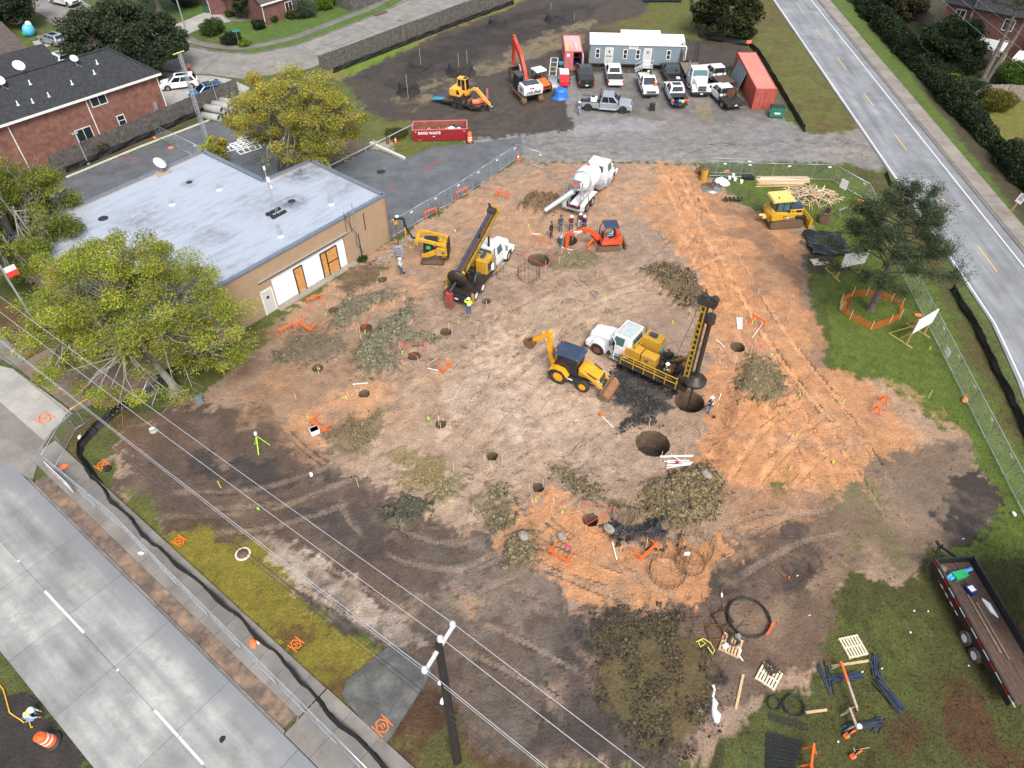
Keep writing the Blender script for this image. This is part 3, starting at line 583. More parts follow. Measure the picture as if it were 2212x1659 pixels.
pm('verge_dirt',(.115,.085,.068),.95,var=.4,scale=2.5,dirt=(.36,.23,.15),damt=.9,dscale=.7,bump=.5,bscale=14)
struct('kerb_verge',MB('verge_dirt').pr([(p.x,p.y)for p in strip(-16.0,10.0,.17,1.02)],-.1,.095,axis='z'))
walk=sheet('sidewalk',strip(-18.5,10.2,1.02,2.95),.05,'joint_dark',.1)
a=-18.5
while a<10.1:
 slab('sidewalk_slab',walk,strip(a+.012,min(a+1.53,10.2)-.012,1.03,2.94),.10,'walk_concrete',.08);a+=1.53

apron=sheet('driveway_apron',strip(10.25,40,.02,3.0),.03,'joint_dark',.1)
for a,b in((10.25,12.2),(12.2,14.3),(14.3,16.5),(16.5,20),(20,30),(30,40)):
 for t0,t1 in((.03,1.4),(1.42,2.98)):slab('apron_slab',apron,strip(a+.012,b-.012,t0,t1),.055,'walk_concrete')
padp=GA([(738,1502),(748,1470),(836,1398),(862,1400),(932,1448),(918,1478),(845,1592),(836,1603),(818,1600)])
sheet('concrete_pad',padp,.035,'pad_concrete',.12);pave(padp)
MB('spray_orange')

drv=GA([(-60,760),(0,792),(30,797),(150,886),(158,893),(120,925),(95,963),(70,1040),(-60,950)])
drive=sheet('driveway',drv,.03,'walk_concrete',.1);pave(drv)
slab('driveway_slab',drive,GA([(-60,758),(0,791),(28,798),(152,888),(118,926),(96,952),(0,868),(-60,822)]),.055,'drive_concrete')
for q in([(-60,826),(0,872),(48,914),(-60,905)],[(-60,908),(48,916),(93,955),(70,985),(30,955),(-60,930)]):slab('driveway_slab',drive,GA(q),.055,'walk_concrete')
lotp=GA([(33,793),(100,756),(190,740),(330,790),(345,850),(235,880),(210,870),(160,888)])
sheet('brown_lot',lotp,.04,'brown_asphalt');pave(lotp)
sheet('entry_walk',GA([(-60,690),(0,720),(58,776),(33,794),(-60,742)]),.045,'walk_concrete');
for p,q in(((78,826),(140,792)),((150,884),(212,848)),((95,862),(106,856))):
 MB('yellow_paint').be(G(*p,.046),G(*q,.046),.12,.006).mk('painted_line',bpy.data.objects['brown_lot'])

lot=GA([(60,440),(147,385),(468,257),(520,262),(600,330),(600,372),(700,376),(800,322),(872,345),(935,318),(1000,312),(1125,297),(1130,330),(1118,342),(850,515),(560,560),(60,560)])
sheet('asphalt_lot',lot,.03,'asphalt_lot');pave(lot)
k=MB('trim_white')
def kerbline(name,pts,w_,h,mat,label=None,cat=None,**kw):
 mb=MB(mat)
 for p,q in zip(pts,pts[1:]):mb.be(G(*p,h/2),G(*q,h/2),w_,h)
 return mb.mk(name,label=label,cat=cat,**kw)
pm('kerb_paint',(.60,.59,.55),.7,var=.15,dirt=(.30,.28,.25),damt=.5,dscale=2)
kerbline('lot_kerb',[(143,383),(300,318),(468,253)],.16,.15,'kerb_paint',kind='structure')
kerbline('concrete_beam',[(800,309),(874,342)],.3,.28,'kerb_paint','long pale beam lying on the ground by the pipe rail','beam')

R0=G(2081,413);BD=R(87.8);D1=Vec((cos(BD),sin(BD),0));D2=Vec((D1.y,-D1.x,0))
conc_mat('road_asphalt',(.225,.232,.245),.07,(.165,.165,.165),.5,wet=.3,rough=.6,lane=(R0,D1,D2,0))
def RS(s,t,z=0):p=R0+D1*s+D2*t;p.z=z;return p
def rstrip(s0,s1,t0,t1):return[RS(s0,t0),RS(s1,t0),RS(s1,t1),RS(s0,t1)]
ledge=[RS(170,-6.5),RS(-15,-6.5),RS(-22,-6.55),RS(-29,-7.6),RS(-38,-9.5),RS(-60,-15)]
rp=ledge+[RS(-60,.95),RS(170,.95)]
sheet('road',rp,.035,'road_asphalt');pave(rp)
walk2=rstrip(-60,170,1.0,3.15);sheet('roadside_walk_base',walk2,.03,'joint_dark',.1);pave(walk2)
w2=bpy.data.objects['roadside_walk_base'];w2.name='roadside_walk'
conc_mat('roadwalk_concrete',(.245,.215,.185),.16,(.16,.14,.12),.6);conc_mat('gutter_concrete',(.165,.155,.145),.15,(.10,.095,.09),.6)
a=-60
while a<110:
 st=1.6 if a<70 else 3.2
 slab('walk_slab',w2,rstrip(a+.012,a+st-.012,1.42,3.14),.075,'roadwalk_concrete',.06);a+=st
a=-60
while a<110:slab('gutter_slab',w2,rstrip(a+.01,a+3.2-.01,1.0,1.40),.06,'gutter_concrete',.05);a+=3.2
road=bpy.data.objects['road']
mb=MB('road_white');mb.pr([(p.x,p.y)for p in rstrip(-60,170,-.06,.06)],.036,.041,axis='z');mb.mk('edge_line',road)
lp=[RS(170,-6.18),RS(-16,-6.22),RS(-22,-6.27),RS(-29.2,-7.27),RS(-38,-9.2),RS(-60,-14.7)]
mb=MB('road_white')
for p,q in zip(lp,lp[1:]):mb.be(p+Vec((0,0,.0385)),q+Vec((0,0,.0385)),.13,.005)
mb.mk('edge_line',road)
for s in(109.4,97.2,85,72.9,58.8,46.6,34.8,23,11.1,-.8,-12.5,-24.7,-37):
 MB('road_yellow').pr([(p.x,p.y)for p in rstrip(s-2.1,s+2.1,-2.9,-2.78)],.036,.041,axis='z').mk('lane_dash',road)

for s in(-12.0-7.3,-5.7,8.3-1.9,18.6):
 pass
for p,q in(((97,1277),(181,1367)),((334,1534),(439,1651))):
 mb=MB('road_white');a,b=G(*p,.0235),G(*q,.0235);mid=(a+b)/2;d=(b-a).normalized()*.03
 mb.be(a,mid-d,.12,.005);mb.be(mid+d,b,.12,.005);mb.mk('lane_dash',street)

sub=GA([(930,-30),(822,27),(735,62),(640,97),(548,116),(470,112),(408,99),(372,84),(330,62),(290,45),(200,16),(120,-40),(10,-40),(60,15),(120,50),(200,80),(300,130),(345,150),(400,158),(450,160),(520,170),(660,150),(690,140),(1080,4),(1130,-30)])
sheet('suburban_street',sub,.03,'suburb_concrete');pave(sub)
mb=MB('joint_dark')
for p,q in(((830,60),(1010,-10)),((700,100),(790,60)),((650,98),(700,128)),((770,52),(830,86)),((432,158),(478,118)),((640,140),(830,60)),((888,0),(960,36))):mb.be(G(*p,.031),G(*q,.031),.07,.006)
mb.mk('joint_line',bpy.data.objects['suburban_street'])
for q in([(352,170),(400,162),(455,164),(500,172),(540,190),(520,210),(470,215),(362,247),(348,205)],):sheet('house_driveway',GA(q),.035,'drive_concrete');pave(GA(q))
sw=[[(405,62),(435,55),(480,25),(500,30),(455,60),(425,78),(385,96),(370,82)]]
sheet('garage_driveway',GA([(352,64),(412,40),(440,28),(500,30),(498,46),(440,58),(405,74),(385,92),(368,82)]),.04,'drive_concrete');pave(GA([(352,64),(412,40),(440,28),(500,30),(498,46),(440,58),(405,74),(385,92),(368,82)]))
mb=MB('suburb_walk')
def walkline(name,pts,wd,z=.045,mat='suburb_walk'):
 mb=MB(mat)
 w_=[G(*p)for p in pts];L_,R_=[],[]
 for i,p in enumerate(w_):
  d=(w_[min(i+1,len(w_)-1)]-w_[max(i-1,0)]).normalized();n=Vec((-d.y,d.x,0))*wd/2
  L_.append(p+n);R_.append(p-n)
 for i in range(len(w_)-1):
  mb.pr([(p.x,p.y)for p in(L_[i],L_[i+1],R_[i+1],R_[i])],z-.1,z-.002*(i%2),axis='z')
 return struct(name,mb)
walkline('suburban_walk',[(395,78),(425,93),(470,101),(520,104),(570,97),(640,80),(720,49),(800,18),(840,-2),(880,-20)],1.5)
walkline('suburban_walk',[(310,40),(340,54),(372,70)],1.5)
walkline('suburban_kerb',[(372,85),(408,100),(470,113),(548,117),(640,98),(735,63),(822,28),(900,-8)],.3,.13,'kerb_concrete')
walkline('suburban_walk',[(350,160),(400,168),(420,162)],1.2)
walkline('front_walk',[(484,30),(500,42),(520,44),(540,40)],1.2)
walkline('suburban_walk',[(110,40),(150,62),(190,90)],2.0)
sheet('side_driveway',GA([(70,90),(100,84),(110,98),(82,108)]),.035,'drive_concrete')
# ---------------- mesh the ground after paving and shafts are known ----------------
for poly,soft in PAVED:
 m=sstep(-.25,.05,sdist(poly,X,Y,1.5));Z=Z*(1-m)-.07*m
SNAPX=X.copy();SNAPY=Y.copy();kill=np.zeros(NV,bool)
for(pu,pv),r,lab in HOLES:
 c=G(pu,pv);d=np.hypot(X-c.x,Y-c.y)
 near=np.abs(d-r)<.085;f=np.where(near,r/np.maximum(d,1e-6),1)
 SNAPX=np.where(near,c.x+(X-c.x)*f,SNAPX);SNAPY=np.where(near,c.y+(Y-c.y)*f,SNAPY)
 mm=1-sstep(r,r+.9,d);Z=Z*(1-mm)+.0*mm
 Z+=.05*np.exp(-((d-r-.45)/.3)**2)
 kill|=d<r-.085
ZG=Z.reshape(SH)
def gz(x,y):
 i=min(max(int(np.searchsorted(gxs,x))-1,0),len(gxs)-2);j=min(max(int(np.searchsorted(gys,y))-1,0),len(gys)-2)
 fx=(x-gxs[i])/(gxs[i+1]-gxs[i]);fy=(y-gys[j])/(gys[j+1]-gys[j])
 return float((ZG[j,i]*(1-fx)+ZG[j,i+1]*fx)*(1-fy)+(ZG[j+1,i]*(1-fx)+ZG[j+1,i+1]*fx)*fy)
def gza(x,y):
 i=np.clip(np.searchsorted(gxs,x)-1,0,len(gxs)-2);j=np.clip(np.searchsorted(gys,y)-1,0,len(gys)-2)
 fx=(x-gxs[i])/(gxs[i+1]-gxs[i]);fy=(y-gys[j])/(gys[j+1]-gys[j])
 return(ZG[j,i]*(1-fx)+ZG[j,i+1]*fx)*(1-fy)+(ZG[j+1,i]*(1-fx)+ZG[j+1,i+1]*fx)*fy
def at(u,v,dz=0.0):
 p=G(u,v);p.z=gz(p.x,p.y)+dz;return p
def npmesh(name,verts,faces,k,mat,cols=None,attr='Col',smooth=False):
 """mesh from numpy arrays: faces (n,k)"""
 me=bpy.data.meshes.new(name);me.vertices.add(len(verts));me.vertices.foreach_set('co',np.asarray(verts,np.float32).ravel())
 nf=len(faces);me.loops.add(nf*k);me.loops.foreach_set('vertex_index',np.asarray(faces,np.int32).ravel())
 me.polygons.add(nf);me.polygons.foreach_set('loop_start',np.arange(0,nf*k,k,dtype=np.int32))
 if smooth:me.polygons.foreach_set('use_smooth',np.ones(nf,bool))
 if cols is not None:
  a=me.attributes.new(attr,'FLOAT_COLOR','POINT');c=np.ones((len(verts),4),np.float32);c[:,:3]=cols;a.data.foreach_set('color',c.ravel())
 me.materials.append(MATS[mat]);me.update(calc_edges=True);return me
def ground_mat():
 m,t,b,N,L=_nodes('ground_soil_and_grass')
 geo=N.new('ShaderNodeNewGeometry');P=geo.outputs['Position']
 col=N.new('ShaderNodeAttribute');col.attribute_name='Col'
 aux=N.new('ShaderNodeAttribute');aux.attribute_name='aux';sa=N.new('ShaderNodeSeparateXYZ');L.new(aux.outputs['Vector'],sa.inputs[0]) 
 trk=N.new('ShaderNodeAttribute');trk.attribute_name='trk';st=N.new('ShaderNodeSeparateXYZ');L.new(trk.outputs['Vector'],st.inputs[0])
 def noise(s,d=4,r=.6):
  n=N.new('ShaderNodeTexNoise');iv(n,'Scale',s);iv(n,'Detail',d);iv(n,'Roughness',r);L.new(P,n.inputs['Vector']);return n.outputs[0]
 def math_(op,a,c=None,v=None):
  n=N.new('ShaderNodeMath');n.operation=op
  for i,q in enumerate((a,c,v)):
   if q is None:continue
   if isinstance(q,(int,float)):iv(n,i,q)
   else:L.new(q,n.inputs[i])
  return n.outputs[0]
 def mapr(x,a,c,d,e):
  n=N.new('ShaderNodeMapRange');L.new(x,n.inputs[0])
  for i,q in enumerate((a,c,d,e)):iv(n,i+1,q)
  return n.outputs[0]
 nA,nB,nC=noise(1.3,5,.7),noise(7,4,.7),noise(24,3,.6)
 v=N.new('ShaderNodeTexVoronoi');iv(v,'Scale',5.5);L.new(P,v.inputs['Vector'])
 
 ph=math_('ADD',math_('MULTIPLY',st.outputs[0],2*PI/.30),math_('MULTIPLY',math_('ABSOLUTE',st.outputs[1]),9.0))
 ph=math_('ADD',ph,math_('MULTIPLY',nA,5.0))
 bars=mapr(math_('SINE',ph),-.2,.5,0,1)
 tread=math_('MULTIPLY',math_('MULTIPLY',bars,mapr(noise(.8,3),.38,.6,0,1)),st.outputs[2])
 f1=mapr(nA,.3,.7,.80,1.20);f2=mapr(nB,.3,.7,.74,1.26);f3=mapr(nC,.3,.7,.74,1.26)
 k=math_('MULTIPLY',math_('MULTIPLY',f1,f2),f3)
 k=math_('MULTIPLY',k,mapr(tread,0,1,1.03,.86))
 mx=N.new('ShaderNodeMix');mx.data_type='RGBA';mx.blend_type='MULTIPLY';iv(mx,0,1);L.new(col.outputs['Color'],mx.inputs[6]);L.new(k,mx.inputs[7])
 
 gn=noise(38,2,.7);gm=N.new('ShaderNodeMix');gm.data_type='RGBA';gm.blend_type='MULTIPLY';L.new(sa.outputs[0],gm.inputs[0]);L.new(mx.outputs[2],gm.inputs[6])
 cr=N.new('ShaderNodeValToRGB');L.new(gn,cr.inputs[0]);e=cr.color_ramp.elements;e[0].position=.3;e[0].color=(.45,.5,.5,1);e[1].position=.72;e[1].color=(1.6,1.45,1.2,1)
 L.new(cr.outputs[0],gm.inputs[7]);L.new(gm.outputs[2],b.inputs['Base Color'])
 h=math_('ADD',math_('MULTIPLY',nB,.06),math_('MULTIPLY',nC,.03));h=math_('ADD',h,math_('MULTIPLY',v.outputs['Distance'],-.04));h=math_('MULTIPLY',h,mapr(sa.outputs[1],0,1,1,.08))
 h=math_('ADD',h,math_('MULTIPLY',tread,-.028))
 bp=N.new('ShaderNodeBump');iv(bp,'Strength',1.0);iv(bp,'Distance',1.0);L.new(h,bp.inputs['Height']);L.new(bp.outputs[0],b.inputs['Normal'])
 L.new(mapr(sa.outputs[1],0,1,.85,.16),b.inputs['Roughness']);iv(b,'Specular IOR Level',.4)
 MATS['ground']=m
ground_mat()
nx,ny=len(gxs),len(gys)
ii=np.arange(NV).reshape(SH)
faces=np.stack([ii[:-1,:-1].ravel(),ii[:-1,1:].ravel(),ii[1:,1:].ravel(),ii[1:,:-1].ravel()],1)
faces=faces[~kill[faces].any(1)]
onrim=np.zeros(NV,bool)
for(pu,pv),r,lab in HOLES:
 c=G(pu,pv);d=np.hypot(SNAPX-c.x,SNAPY-c.y);onrim|=d<=r+.002
faces=faces[~onrim[faces].all(1)]
gme=npmesh('ground',np.stack([SNAPX,SNAPY,Z],1),faces,4,'ground',np.clip(COLR,.008,.8),smooth=True)
for nm,arr in(('aux',np.stack([GRASS,WET,0*X],1)),('trk',TRK)):
 a=gme.attributes.new(nm,'FLOAT_VECTOR','POINT');a.data.foreach_set('vector',arr.astype(np.float32).ravel())
put('ground',gme,kind='structure')
for k,((pu,pv),r,lab)in enumerate(HOLES):
 c=G(pu,pv);t=thing('drilled_shaft',lab,'drilled hole',c,0,'drilled foundation shafts')
 n=36;dep=5.0 if r<.9 else(2.0 if k in(13,14)else 2.6)
 rings=[[Vec(((r+.03*(q==0)+.03*sin(3*i+q)*(q>0))*cos(2*PI*i/n),(r+.03*(q==0)+.03*sin(3*i+q)*(q>0))*sin(2*PI*i/n),z))for i in range(n)]for q,z in enumerate((.015,-.12,-.6,-1.2,-dep))]
 MB('shaft_wall').lo(rings,smooth=True,caps=False).mk('shaft_wall',t)
 bm=MB('shaft_floor');pts=[(0,0)]+[(r*q*cos(2*PI*i/18),r*q*sin(2*PI*i/18))for q in(.5,1.02)for i in range(18)]
 vs=[(x,y,-dep+.25+uni(-.08,.08))for x,y in pts]
 bm.add(vs,[(0,1+i,1+(i+1)%18)for i in range(18)]+[(1+i,19+i,19+(i+1)%18,1+(i+1)%18)for i in range(18)],smooth=True)
 bm.mk('shaft_floor',t)

pm('clod',(1,1,1),.95,var=.25,scale=12,attr='Col',bump=.5,bscale=18)
OCT=np.array([(1,0,0),(-1,0,0),(0,1,0),(0,-1,0),(0,0,1),(0,0,-1)],float)
OF=np.array([(0,2,4),(2,1,4),(1,3,4),(3,0,4),(2,0,5),(1,2,5),(3,1,5),(0,3,5)])
def clod_mesh(name,x,y,z,s,cols):
 n=len(x);v=OCT[None]*(s[:,None,None]*RNG.uniform(.55,1.25,(n,6,1)))*RNG.uniform(.6,1.3,(n,1,3))
 v[:,:,2]*=.75;a=RNG.uniform(0,2*PI,n);ca,sa=np.cos(a)[:,None],np.sin(a)[:,None]
 vx=v[:,:,0]*ca-v[:,:,1]*sa;vy=v[:,:,0]*sa+v[:,:,1]*ca
 co=np.stack([vx+x[:,None],vy+y[:,None],v[:,:,2]+z[:,None]],2).reshape(-1,3)
 f=(OF[None]+(np.arange(n)*6)[:,None,None]).reshape(-1,3)
 return npmesh(name,co,f,3,'clod',np.repeat(cols,6,0))
def in_poly(px,py,poly):
 ins=np.zeros(px.size,bool)
 for i in range(len(poly)):
  a=poly[i];b=poly[(i+1)%len(poly)];c=(a[1]>py)!=(b[1]>py)
  ins^=c&(px<(b[0]-a[0])*(py-a[1])/(b[1]-a[1]+1e-12)+a[0])
 return ins
def scatter(poly,n,over=1.25):
 """n random ground points in a surveyed outline, denser towards its middle"""
 w=[G(*p)for p in poly];P=[(p.x,p.y)for p in w];c=np.mean(P,0)
 xs=[p[0]for p in P];ys=[p[1]for p in P];ox,oy=[],[]
 Q=[tuple(c+(np.array(p)-c)*over)for p in P];got=0;x=np.empty(0);y=np.empty(0)
 HC=[(G(*h[0]),h[1])for h in HOLES]
 while x.size<n:
  a=RNG.uniform(min(xs)-1,max(xs)+1,n*2);b=RNG.uniform(min(ys)-1,max(ys)+1,n*2)
  jx=(vnoise(a*.9,b*.9,5)-.5)*1.2;jy=(vnoise(a*.9,b*.9,6)-.5)*1.2
  k=in_poly(a+jx,b+jy,P)|(in_poly(a+jx,b+jy,Q)&(RNG.random(a.size)<.2))
  for c_,r_ in HC:k&=np.hypot(a-c_.x,b-c_.y)>r_+.12
  x=np.concatenate([x,a[k]]);y=np.concatenate([y,b[k]])
 return x[:n],y[:n]
for poly,hh,cols,cnt,sz,lab in HEAPS:
 x,y=scatter(poly,int(cnt*(4.2 if hh>.38 else 3.4)));k=fbm(x*.9,y*.9,3,77)+RNG.uniform(-.12,.12,x.size)>(.40 if hh>.38 else.5);x,y=x[k],y[k];cnt=x.size;s=sz*.34*np.exp(RNG.normal(0,.6,cnt));s=np.clip(s,.015,.20)
 z=gza(x,y)+s*.15
 cc=np.array(cols)[RNG.integers(0,len(cols),cnt)]*RNG.uniform(.75,1.25,(cnt,1))
 put('spoil_heap',clod_mesh('spoil_heap',x,y,z,s,cc),label=lab,cat='soil heap',group='heaps of drilled spoil')

x,y=scatter(SITE,26000,1.0);z=gza(x,y);s=np.clip(.035*np.exp(RNG.normal(0,.5,x.size)),.015,.14)
i=np.clip(np.searchsorted(gxs,x),0,nx-1);j=np.clip(np.searchsorted(gys,y),0,ny-1);base=COLR[j*nx+i]
keep=GRASS[j*nx+i]<.4
put('soil_crumbs',clod_mesh('soil_crumbs',x[keep],y[keep],z[keep],s[keep],base[keep]*RNG.uniform(.55,1.35,(keep.sum(),1))),kind='stuff',label='loose crumbs of soil over the worked ground',cat='soil')

pm('blade',(1,1,1),.8,var=.1,attr='Col',spec=.2)
def turf(name,label,n,box):
 x=RNG.uniform(box[0],box[1],n);y=RNG.uniform(box[2],box[3],n)
 i=np.clip(np.searchsorted(gxs,x),0,nx-1);j=np.clip(np.searchsorted(gys,y),0,ny-1);q=j*nx+i
 k=(GRASS[q]>RNG.uniform(.45,.9,n))&(Z[q]>-.06);x,y,q=x[k],y[k],q[k];n=x.size
 h=RNG.uniform(.05,.15,n);a=RNG.uniform(0,2*PI,n);wd=RNG.uniform(.015,.04,n);le=RNG.uniform(-.08,.08,(n,2));z=gza(x,y)-.01
 co=np.stack([np.stack([x-wd*np.cos(a),y-wd*np.sin(a),z],1),np.stack([x+wd*np.cos(a),y+wd*np.sin(a),z],1),np.stack([x+le[:,0],y+le[:,1],z+h],1)],1).reshape(-1,3)
 c=COLR[q]*RNG.uniform(.6,1.7,(n,1))*np.stack([RNG.uniform(.85,1.25,n),np.ones(n),np.ones(n)],1)
 put(name,npmesh(name,co,np.arange(3*n).reshape(-1,3),3,'blade',np.repeat(c,3,0)),kind='stuff',label=label,cat='grass')
turf('grass','short turf blades on the verges and lawns around the site',330000,(-45,40,11,75))
# ---------------- buildings ----------------
ANG=R(51.0)

bw=G(845,518);HB=4.88
B=thing('flat_roof_building','tan flat roofed building with pale grey roof and boarded white storefront','building',bw,ANG)
mb=MB('stucco_tan')
foot=[(0,0),(0,10.3),(-5.4,10.8),(-5.6,20.4),(-25,20.0),(-25,0)]

SX0,SX1,SZ=-13.5,-5.4,3.05
mb.b(SX1,0,-.0,.3,-.1,HB);mb.b(-25,SX0,0,.3,-.1,HB);mb.b(SX0,SX1,0,.3,SZ,HB)
for p,q in zip(foot,foot[1:]):
 mb.be((p[0]-(.13 if p[0]==q[0]==0 else 0),p[1],HB/2-.05),(q[0]-(.13 if p[0]==q[0]==0 else 0),q[1],HB/2-.05),.25,HB+.08)
mb.mk('wall',B)
def roof_mat():
 m,t,b,N,L=_nodes('roof_membrane')
 tc=N.new('ShaderNodeTexCoord');mp=N.new('ShaderNodeMapping');iv(mp,'Scale',(.35,1.6,1));iv(mp,'Rotation',(0,0,R(-55)));L.new(tc.outputs['Object'],mp.inputs['Vector'])
 def noise(s,vec,d=5,r=.65):
  n=N.new('ShaderNodeTexNoise');iv(n,'Scale',s);iv(n,'Detail',d);iv(n,'Roughness',r);L.new(vec,n.inputs['Vector']);return n.outputs[0]
 def mapr(x,a,c,d,e):
  n=N.new('ShaderNodeMapRange');L.new(x,n.inputs[0])
  for i,q in enumerate((a,c,d,e)):iv(n,i+1,q)
  return n.outputs[0]
 m1=N.new('ShaderNodeMix');m1.data_type='RGBA';L.new(mapr(noise(1.1,mp.outputs[0]),.48,.75,0,.75),m1.inputs[0]);iv(m1,6,(.36,.40,.47,1));iv(m1,7,(.22,.245,.30,1))
 m2=N.new('ShaderNodeMix');m2.data_type='RGBA';L.new(mapr(noise(.35,tc.outputs['Object'],6,.6),.58,.72,0,.65),m2.inputs[0]);L.new(m1.outputs[2],m2.inputs[6]);iv(m2,7,(.17,.17,.19,1))
 out=m2.outputs[2];wn=noise(1.3,tc.outputs['Object'],6,.7)
 for(u,v),r,c in(((632,436),1.7,.9),((650,368),3.0,.85),((460,505),2.2,.5),((409,394),1.0,.8),((560,440),3.5,.3),((300,470),3.5,.45),((740,400),2.5,.35)):
  q=MRo(-ANG,3,'Z')@(G(u,v,HB)-bw);d=N.new('ShaderNodeVectorMath');d.operation='DISTANCE';L.new(tc.outputs['Object'],d.inputs[0]);iv(d,1,(q.x,q.y,HB-.12))
  mm=N.new('ShaderNodeMath');mm.operation='MULTIPLY';L.new(mapr(d.outputs['Value'],.15*r,r,c,0),mm.inputs[0]);L.new(mapr(wn,.35,.6,0,1),mm.inputs[1])
  mx=N.new('ShaderNodeMix');mx.data_type='RGBA';L.new(mm.outputs[0],mx.inputs[0]);L.new(out,mx.inputs[6]);iv(mx,7,(.045,.045,.05,1));out=mx.outputs[2]
 L.new(out,b.inputs['Base Color']);iv(b,'Roughness',.5);MATS['roof_membrane']=m
roof_mat()
rp=[(-.2,.2),(-.2,10.2),(-5.5,10.7),(-5.7,20.3),(-24.9,19.9),(-24.9,.2)]
roof=MB('roof_membrane').pr(rp,HB-.35,HB-.12,axis='z').mk('roof',B)
pm('roof_edge',(.17,.21,.28),.5,.3,var=.15)
cop=MB('roof_edge')
fr=foot+[foot[0]]
for p,q in zip(fr,fr[1:]):cop.be((p[0]-.05*(p[0]>-1),p[1]+.1,HB+.02),(q[0]-.05*(q[0]>-1),q[1]+.1,HB+.02),.42,.10)
cop.mk('parapet_cap',B)

sf=MB('white_panel');sf.b(SX0,SX1,.22,.30,.0,SZ);sf.mk('storefront_panel',B)
for x0,x1 in((-13.45,-12.55),(-12.5,-11.6),(-11.55,-8.55),(-8.5,-5.45)):
 MB('white_panel').b(x0,x1,.17,.22,.12,SZ-.05).mk('wall_panel',B)
dd=MB('plywood');dd.b(-11.1,-10.3,.10,.17,.25,2.6);dd.mk('boarded_door',B,label='narrow plywood board over the left opening')
for x0,x1,z0,z1 in((-8.15,-7.62,.2,2.6),(-7.5,-6.4,.2,1.3),(-7.5,-6.4,1.38,2.6)):
 MB('plywood').b(x0,x1,.10,.17,z0,z1).mk('plywood_board',B)
fr=MB('blackp')
for x in(-11.14,-10.26,-8.2,-7.56,-6.35):fr.b(x-.04,x+.04,.06,.16,.12,2.66)
for x0,x1,z in((-11.14,-10.26,2.64),(-8.2,-6.35,2.64),(-7.55,-6.35,1.34)):fr.b(x0,x1,.07,.16,z-.04,z+.04)
fr.mk('frame',B)
lt=MB('rust');lt.b(SX0-1.2,SX1+.3,-.04,.1,SZ+.12,SZ+.22);lt.b(SX0-1.2,SX1+.6,-.14,.06,SZ+.3,SZ+.36,'galv');lt.mk('awning_track',B)
MB('rock').b(SX0-.2,SX1+.6,-.55,.22,-.06,.12).mk('step',B)
dr=MB('door_grey');dr.b(-14.7,-13.75,-.05,.06,.02,2.3);dr.mk('door',B,label='plain pale grey steel door');
d_=bpy.data.objects['door'];MB('blackp').b(-14.35,-14.1,-.07,-.05,1.5,1.75).mk('door_window',d_)
MB('trim_white').b(-14.82,-14.7,-.06,.05,0,2.4).b(-13.75,-13.63,-.06,.05,0,2.4).b(-14.82,-13.63,-.06,.05,2.3,2.42).mk('door_frame',B)

for x,z0,z1,r in((-4.0,.2,HB+.9,.06),(-3.85,.2,2.6,.04),(-2.9,2.6,4.4,.035),(-5.0,3.4,HB+.6,.02),(-4.5,3.2,HB+.5,.02)):
 MB('dksteel' if r<.05 else 'galv').cyl((x,-.09,z0),(x+.02,-.09,z1),r,n=6).mk('conduit',B)
MB('dark_wire').tu([(-5.0,-.1,5.2),(-4.8,-.25,4.4),(-4.4,-.2,3.4),(-4.1,-.2,2.8),(-4.4,-.3,2.0),(-3.9,-.2,1.1),(-3.7,-.2,.6)],.025).mk('loose_cable',B)
MB('oldwood').be((-19.5,-.3,-.0),(-20.0,-.12,2.0),.22,.08).mk('plank',None,label='plank leaning against the tan wall behind the big tree',cat='plank',loc=bw,rz=ANG)

def onroof(u,v,z=HB-.12):return G(u,v,z)
def put_on(name,label,cat,u,v,group=None):return thing(name,label,cat,onroof(u,v),ANG,group)
t=put_on('satellite_dish','round satellite dish on a timber ballast frame on the flat roof','satellite dish',352,374)
bb=MB('oldwood');bb.b(-.7,.7,-.5,-.2,0,.16);bb.b(-.7,.7,.2,.5,0,.16);bb.mk('ballast',t)
MB('galv').cyl((0,0,.1),(0,0,.85),.05).cyl((0,0,.85),(.35,-.4,.75),.025).mk('mount',t)
def dishM(c,d):return MTr(c)@Vec(d).to_track_quat('Z','Y').to_matrix().to_4x4()
def dish(r,c,d,mat='porc'):return MB(mat).la([(.0,-.02),(r*.5,.03*r),(r,.2*r),(r,.22*r),(r*.5,.06*r),(0,.01)],None,20,dishM(c,d))
dish(.62,(0,0,1.0),(.35,-.55,.75)).mk('dish',t)
t=put_on('antenna_mast','thin antenna mast with white heads on a dark ballast frame on the roof','antenna',597,462)
bb=MB('blackp');bb.b(-.75,.75,-.55,-.25,0,.18);bb.b(-.75,.75,.25,.55,0,.18);bb.b(-.75,-.5,-.5,.5,.18,.25);bb.mk('ballast',t)
MB('galv').cyl((0,0,.1),(0,0,4.3),.045).cyl((.5,.4,.1),(0,0,1.5),.02).cyl((-.5,.4,.1),(0,0,1.5),.02).cyl((0,-.5,.1),(0,0,1.5),.02).mk('mast',t)
MB('porc').b(-.1,.1,-.25,.0,3.2,3.6).b(.1,.3,.0,.2,2.4,2.7).cyl((0,0,4.3),(0,0,4.6),.1,n=8).mk('antenna_head',t)
for(u,v),lab in(((606,511),'tall white roof vent nearest the front wall, toward the near end'),((716,442),'white roof vent pipe near the conduits at the far end'),((372,442),'small white roof vent in the middle of the pale roof'),((474,410),'low white vent near the notch of the roof')):
 t=put_on('roof_vent',lab,'roof vent',u,v,'vents on the flat roof');hh=1.1 if v>440 and u>500 else.45
 MB('porc').la([(.28,0),(.26,.05),(.12,.12)],None,10).mk('flashing',t);MB('galv').cyl((0,0,.1),(0,0,hh),.11).cyl((0,0,hh),(0,0,hh+.12),.16,r2=.13).mk('pipe',t)
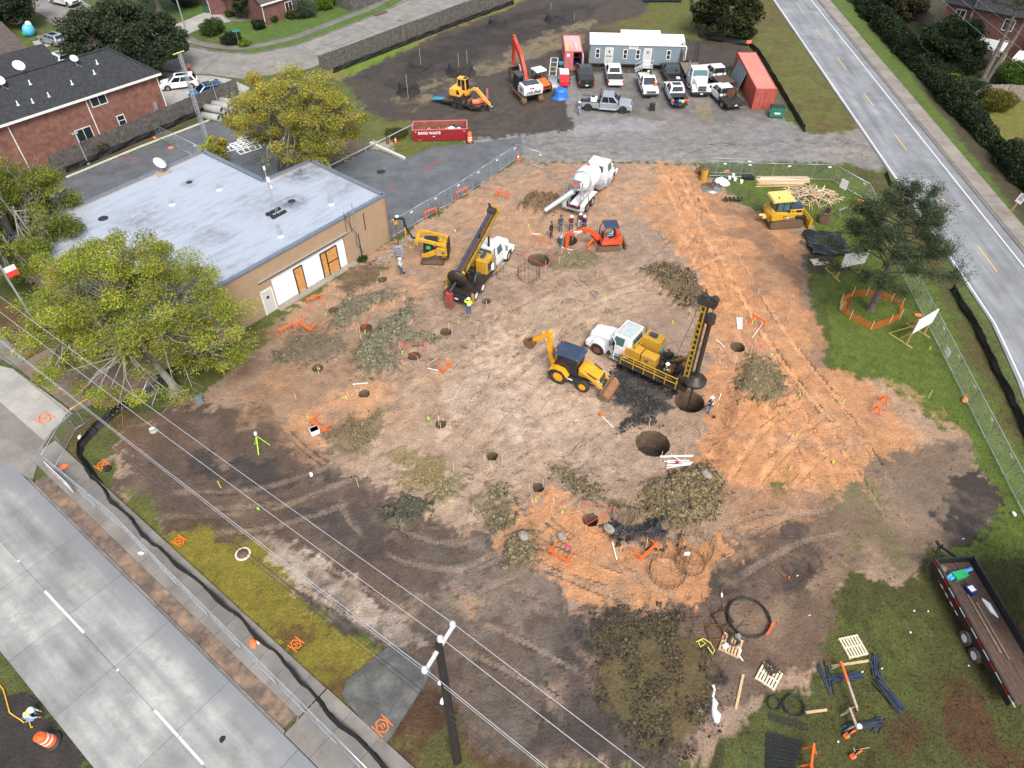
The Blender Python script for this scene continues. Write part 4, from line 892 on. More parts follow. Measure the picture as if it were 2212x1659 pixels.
for(u,v),lab,r in(((223,472),'dark roof drain by the left tree crown',.45),((409,394),'dark roof drain with a stain in the middle of the roof',.3),((630,435),'roof drain in a black sooty stain near the antenna',.35)):
 put('roof_drain',MB('blackp').la([(r,0),(r*.9,.05),(r*.4,.1),(0,.12)],None,14).mesh('roof_drain'),None,0,onroof(u,v),0,label=lab,cat='roof drain',group='drains on the flat roof')
sm=MB('roof_membrane')
for k in range(10):y=1.6+k*1.85;x0,x1=-24.8,(-.3 if y<10 else-5.8);sm.b(x0,x1,y-.05,y+.05,HB-.121,HB-.112)
sm.mk('roof_seam',B)

EA,EZ=R(49.14),5.6
C=G(346,158,EZ);C=Vec((C.x,C.y,0))
H=thing('brick_house','two storey red brick house with black hip roof behind the wood fence','house',C,EA)
W,D=30.0,7.5
mb=MB('brick_red');mb.b(-W,-.45,.45,D-.45,-.1,EZ-.02);mb.mk('wall',H)
rz_=EZ+2.9
rf=MB('shingle_black');e0=EZ
P_=[(0,0,e0),(-W,0,e0),(-W,D,e0),(0,D,e0),(-3.4,D/2,rz_),(-W,D/2,rz_)]
rf.add(P_,[(0,4,5,1),(3,2,5,4),(0,3,4),(1,5,2),(0,1,2,3)]);rf.mk('roof',H)
rr_=bpy.data.objects['roof.001']if 'roof.001' in bpy.data.objects else bpy.data.objects['roof']
ridge=MB('shingle_black');ridge.be((-3.4,D/2,rz_+.03),(-W,D/2,rz_+.03),.3,.07)
for q in((0,0),(0,D)):ridge.be((-3.4,D/2,rz_+.03),(q[0],q[1],e0+.06),.28,.06)
ridge.mk('ridge_cap',H)
fa=MB('trim_white');fa.b(-W,.06,-.09,.0,EZ-.22,EZ+.02);fa.b(0,.09,-.09,D+.09,EZ-.22,EZ+.02);fa.b(-W,0,0,.45,EZ-.06,EZ-.02);fa.mk('fascia',H)
for x in(-.42,-9.05,-17.5):MB('trim_white').b(x-.05,x+.05,.36,.45,0,EZ-.1).mk('downspout',H)
def window(parent,x,z,w_,h_,y,n=2,vert=True,mat='trim_white',name='window',flip=-1):
 """window on a wall facing local -y"""
 f=MB(mat);t_=.09
 for a0,a1,b0,b1 in((x-w_/2-t_,x+w_/2+t_,z-h_/2-t_,z-h_/2),(x-w_/2-t_,x+w_/2+t_,z+h_/2,z+h_/2+t_),(x-w_/2-t_,x-w_/2,z-h_/2,z+h_/2),(x+w_/2,x+w_/2+t_,z-h_/2,z+h_/2)):f.b(a0,a1,y-.05,y+.01,b0,b1)
 for i in range(1,n):
  if vert:q=x-w_/2+w_*i/n;f.b(q-.03,q+.03,y-.045,y,z-h_/2,z+h_/2)
  else:q=z-h_/2+h_*i/n;f.b(x-w_/2,x+w_/2,y-.045,y,q-.03,q+.03)
 o=f.mk(name,parent);MB('house_glass').b(x-w_/2,x+w_/2,y-.02,y+.005,z-h_/2,z+h_/2).mk('pane',o);return o
window(H,-7.7,4.75,1.7,1.0,.45);window(H,-10.6,1.75,1.7,1.3,.45);window(H,-6.1,1.85,.75,1.1,.45,2,False)
MB('galv').b(-1.9,-1.55,.25,.45,1.7,2.5).b(-2.1,-1.8,.3,.45,.9,1.6).mk('meter_box',H)
MB('oldwood').b(-7.1,-5.9,.3,.45,.6,1.1).mk('shutter',H)
for x,y,lab in((-9.3,1.5,1),(-12.2,1.1,1),(-14.0,1.0,1),(-15.4,1.2,1),(-6.5,1.8,1),(-5.5,2.6,1),(-13.0,2.6,1)):
 z=EZ+y/(D/2)*2.9;MB('galv').la([(.2,-.05),(.18,.05),(.08,.1),(.07,.45),(.0,.46)],None,8,MTr((x,y,z))).mk('vent_pipe',H)
for k,(x,y,r,lab)in enumerate(((-15.6,2.9,.55,'left dish of the pair on the black roof ridge'),(-12.9,4.0,.6,'right dish of the pair on the black roof ridge'),(-7.6,2.9,.42,'small white dish alone on the black roof slope'))):
 z=EZ+min(y,D-y)/(D/2)*2.9;t=thing('satellite_dish',lab,'satellite dish',H.matrix_basis@Vec((x,y,z)),EA)
 MB('galv').cyl((0,0,-.1),(0,0,.75),.04).cyl((0,0,.3),(.4,-.3,-.1),.02).mk('mount',t);dish(r,(0,0,.85),(.1,-.6,.7)).mk('dish',t)

def gable(name,label,pA,pB,depth,ez,rise,mat,wallmat,over=.3,trim='trim_white'):
 """gable house: pA, pB ground points of the front eave line (left to right), depth away from viewer's left normal"""
 d=(pB-pA);L_=d.length;a=math.atan2(d.y,d.x);t=thing(name,label,'house',Vec((pA.x,pA.y,0)),a)
 w_=MB(wallmat);w_.b(over,L_-over,over,depth-over,-.1,ez);w_.pr([(over,ez),(depth-over,ez),(depth/2,ez+rise-.15)],over,L_-over,axis='x');w_.mk('wall',t)
 r_=MB(mat)
 for s in(0,1):
  y0=0 if s==0 else depth;r_.qu((0,y0,ez),(L_,y0,ez),(L_,depth/2,ez+rise),(0,depth/2,ez+rise),None,.12 if s==0 else-.12)
 r_.mk('roof',t)
 f=MB(trim);f.b(0,L_,-.06,0,ez-.16,ez+.1);f.mk('fascia',t)
 return t
pa,pb=G(-190,160,5),G(78,98,5)
gable('brown_roof_house','neighbouring house with weathered brown shingle roof at the left edge',G(-150,190,4.6),G(72,118,4.6),9.5,4.6,3.0,'shingle_brown','brick_red')
gable('brick_house_wing','low black shingle wing joined behind the red brick house',G(-60,195,4.6),G(133,140,4.6),7.0,4.3,1.9,'shingle_black','brick_red')

H2=gable('garage_house','dark brick house with white garage door across the suburban street',G(452,34,0),G(560,30,0),12,3.0,3.0,'shingle_brown','brick_dark')
g=H2
L2=(G(560,30)-G(452,34)).length
MB('trim_white').b(-.0,.3-.02,1.0,6.2,.1,2.5).mk('garage_door',g)
p0=G(444,32)
H3=gable('corner_brick_house','dark brick corner house with grey roof and shrubs along its wall',G(573,57,0),G(668,26,0),9,3.0,2.6,'shingle_brown','brick_dark')
L3=(G(668,26)-G(573,57)).length
window(H3,L3*.6,1.6,1.2,1.3,.3);window(H3,L3*.85,1.6,1.0,1.3,.3)
MB('trim_white').b(.28,.36,.2,.3,0,2.9).mk('downspout',H3)

gd=thing('garage','brick garage front with wide white sectional door','garage',G(446,14),heading(G(446,14),G(492,33)))
Lg=(G(492,33)-G(446,14)).length
MB('brick_dark').b(-.8,.3,.05,6,-.1,3.0).b(Lg-.3,Lg+1.2,.05,6,-.1,3.0).b(.3,Lg-.3,.05,6,2.5,3.0).mk('wall',gd)
for k in range(4):MB('whites').b(.3,Lg-.3,.12,.2,.05+.61*k,.05+.61*k+.6).mk('door_panel',gd)
MB('shingle_brown').qu((-1.2,-.4,3.0),(Lg+1.6,-.4,3.0),(Lg+1.6,6,5.2),(-1.2,6,5.2),None,.12).mk('roof',gd)
MB('trim_white').b(-1.2,Lg+1.6,-.5,-.4,2.9,3.12).mk('fascia',gd)

q0=G(2085,112);ha=R(-38)
H4=thing('garden_house','dark red brick house half hidden by trees at the top right','house',G(2100,120),R(-40))
MB('brick_dark').b(-6,16,1.8,9,-.1,5.4).mk('wall',H4)
MB('shingle_black').qu((-6.5,1.3,5.4),(16.5,1.3,5.4),(16.5,6,7.6),(-6.5,6,7.6),None,.12).mk('roof',H4)
for x in(-4.6,-3.3,-2.0):window(H4,x,1.5,1.0,2.0,1.8,1);
for x in(-4,2.5,8):window(H4,x,4.2,1.2,1.3,1.8)
window(H4,3.0,1.2,1.5,2.0,1.8,2)
po=thing('porch_canopy','white flat porch canopy on white posts beside the dark brick house','canopy',G(2079,125),R(-40))
MB('trim_white').b(-.2,5.2,-3.0,.6,2.7,2.95).mk('canopy_roof',po)
for k in range(16):MB('trim_white').b(-.15+k*.34,-.05+k*.34,-3.25,-3.0,2.72,2.9).mk('rafter_end',po)
for x,y in((0,-2.8),(5,-2.8),(5,.3),(0,.3)):MB('trim_white').b(x-.09,x+.09,y-.09,y+.09,0,2.7).mk('post',po)
po2=dup(po,G(2180,160),R(-40),'second white porch canopy, at the right edge behind the shrubs')
# ---------------- trees, shrubs, hedges ----------------
def leaf_mat(name,rough=.6):
 m,t,b,N,L=_nodes(name)
 a=N.new('ShaderNodeAttribute');a.attribute_name='Col';L.new(a.outputs['Color'],b.inputs['Base Color']);iv(b,'Roughness',rough);iv(b,'Specular IOR Level',.3)
 tr=N.new('ShaderNodeBsdfTranslucent');L.new(a.outputs['Color'],tr.inputs['Color']);mx=N.new('ShaderNodeMixShader');iv(mx,0,.45)
 out=N['Material Output'];L.new(b.outputs[0],mx.inputs[1]);L.new(tr.outputs[0],mx.inputs[2]);L.new(mx.outputs[0],out.inputs[0]);MATS[name]=m
leaf_mat('leaf')
pm('bark_pale',(.25,.23,.20),.9,var=.3,scale=3,bump=.5,bscale=12)
pm('bark_dark',(.075,.062,.05),.9,var=.35,scale=3,bump=.5,bscale=12)
pm('bark_pine',(.13,.105,.09),.9,var=.35,scale=3,bump=.6,bscale=9)
def leaves(name,pts,size,cols,parent,upw=.9,needle=False):
 """one quad per leaf spray at each point; colours drawn per leaf and per clump"""
 n=len(pts);s=size*RNG.uniform(.6,1.4,n)
 nrm=RNG.normal(0,1,(n,3));nrm[:,2]+=upw;nrm/=np.linalg.norm(nrm,axis=1)[:,None]
 t=np.cross(nrm,RNG.normal(0,1,(n,3)));t/=np.linalg.norm(t,axis=1)[:,None]+1e-9;bt=np.cross(nrm,t)
 asp=.16 if needle else.55
 co=np.stack([pts-t*s[:,None],pts-bt*(s*asp)[:,None],pts+t*s[:,None],pts+bt*(s*asp)[:,None]],1).reshape(-1,3)
 return put(name,npmesh(name,co,np.arange(4*n).reshape(-1,4),4,'leaf',np.repeat(cols,4,0)),parent)
def pick(n,palette,wts,clump=None,var=.25):
 p=np.array(palette);k=RNG.choice(len(p),n,p=np.array(wts)/sum(wts))
 return p[k]*RNG.uniform(1-var,1+var,(n,1))
def branch_tree(name,label,base,h,rx,ry,palette,wts,nleaf=26000,lsize=.2,bark='bark_pale',trunk_r=.32,z0=.28,nclump=130,clump_r=1.0,lean=(0,0),group=None,cat='tree',flat=.55,nl=None,seed=1,bare=0.15,patch=None):
 """broadleaf: trunk, limbs reaching to clump centres in a dome, twigs, leaves gathered in clumps"""
 rng=np.random.default_rng(seed);t=thing(name,label,cat,base,0,group)
 cz=h*(z0+(1-z0)*.45);ctr=[]
 while len(ctr)<nclump:
  p=rng.uniform(-1,1,3);r=np.linalg.norm(p)
  if r>1 or r<.38 or p[2]<-.75:continue
  if vnoise(np.array([p[0]*2.6+seed]),np.array([p[1]*2.6+p[2]*1.5]),seed)[0]<.30:continue
  q=np.array([p[0]*rx*(1-.12*p[2]),p[1]*ry*(1-.12*p[2]),cz+p[2]*h*(1-z0)*flat]);q[0]+=lean[0]*(q[2]/h);q[1]+=lean[1]*(q[2]/h)
  ctr.append(q)
 ctr=np.array(ctr)
 mb=MB(bark);top=Vec((lean[0]*.4,lean[1]*.4,h*z0+.3))
 mb.tu([(0,0,-.2),(.03,0,.25),(.02,.05,h*z0*.5),top],[trunk_r*1.6,trunk_r*1.05,trunk_r*.9,trunk_r*.8],None,10)
 for k in range(7):a=2*PI*k/7+.3;mb.tu([(trunk_r*.8*cos(a),trunk_r*.8*sin(a),.35),(trunk_r*2.0*cos(a),trunk_r*2.0*sin(a),-.05)],[trunk_r*.35,trunk_r*.12],None,5)
 mb.mk('trunk',t)
 lm=MB(bark);nmain=8;mains=[]
 for k in range(nmain):
  a=2*PI*k/nmain+rng.uniform(-.3,.3);e=Vec((rx*.5*cos(a)+lean[0]*.6,ry*.5*sin(a)+lean[1]*.6,cz+rng.uniform(-.05,.2)*h));mid=top.lerp(e,.5)+Vec((0,0,-.04*h))
  lm.tu([top-Vec((0,0,.3)),mid,e],[trunk_r*.6,trunk_r*.42,trunk_r*.24],None,6);mains.append((mid,e))
 lm.tu([top,(lean[0]*.7,lean[1]*.7,cz+.25*h)],[trunk_r*.7,trunk_r*.25],None,6);mains.append((top,Vec((lean[0]*.7,lean[1]*.7,cz+.25*h))))
 for q in ctr:
  q=Vec(q);m_=min(mains,key=lambda m:(m[1]-q).length);a=m_[0].lerp(m_[1],rng.uniform(.3,1));md=a.lerp(q,.55)+Vec((rng.uniform(-.3,.3),rng.uniform(-.3,.3),rng.uniform(-.2,.3)))
  lm.tu([a,md,q],[trunk_r*.20,trunk_r*.12,.02],None,4)
  for k in range(3):e=q+Vec(rng.normal(0,clump_r*.7,3));lm.tu([md.lerp(q,rng.uniform(.3,1)),e],[trunk_r*.06,.012],None,3)
 lm.mk('limb',t)
 per=rng.dirichlet(np.ones(nclump)*2.2)*nleaf;pts=[];cl=[]
 for q,c in zip(ctr,per):
  if rng.random()<bare:c*=.25
  c=int(c)
  r=clump_r*rng.uniform(.65,1.35);d=rng.normal(0,1,(c,3));d/=np.linalg.norm(d,axis=1)[:,None]+1e-9;d*=(r*rng.random(c)**.42)[:,None];d[:,2]*=.6
  pts.append(q+d);w_=np.array(wts)*rng.uniform(.2,1.9,len(wts));cl.append(pick(c,palette,w_)*rng.uniform(.72,1.3))
 pts=np.concatenate(pts);cl=np.concatenate(cl)
 leaves('crown',pts,lsize,cl,t);return t
YG=[(.31,.35,.045),(.21,.285,.04),(.46,.43,.06),(.60,.33,.04),(.24,.12,.04)]
branch_tree('tree','large yellow green tree in the left foreground with pale trunk before the tan wall',at(380,850),11.6,8.3,6.2,YG,[5,5,2.4,.45,.3],150000,.070,trunk_r=.33,nclump=420,clump_r=.9,lean=(-3.0,2.2),seed=3,bare=.25,z0=.2,flat=.58)
branch_tree('tree','yellow and orange tinged tree behind the tan building roof',Vec((-21.8,70.2,0)),11.8,6.9,5.4,[(.35,.36,.06),(.25,.30,.055),(.47,.41,.065),(.52,.28,.04),(.24,.20,.08)],[4,4,3.2,1.3,1.0],120000,.084,trunk_r=.34,nclump=360,clump_r=.9,lean=(-.2,-.3),seed=5,bare=.25)
branch_tree('tree','dense yellow green tree cut by the left edge of the picture',Vec((-43.5,52.5,0)),11.0,6.0,6.0,[(.22,.27,.04),(.15,.205,.036),(.34,.34,.05),(.42,.23,.03),(.16,.07,.03)],[4,5,2,.4,.4],100000,.084,trunk_r=.38,nclump=280,clump_r=.95,lean=(.3,.2),seed=8,bare=.1,z0=.22)
branch_tree('tree','small bushy yellow tree between the flat roof and the stacked white racks',at(470,350),3.0,1.5,1.5,YG,[3,2,3,1.5,.3],3000,.13,trunk_r=.08,nclump=30,clump_r=.5,seed=12)
OAK=[(.040,.064,.030),(.027,.045,.023),(.062,.088,.038),(.09,.098,.04)]
branch_tree('tree','broad dark evergreen oak behind the black roofed brick house',G(310,165),8.4,7.6,5.6,OAK,[4,4,3,1],46000,.20,'bark_dark',.4,.18,200,1.25,(-3.5,2.5),seed=14,bare=.05)
branch_tree('tree','dark evergreen oak in the top left corner',G(-10,60),8,7.5,6,OAK,[4,5,2,.5],24000,.24,'bark_dark',.4,.2,120,1.3,seed=15,bare=.05)
branch_tree('tree','dark oak whose trunk stands on the top lawn left of the garage',G(346,24),8,6.0,6,OAK,[4,5,2,.5],14000,.24,'bark_pale',.4,.35,80,1.3,seed=17,bare=.05)
branch_tree('tree','slender dark tree beside the corner brick house',G(530,42),4.6,1.5,1.5,OAK,[4,4,3,1],5000,.16,'bark_dark',.1,.2,40,.6,seed=18)
branch_tree('tree','dense dark green tree clump inside the black silt fence at the top',G(1560,78),7.6,4.6,3.6,[(.04,.06,.018),(.026,.042,.016),(.07,.085,.02),(.10,.10,.025)],[4,4,3,1.4],34000,.2,'bark_pale',.16,.12,130,1.1,(0,0),seed=21,bare=.05,flat=.62)
branch_tree('tree','dark leafy tree overhanging the long black trailer at the right edge',G(2330,1420),7.5,3.6,4.2,[(.045,.075,.022),(.03,.052,.018),(.07,.095,.025)],[4,4,2],26000,.12,'bark_dark',.25,.3,120,.8,(-.9,.2),seed=23,bare=.1)
branch_tree('tree','very dark spreading tree over the top right garden',G(2150,70),9.5,5.2,5.2,[(.022,.034,.018),(.014,.024,.014),(.035,.05,.02)],[4,4,2],30000,.24,'bark_dark',.3,.35,120,1.2,seed=25,bare=.1)
branch_tree('tree','bright green tree reaching in at the right top edge',G(2290,160),10.5,3.6,4.2,[(.06,.10,.018),(.04,.07,.016),(.10,.13,.02)],[4,4,2],22000,.22,'bark_dark',.3,.3,90,1.1,seed=26,bare=.1)
branch_tree('tree','mid green garden tree between the hedge and the porch',G(2040,140),6.0,4.2,3.6,[(.035,.06,.022),(.024,.044,.018),(.055,.08,.025)],[4,4,2],26000,.18,'bark_dark',.2,.12,110,1.0,seed=27,bare=.03)
branch_tree('tree','brownish tree by the garden fence at the top right',G(1935,45),5.5,3.4,3.2,[(.075,.06,.028),(.05,.05,.022),(.035,.05,.02)],[4,3,2],16000,.18,'bark_dark',.2,.15,80,.9,seed=28,bare=.1)
def shrub(label,u,v,r,h,palette,wts,n,ls=.1,cat='shrub',group=None,name='shrub',base=None):
 b=base or G(u,v);t=thing(name,label,cat,b,0,group)
 mb=MB('bark_dark')
 for k in range(7):a=RNG.uniform(0,2*PI);mb.tu([(0,0,-.05),(r*.4*cos(a),r*.4*sin(a),h*.5),(r*.75*cos(a),r*.75*sin(a),h*.8)],[.05,.03,.01],None,4)
 mb.mk('stem',t)
 d=RNG.normal(0,1,(n,3));d/=np.linalg.norm(d,axis=1)[:,None];q=RNG.random(n)**.3
 bump=.75+.5*vnoise(d[:,0]*2.2+9,d[:,1]*2.2+d[:,2]*1.7+5,int(u)%40)
 p=d*(q*bump)[:,None]*np.array([r,r,h*.55])+np.array([0,0,h*.5]);p[:,2]=np.abs(p[:,2])
 leaves('foliage',p,ls,pick(n,palette,wts)*(.7+.6*vnoise(p[:,0]*2.5,p[:,1]*2.5+p[:,2],3))[:,None],t);return t
GRN=[(.05,.10,.02),(.035,.07,.018),(.08,.13,.025)]
LIM=[(.16,.26,.02),(.10,.19,.018),(.24,.28,.03)]
DKG=[(.028,.046,.020),(.020,.034,.016),(.045,.062,.024)]
for a in(('large round green bush on the corner lawn',462,72,1.9,1.9,GRN,[4,3,2],5000),('dark bush beside the teal street sign',502,92,1.6,1.3,DKG,[4,3,2],3500),('small lime bush right of the street sign',528,98,1.0,.7,LIM,[4,3,1],1800),('bright green bush at the corner of the brick house wall',592,47,1.0,1.1,GRN,[4,3,3],1800),('silvery green tall shrub by the brick wall',660,36,1.9,2.3,[(.09,.115,.07),(.06,.08,.045),(.12,.14,.09)],[4,3,2],4500),('lime green shrub in the corner by the grey fence',700,20,1.6,2.4,LIM,[3,4,1],4000),('tall green shrub behind the lime shrub',716,8,1.9,3.0,GRN,[3,4,1],4500),('dark shrub at the left of the brick corner house',560,62,1.1,1.2,DKG,[4,3,2],2000),('small green bush by the garage door',498,36,.9,.9,GRN,[4,3,2],1500),('olive shrub beside the silvery shrub',630,40,.9,1.2,[(.10,.12,.03),(.07,.085,.025)],[1,1],1500),('dark round bush behind the garage drive',405,12,2.4,1.8,DKG,[4,3,2],4000),('yellow leaved bush by the right hand board fence',2147,236,2.0,2.4,[(.14,.13,.018),(.09,.10,.016),(.20,.17,.02)],[4,4,2],5000),('vivid lime bush behind the hedge',2052,188,1.5,1.6,LIM,[4,2,2],3500),('bright green bush beside the right white canopy',2185,185,2.6,3.0,[(.07,.15,.016),(.045,.10,.015),(.15,.22,.02)],[4,4,1],7000),('small lime shrub by the end of the board fence',2105,196,1.2,1.3,LIM,[2,4,1],2200),('dark shrub at the foot of the white porch',2075,155,2.6,2.2,DKG,[4,3,2],5000),('dark green bush left of the curved board fence',2088,215,2.2,2.4,DKG,[3,3,2],4500),('dark bush under the garden tree',2030,170,2.2,1.8,DKG,[4,3,1],4000),('green shrub by the wooden fence at the top',1905,28,1.8,2.2,GRN,[2,4,1],3500),('bare reddish shrub at the foot of the left brick wall',215,326,1.4,1.4,[(.10,.055,.035),(.06,.045,.03),(.05,.06,.025)],[3,3,1],1300),('bright green clipped bush at the left edge',-4,40,2.4,2.0,[(.06,.14,.02),(.045,.10,.018)],[1,1],4000),('dark shrub inside the silt fence beside the tree clump',1610,82,1.6,1.8,DKG,[3,3,2],2500),('low weeds in front of the roll-off dumpster by the pipe rail',858,292,1.6,.5,[(.10,.12,.02),(.07,.08,.02)],[1,1],1500),('green weed tuft by the conduits of the tan wall',784,562,.5,.35,GRN,[3,3,1],500)):
 shrub(*a,group='garden shrubs and bushes')
def hedge():
 """long clipped-once, now shaggy hedge beside the road: crown pieces merged, since it reads as one mass"""
 t=thing('hedge','long dark green hedge running beside the road and its walk','hedge',(0,0,0))
 n=92000;s=RNG.uniform(-34,62,n);a=RNG.uniform(0,PI,n);q=RNG.random(n)**.25
 wd=1.55+.55*(vnoise(s*.35,s*0+1,4)-.5)*2;hh=2.5+1.1*(vnoise(s*.22,s*0+7,9)-.5)*2+.35*(vnoise(s*1.1,s*0+3,2)-.5)*2
 tt=7.5+np.cos(a)*wd*q*(.85+.3*vnoise(s*1.3,a*2,5));z=np.sin(a)*hh*q*(.85+.3*vnoise(s*1.4+8,a*2,6))
 p=np.stack([R0.x+D1.x*s+D2.x*tt,R0.y+D1.y*s+D2.y*tt,z],1)
 c=pick(n,[(.030,.052,.022),(.020,.036,.017),(.055,.08,.027),(.10,.11,.035)],[4,4,2.2,.6])*(.65+.7*vnoise(s*.9,tt*.9+z,11))[:,None]
 gap=vnoise(s*.25,s*0,31);c=np.where(((s<-16)[:,None]&(vnoise(s*.8,tt,8)>.45)[:,None]),np.array([.075,.055,.038])*RNG.uniform(.7,1.3,(n,1)),c)
 leaves('foliage',p,.14,c,t)
 mb=MB('bark_dark')
 for k in range(120):s_=-33+k*.79;b=RS(s_,7.5+uni(-.4,.4));mb.tu([b,b+Vec((uni(-.5,.5),uni(-.5,.5),1.6))],[.05,.02],None,4)
 mb.mk('stem',t)
hedge()
def pine(label,base,h,r,tr,n,lean,seed,sp=.12,first=.28):
 rng=np.random.default_rng(seed);t=thing('pine_tree',label,'tree',base)
 ax=lambda f:Vec((lean[0]*f+.12*sin(f*5),lean[1]*f,h*f))
 MB('bark_pine').tu([ax(f)for f in(-.01,.04,.2,.4,.6,.8,1)],[tr*1.35,tr,tr*.9,tr*.75,tr*.55,tr*.3,.03],None,10).mk('trunk',t)
 lm=MB('bark_dark');pts=[]
 for k in range(46):
  f=first+(1-first)*(k/46)**.9;a=k*2.4+rng.uniform(-.4,.4);L_=r*(1-.6*((f-first)/(1-first))**2.4)*rng.uniform(.55,1.1);s=ax(f)
  pp=[s,s+Vec((cos(a)*L_*.4,sin(a)*L_*.4,L_*.10)),s+Vec((cos(a+.15)*L_*.75,sin(a+.15)*L_*.75,L_*.06)),s+Vec((cos(a+.2)*L_,sin(a+.2)*L_,L_*.16))]
  lm.tu(pp,[tr*.26,tr*.18,tr*.1,.015],None,5)
  for j in range(11):
   q=rng.uniform(.35,1);i=min(int(q*3),2);p0=pp[i].lerp(pp[i+1],q*3-i);b=a+rng.uniform(-1.3,1.3);l2=L_*rng.uniform(.14,.38);e=p0+Vec((cos(b)*l2,sin(b)*l2,l2*rng.uniform(-.05,.5)))
   lm.tu([p0,e],[tr*.07,.01],None,3)
   c=max(4,int(n/506));u_=rng.random(c)[:,None];pts.append(np.array(p0)*(1-u_)+np.array(e)*u_+rng.normal(0,sp,(c,3))*(.6+u_))
 lm.mk('limb',t);pts=np.concatenate(pts)
 leaves('crown',pts,.13,pick(len(pts),[(.065,.095,.042),(.045,.07,.035),(.10,.125,.055),(.15,.14,.08)],[4,4,2.5,.8]),t,needle=True,upw=.2)
 return t
pine('tall pine with a dark trunk inside the orange netting by the road',at(1880,670),11.0,5.0,.30,46000,(-.3,.3),4,.2,.26)
pine('tall leaning pine in the top right garden, front one of the pair',G(2115,185),15,4,.34,9000,(.8,.5),5,.2,.6)
pine('tall leaning pine in the top right garden, rear one of the pair',G(2128,178),15,4,.34,9000,(3.0,.5),6,.2,.6)
pine('thin grey pine trunk rising before the dark brick house',G(2062,105),13,3,.25,7000,(1,.5),7,.2,.6)
# ---------------- fences ----------------
def board_fence(name,label,pts,h,mat,bw_=.15,group=None,silt=0):
 t=thing(name,label,'fence',(0,0,0),0,group);nb=0;rest=MB(mat);rail=MB(mat);posts=MB(mat)
 proto=MB(mat).b(0,bw_-.012,-.012,.012,.02,h).mesh('board')
 tot=sum((G(*q)-G(*p)).length for p,q in zip(pts,pts[1:]));step=max(1,0)
 for p,q in zip(pts,pts[1:]):
  a,b=G(*p),G(*q);L_=(b-a).length;ang=heading(a,b);n=int(L_/bw_);d=(b-a).normalized();nn=Vec((-d.y,d.x,0))
  for k in range(n):
   pos=a+d*(k*bw_)+nn*uni(-.008,.008);hz=uni(-.05,.03)
   if nb<290:put('board',proto,t,0,pos+Vec((0,0,hz)),ang);nb+=1
   else:rest.box((pos+d*bw_/2+Vec((0,0,h/2+hz)))[:],(bw_-.012,.024,h),rz=ang)
  for z in(.35,h*.55,h-.25):rail.be(a+nn*.05+Vec((0,0,z)),b+nn*.05+Vec((0,0,z)),.05,.09)
  for k in range(int(L_/2.4)+1):pp=a+d*min(k*2.4,L_)+nn*.08;posts.box((pp.x,pp.y,h/2-.05),(.1,.1,h),rz=ang)
 if rest.v:rest.mk('board_row',t,kind='stuff')
 rail.mk('rail',t);posts.mk('post',t);return t
board_fence('board_fence','weathered dark board fence behind the asphalt lot and the brick house',[(122,376),(200,341),(330,284),(470,224),(520,204)],2.1,'fence_wood',.15)
board_fence('board_fence','long grey board fence between the suburban street and the bare field',[(695,158),(860,94),(1000,40),(1105,2),(1190,-30)],2.3,'fence_wood',.15)
board_fence('board_fence','grey board fence at the top beside the lime shrubs',[(700,5),(760,25),(872,-14)],1.9,'fence_wood',.15)
board_fence('board_fence','curved brownish board fence in the right hand garden',[(2090,232),(2120,214),(2170,214),(2240,220)],1.9,'fence_wood_pale',.15)
board_fence('board_fence','pale board fence behind the hedge at the top',[(1930,2),(1975,40),(2010,62)],1.9,'fence_wood_pale',.15)
def silt(label,pts,h,lean=.15,name='silt_fence',lf=0):
 """black fabric between stakes: sagging, wrinkled, real thickness"""
 w_=[at(*p)for p in pts];P=[]
 for a,b in zip(w_,w_[1:]):
  n=max(2,int((b-a).length/.5))
  for k in range(n):P.append(a.lerp(b,k/n))
 P.append(w_[-1]);rings=[];stk=MB('dksteel')
 for i,p in enumerate(P):
  d=(P[min(i+1,len(P)-1)]-P[max(i-1,0)]).normalized();n=Vec((-d.y,d.x,0));z=gz(p.x,p.y);hh=h*(.82+.18*abs(cos(i*.52)))+uni(-.03,.03);j=uni(-.05,.05)
  pr=[(-.02,-.05),(.10*sin(i*.9)+j,hh*.45),(lean*.5+j,hh),(lean*.5+.03+j,hh),(.13+.10*sin(i*.9)+j,hh*.4),(.35+uni(0,.12),-.02),(.3,-.06)]
  rings.append([Vec((p.x,p.y,z))+n*a+Vec((0,0,b))for a,b in pr])
  if i%5==0:stk.cyl((p.x,p.y,z),(p.x+n.x*lean*.5,p.y+n.y*lean*.5,z+h+.08),.02,n=5)
 t=thing(name,label,'silt fence');MB('silt_black').lo(rings,smooth=False).mk('fabric',t);stk.mk('stake',t)
silt('black silt fence curling along the near sidewalk and corner',[(345,830),(262,882),(205,925),(172,966),(168,988),(200,1035),(235,1080),(262,1105),(330,1180),(420,1255),(520,1345),(640,1462),(705,1545),(770,1600),(830,1665),(880,1720)],.55)
silt('black silt fence behind the large foreground tree along the tan wall',[(345,826),(400,795),(458,760)],.75)
silt('black silt fence round the tree clump above the gravel yard',[(1492,0),(1500,45),(1512,82),(1560,92),(1618,100),(1640,122),(1680,190),(1735,284)],.75)
silt('black silt fence along the right road verge, lower run',[(2052,628),(2100,705),(2140,790),(2180,870),(2230,985)],.75)
silt('short collapsed roll of black silt fence at the haul road mouth',[(1911,378),(1918,395),(1925,405)],.5)
silt('black silt fabric at the foot of the board fence by the asphalt lot',[(146,374),(330,294),(470,232)],.7,.1)
silt('black silt fabric along the foot of the long grey board fence',[(722,158),(860,104),(1000,50),(1110,10)],.7,.1)
silt('black silt fence half hidden below the pine, upper run beside the road',[(1955,445),(1990,505),(2020,560)],.6)
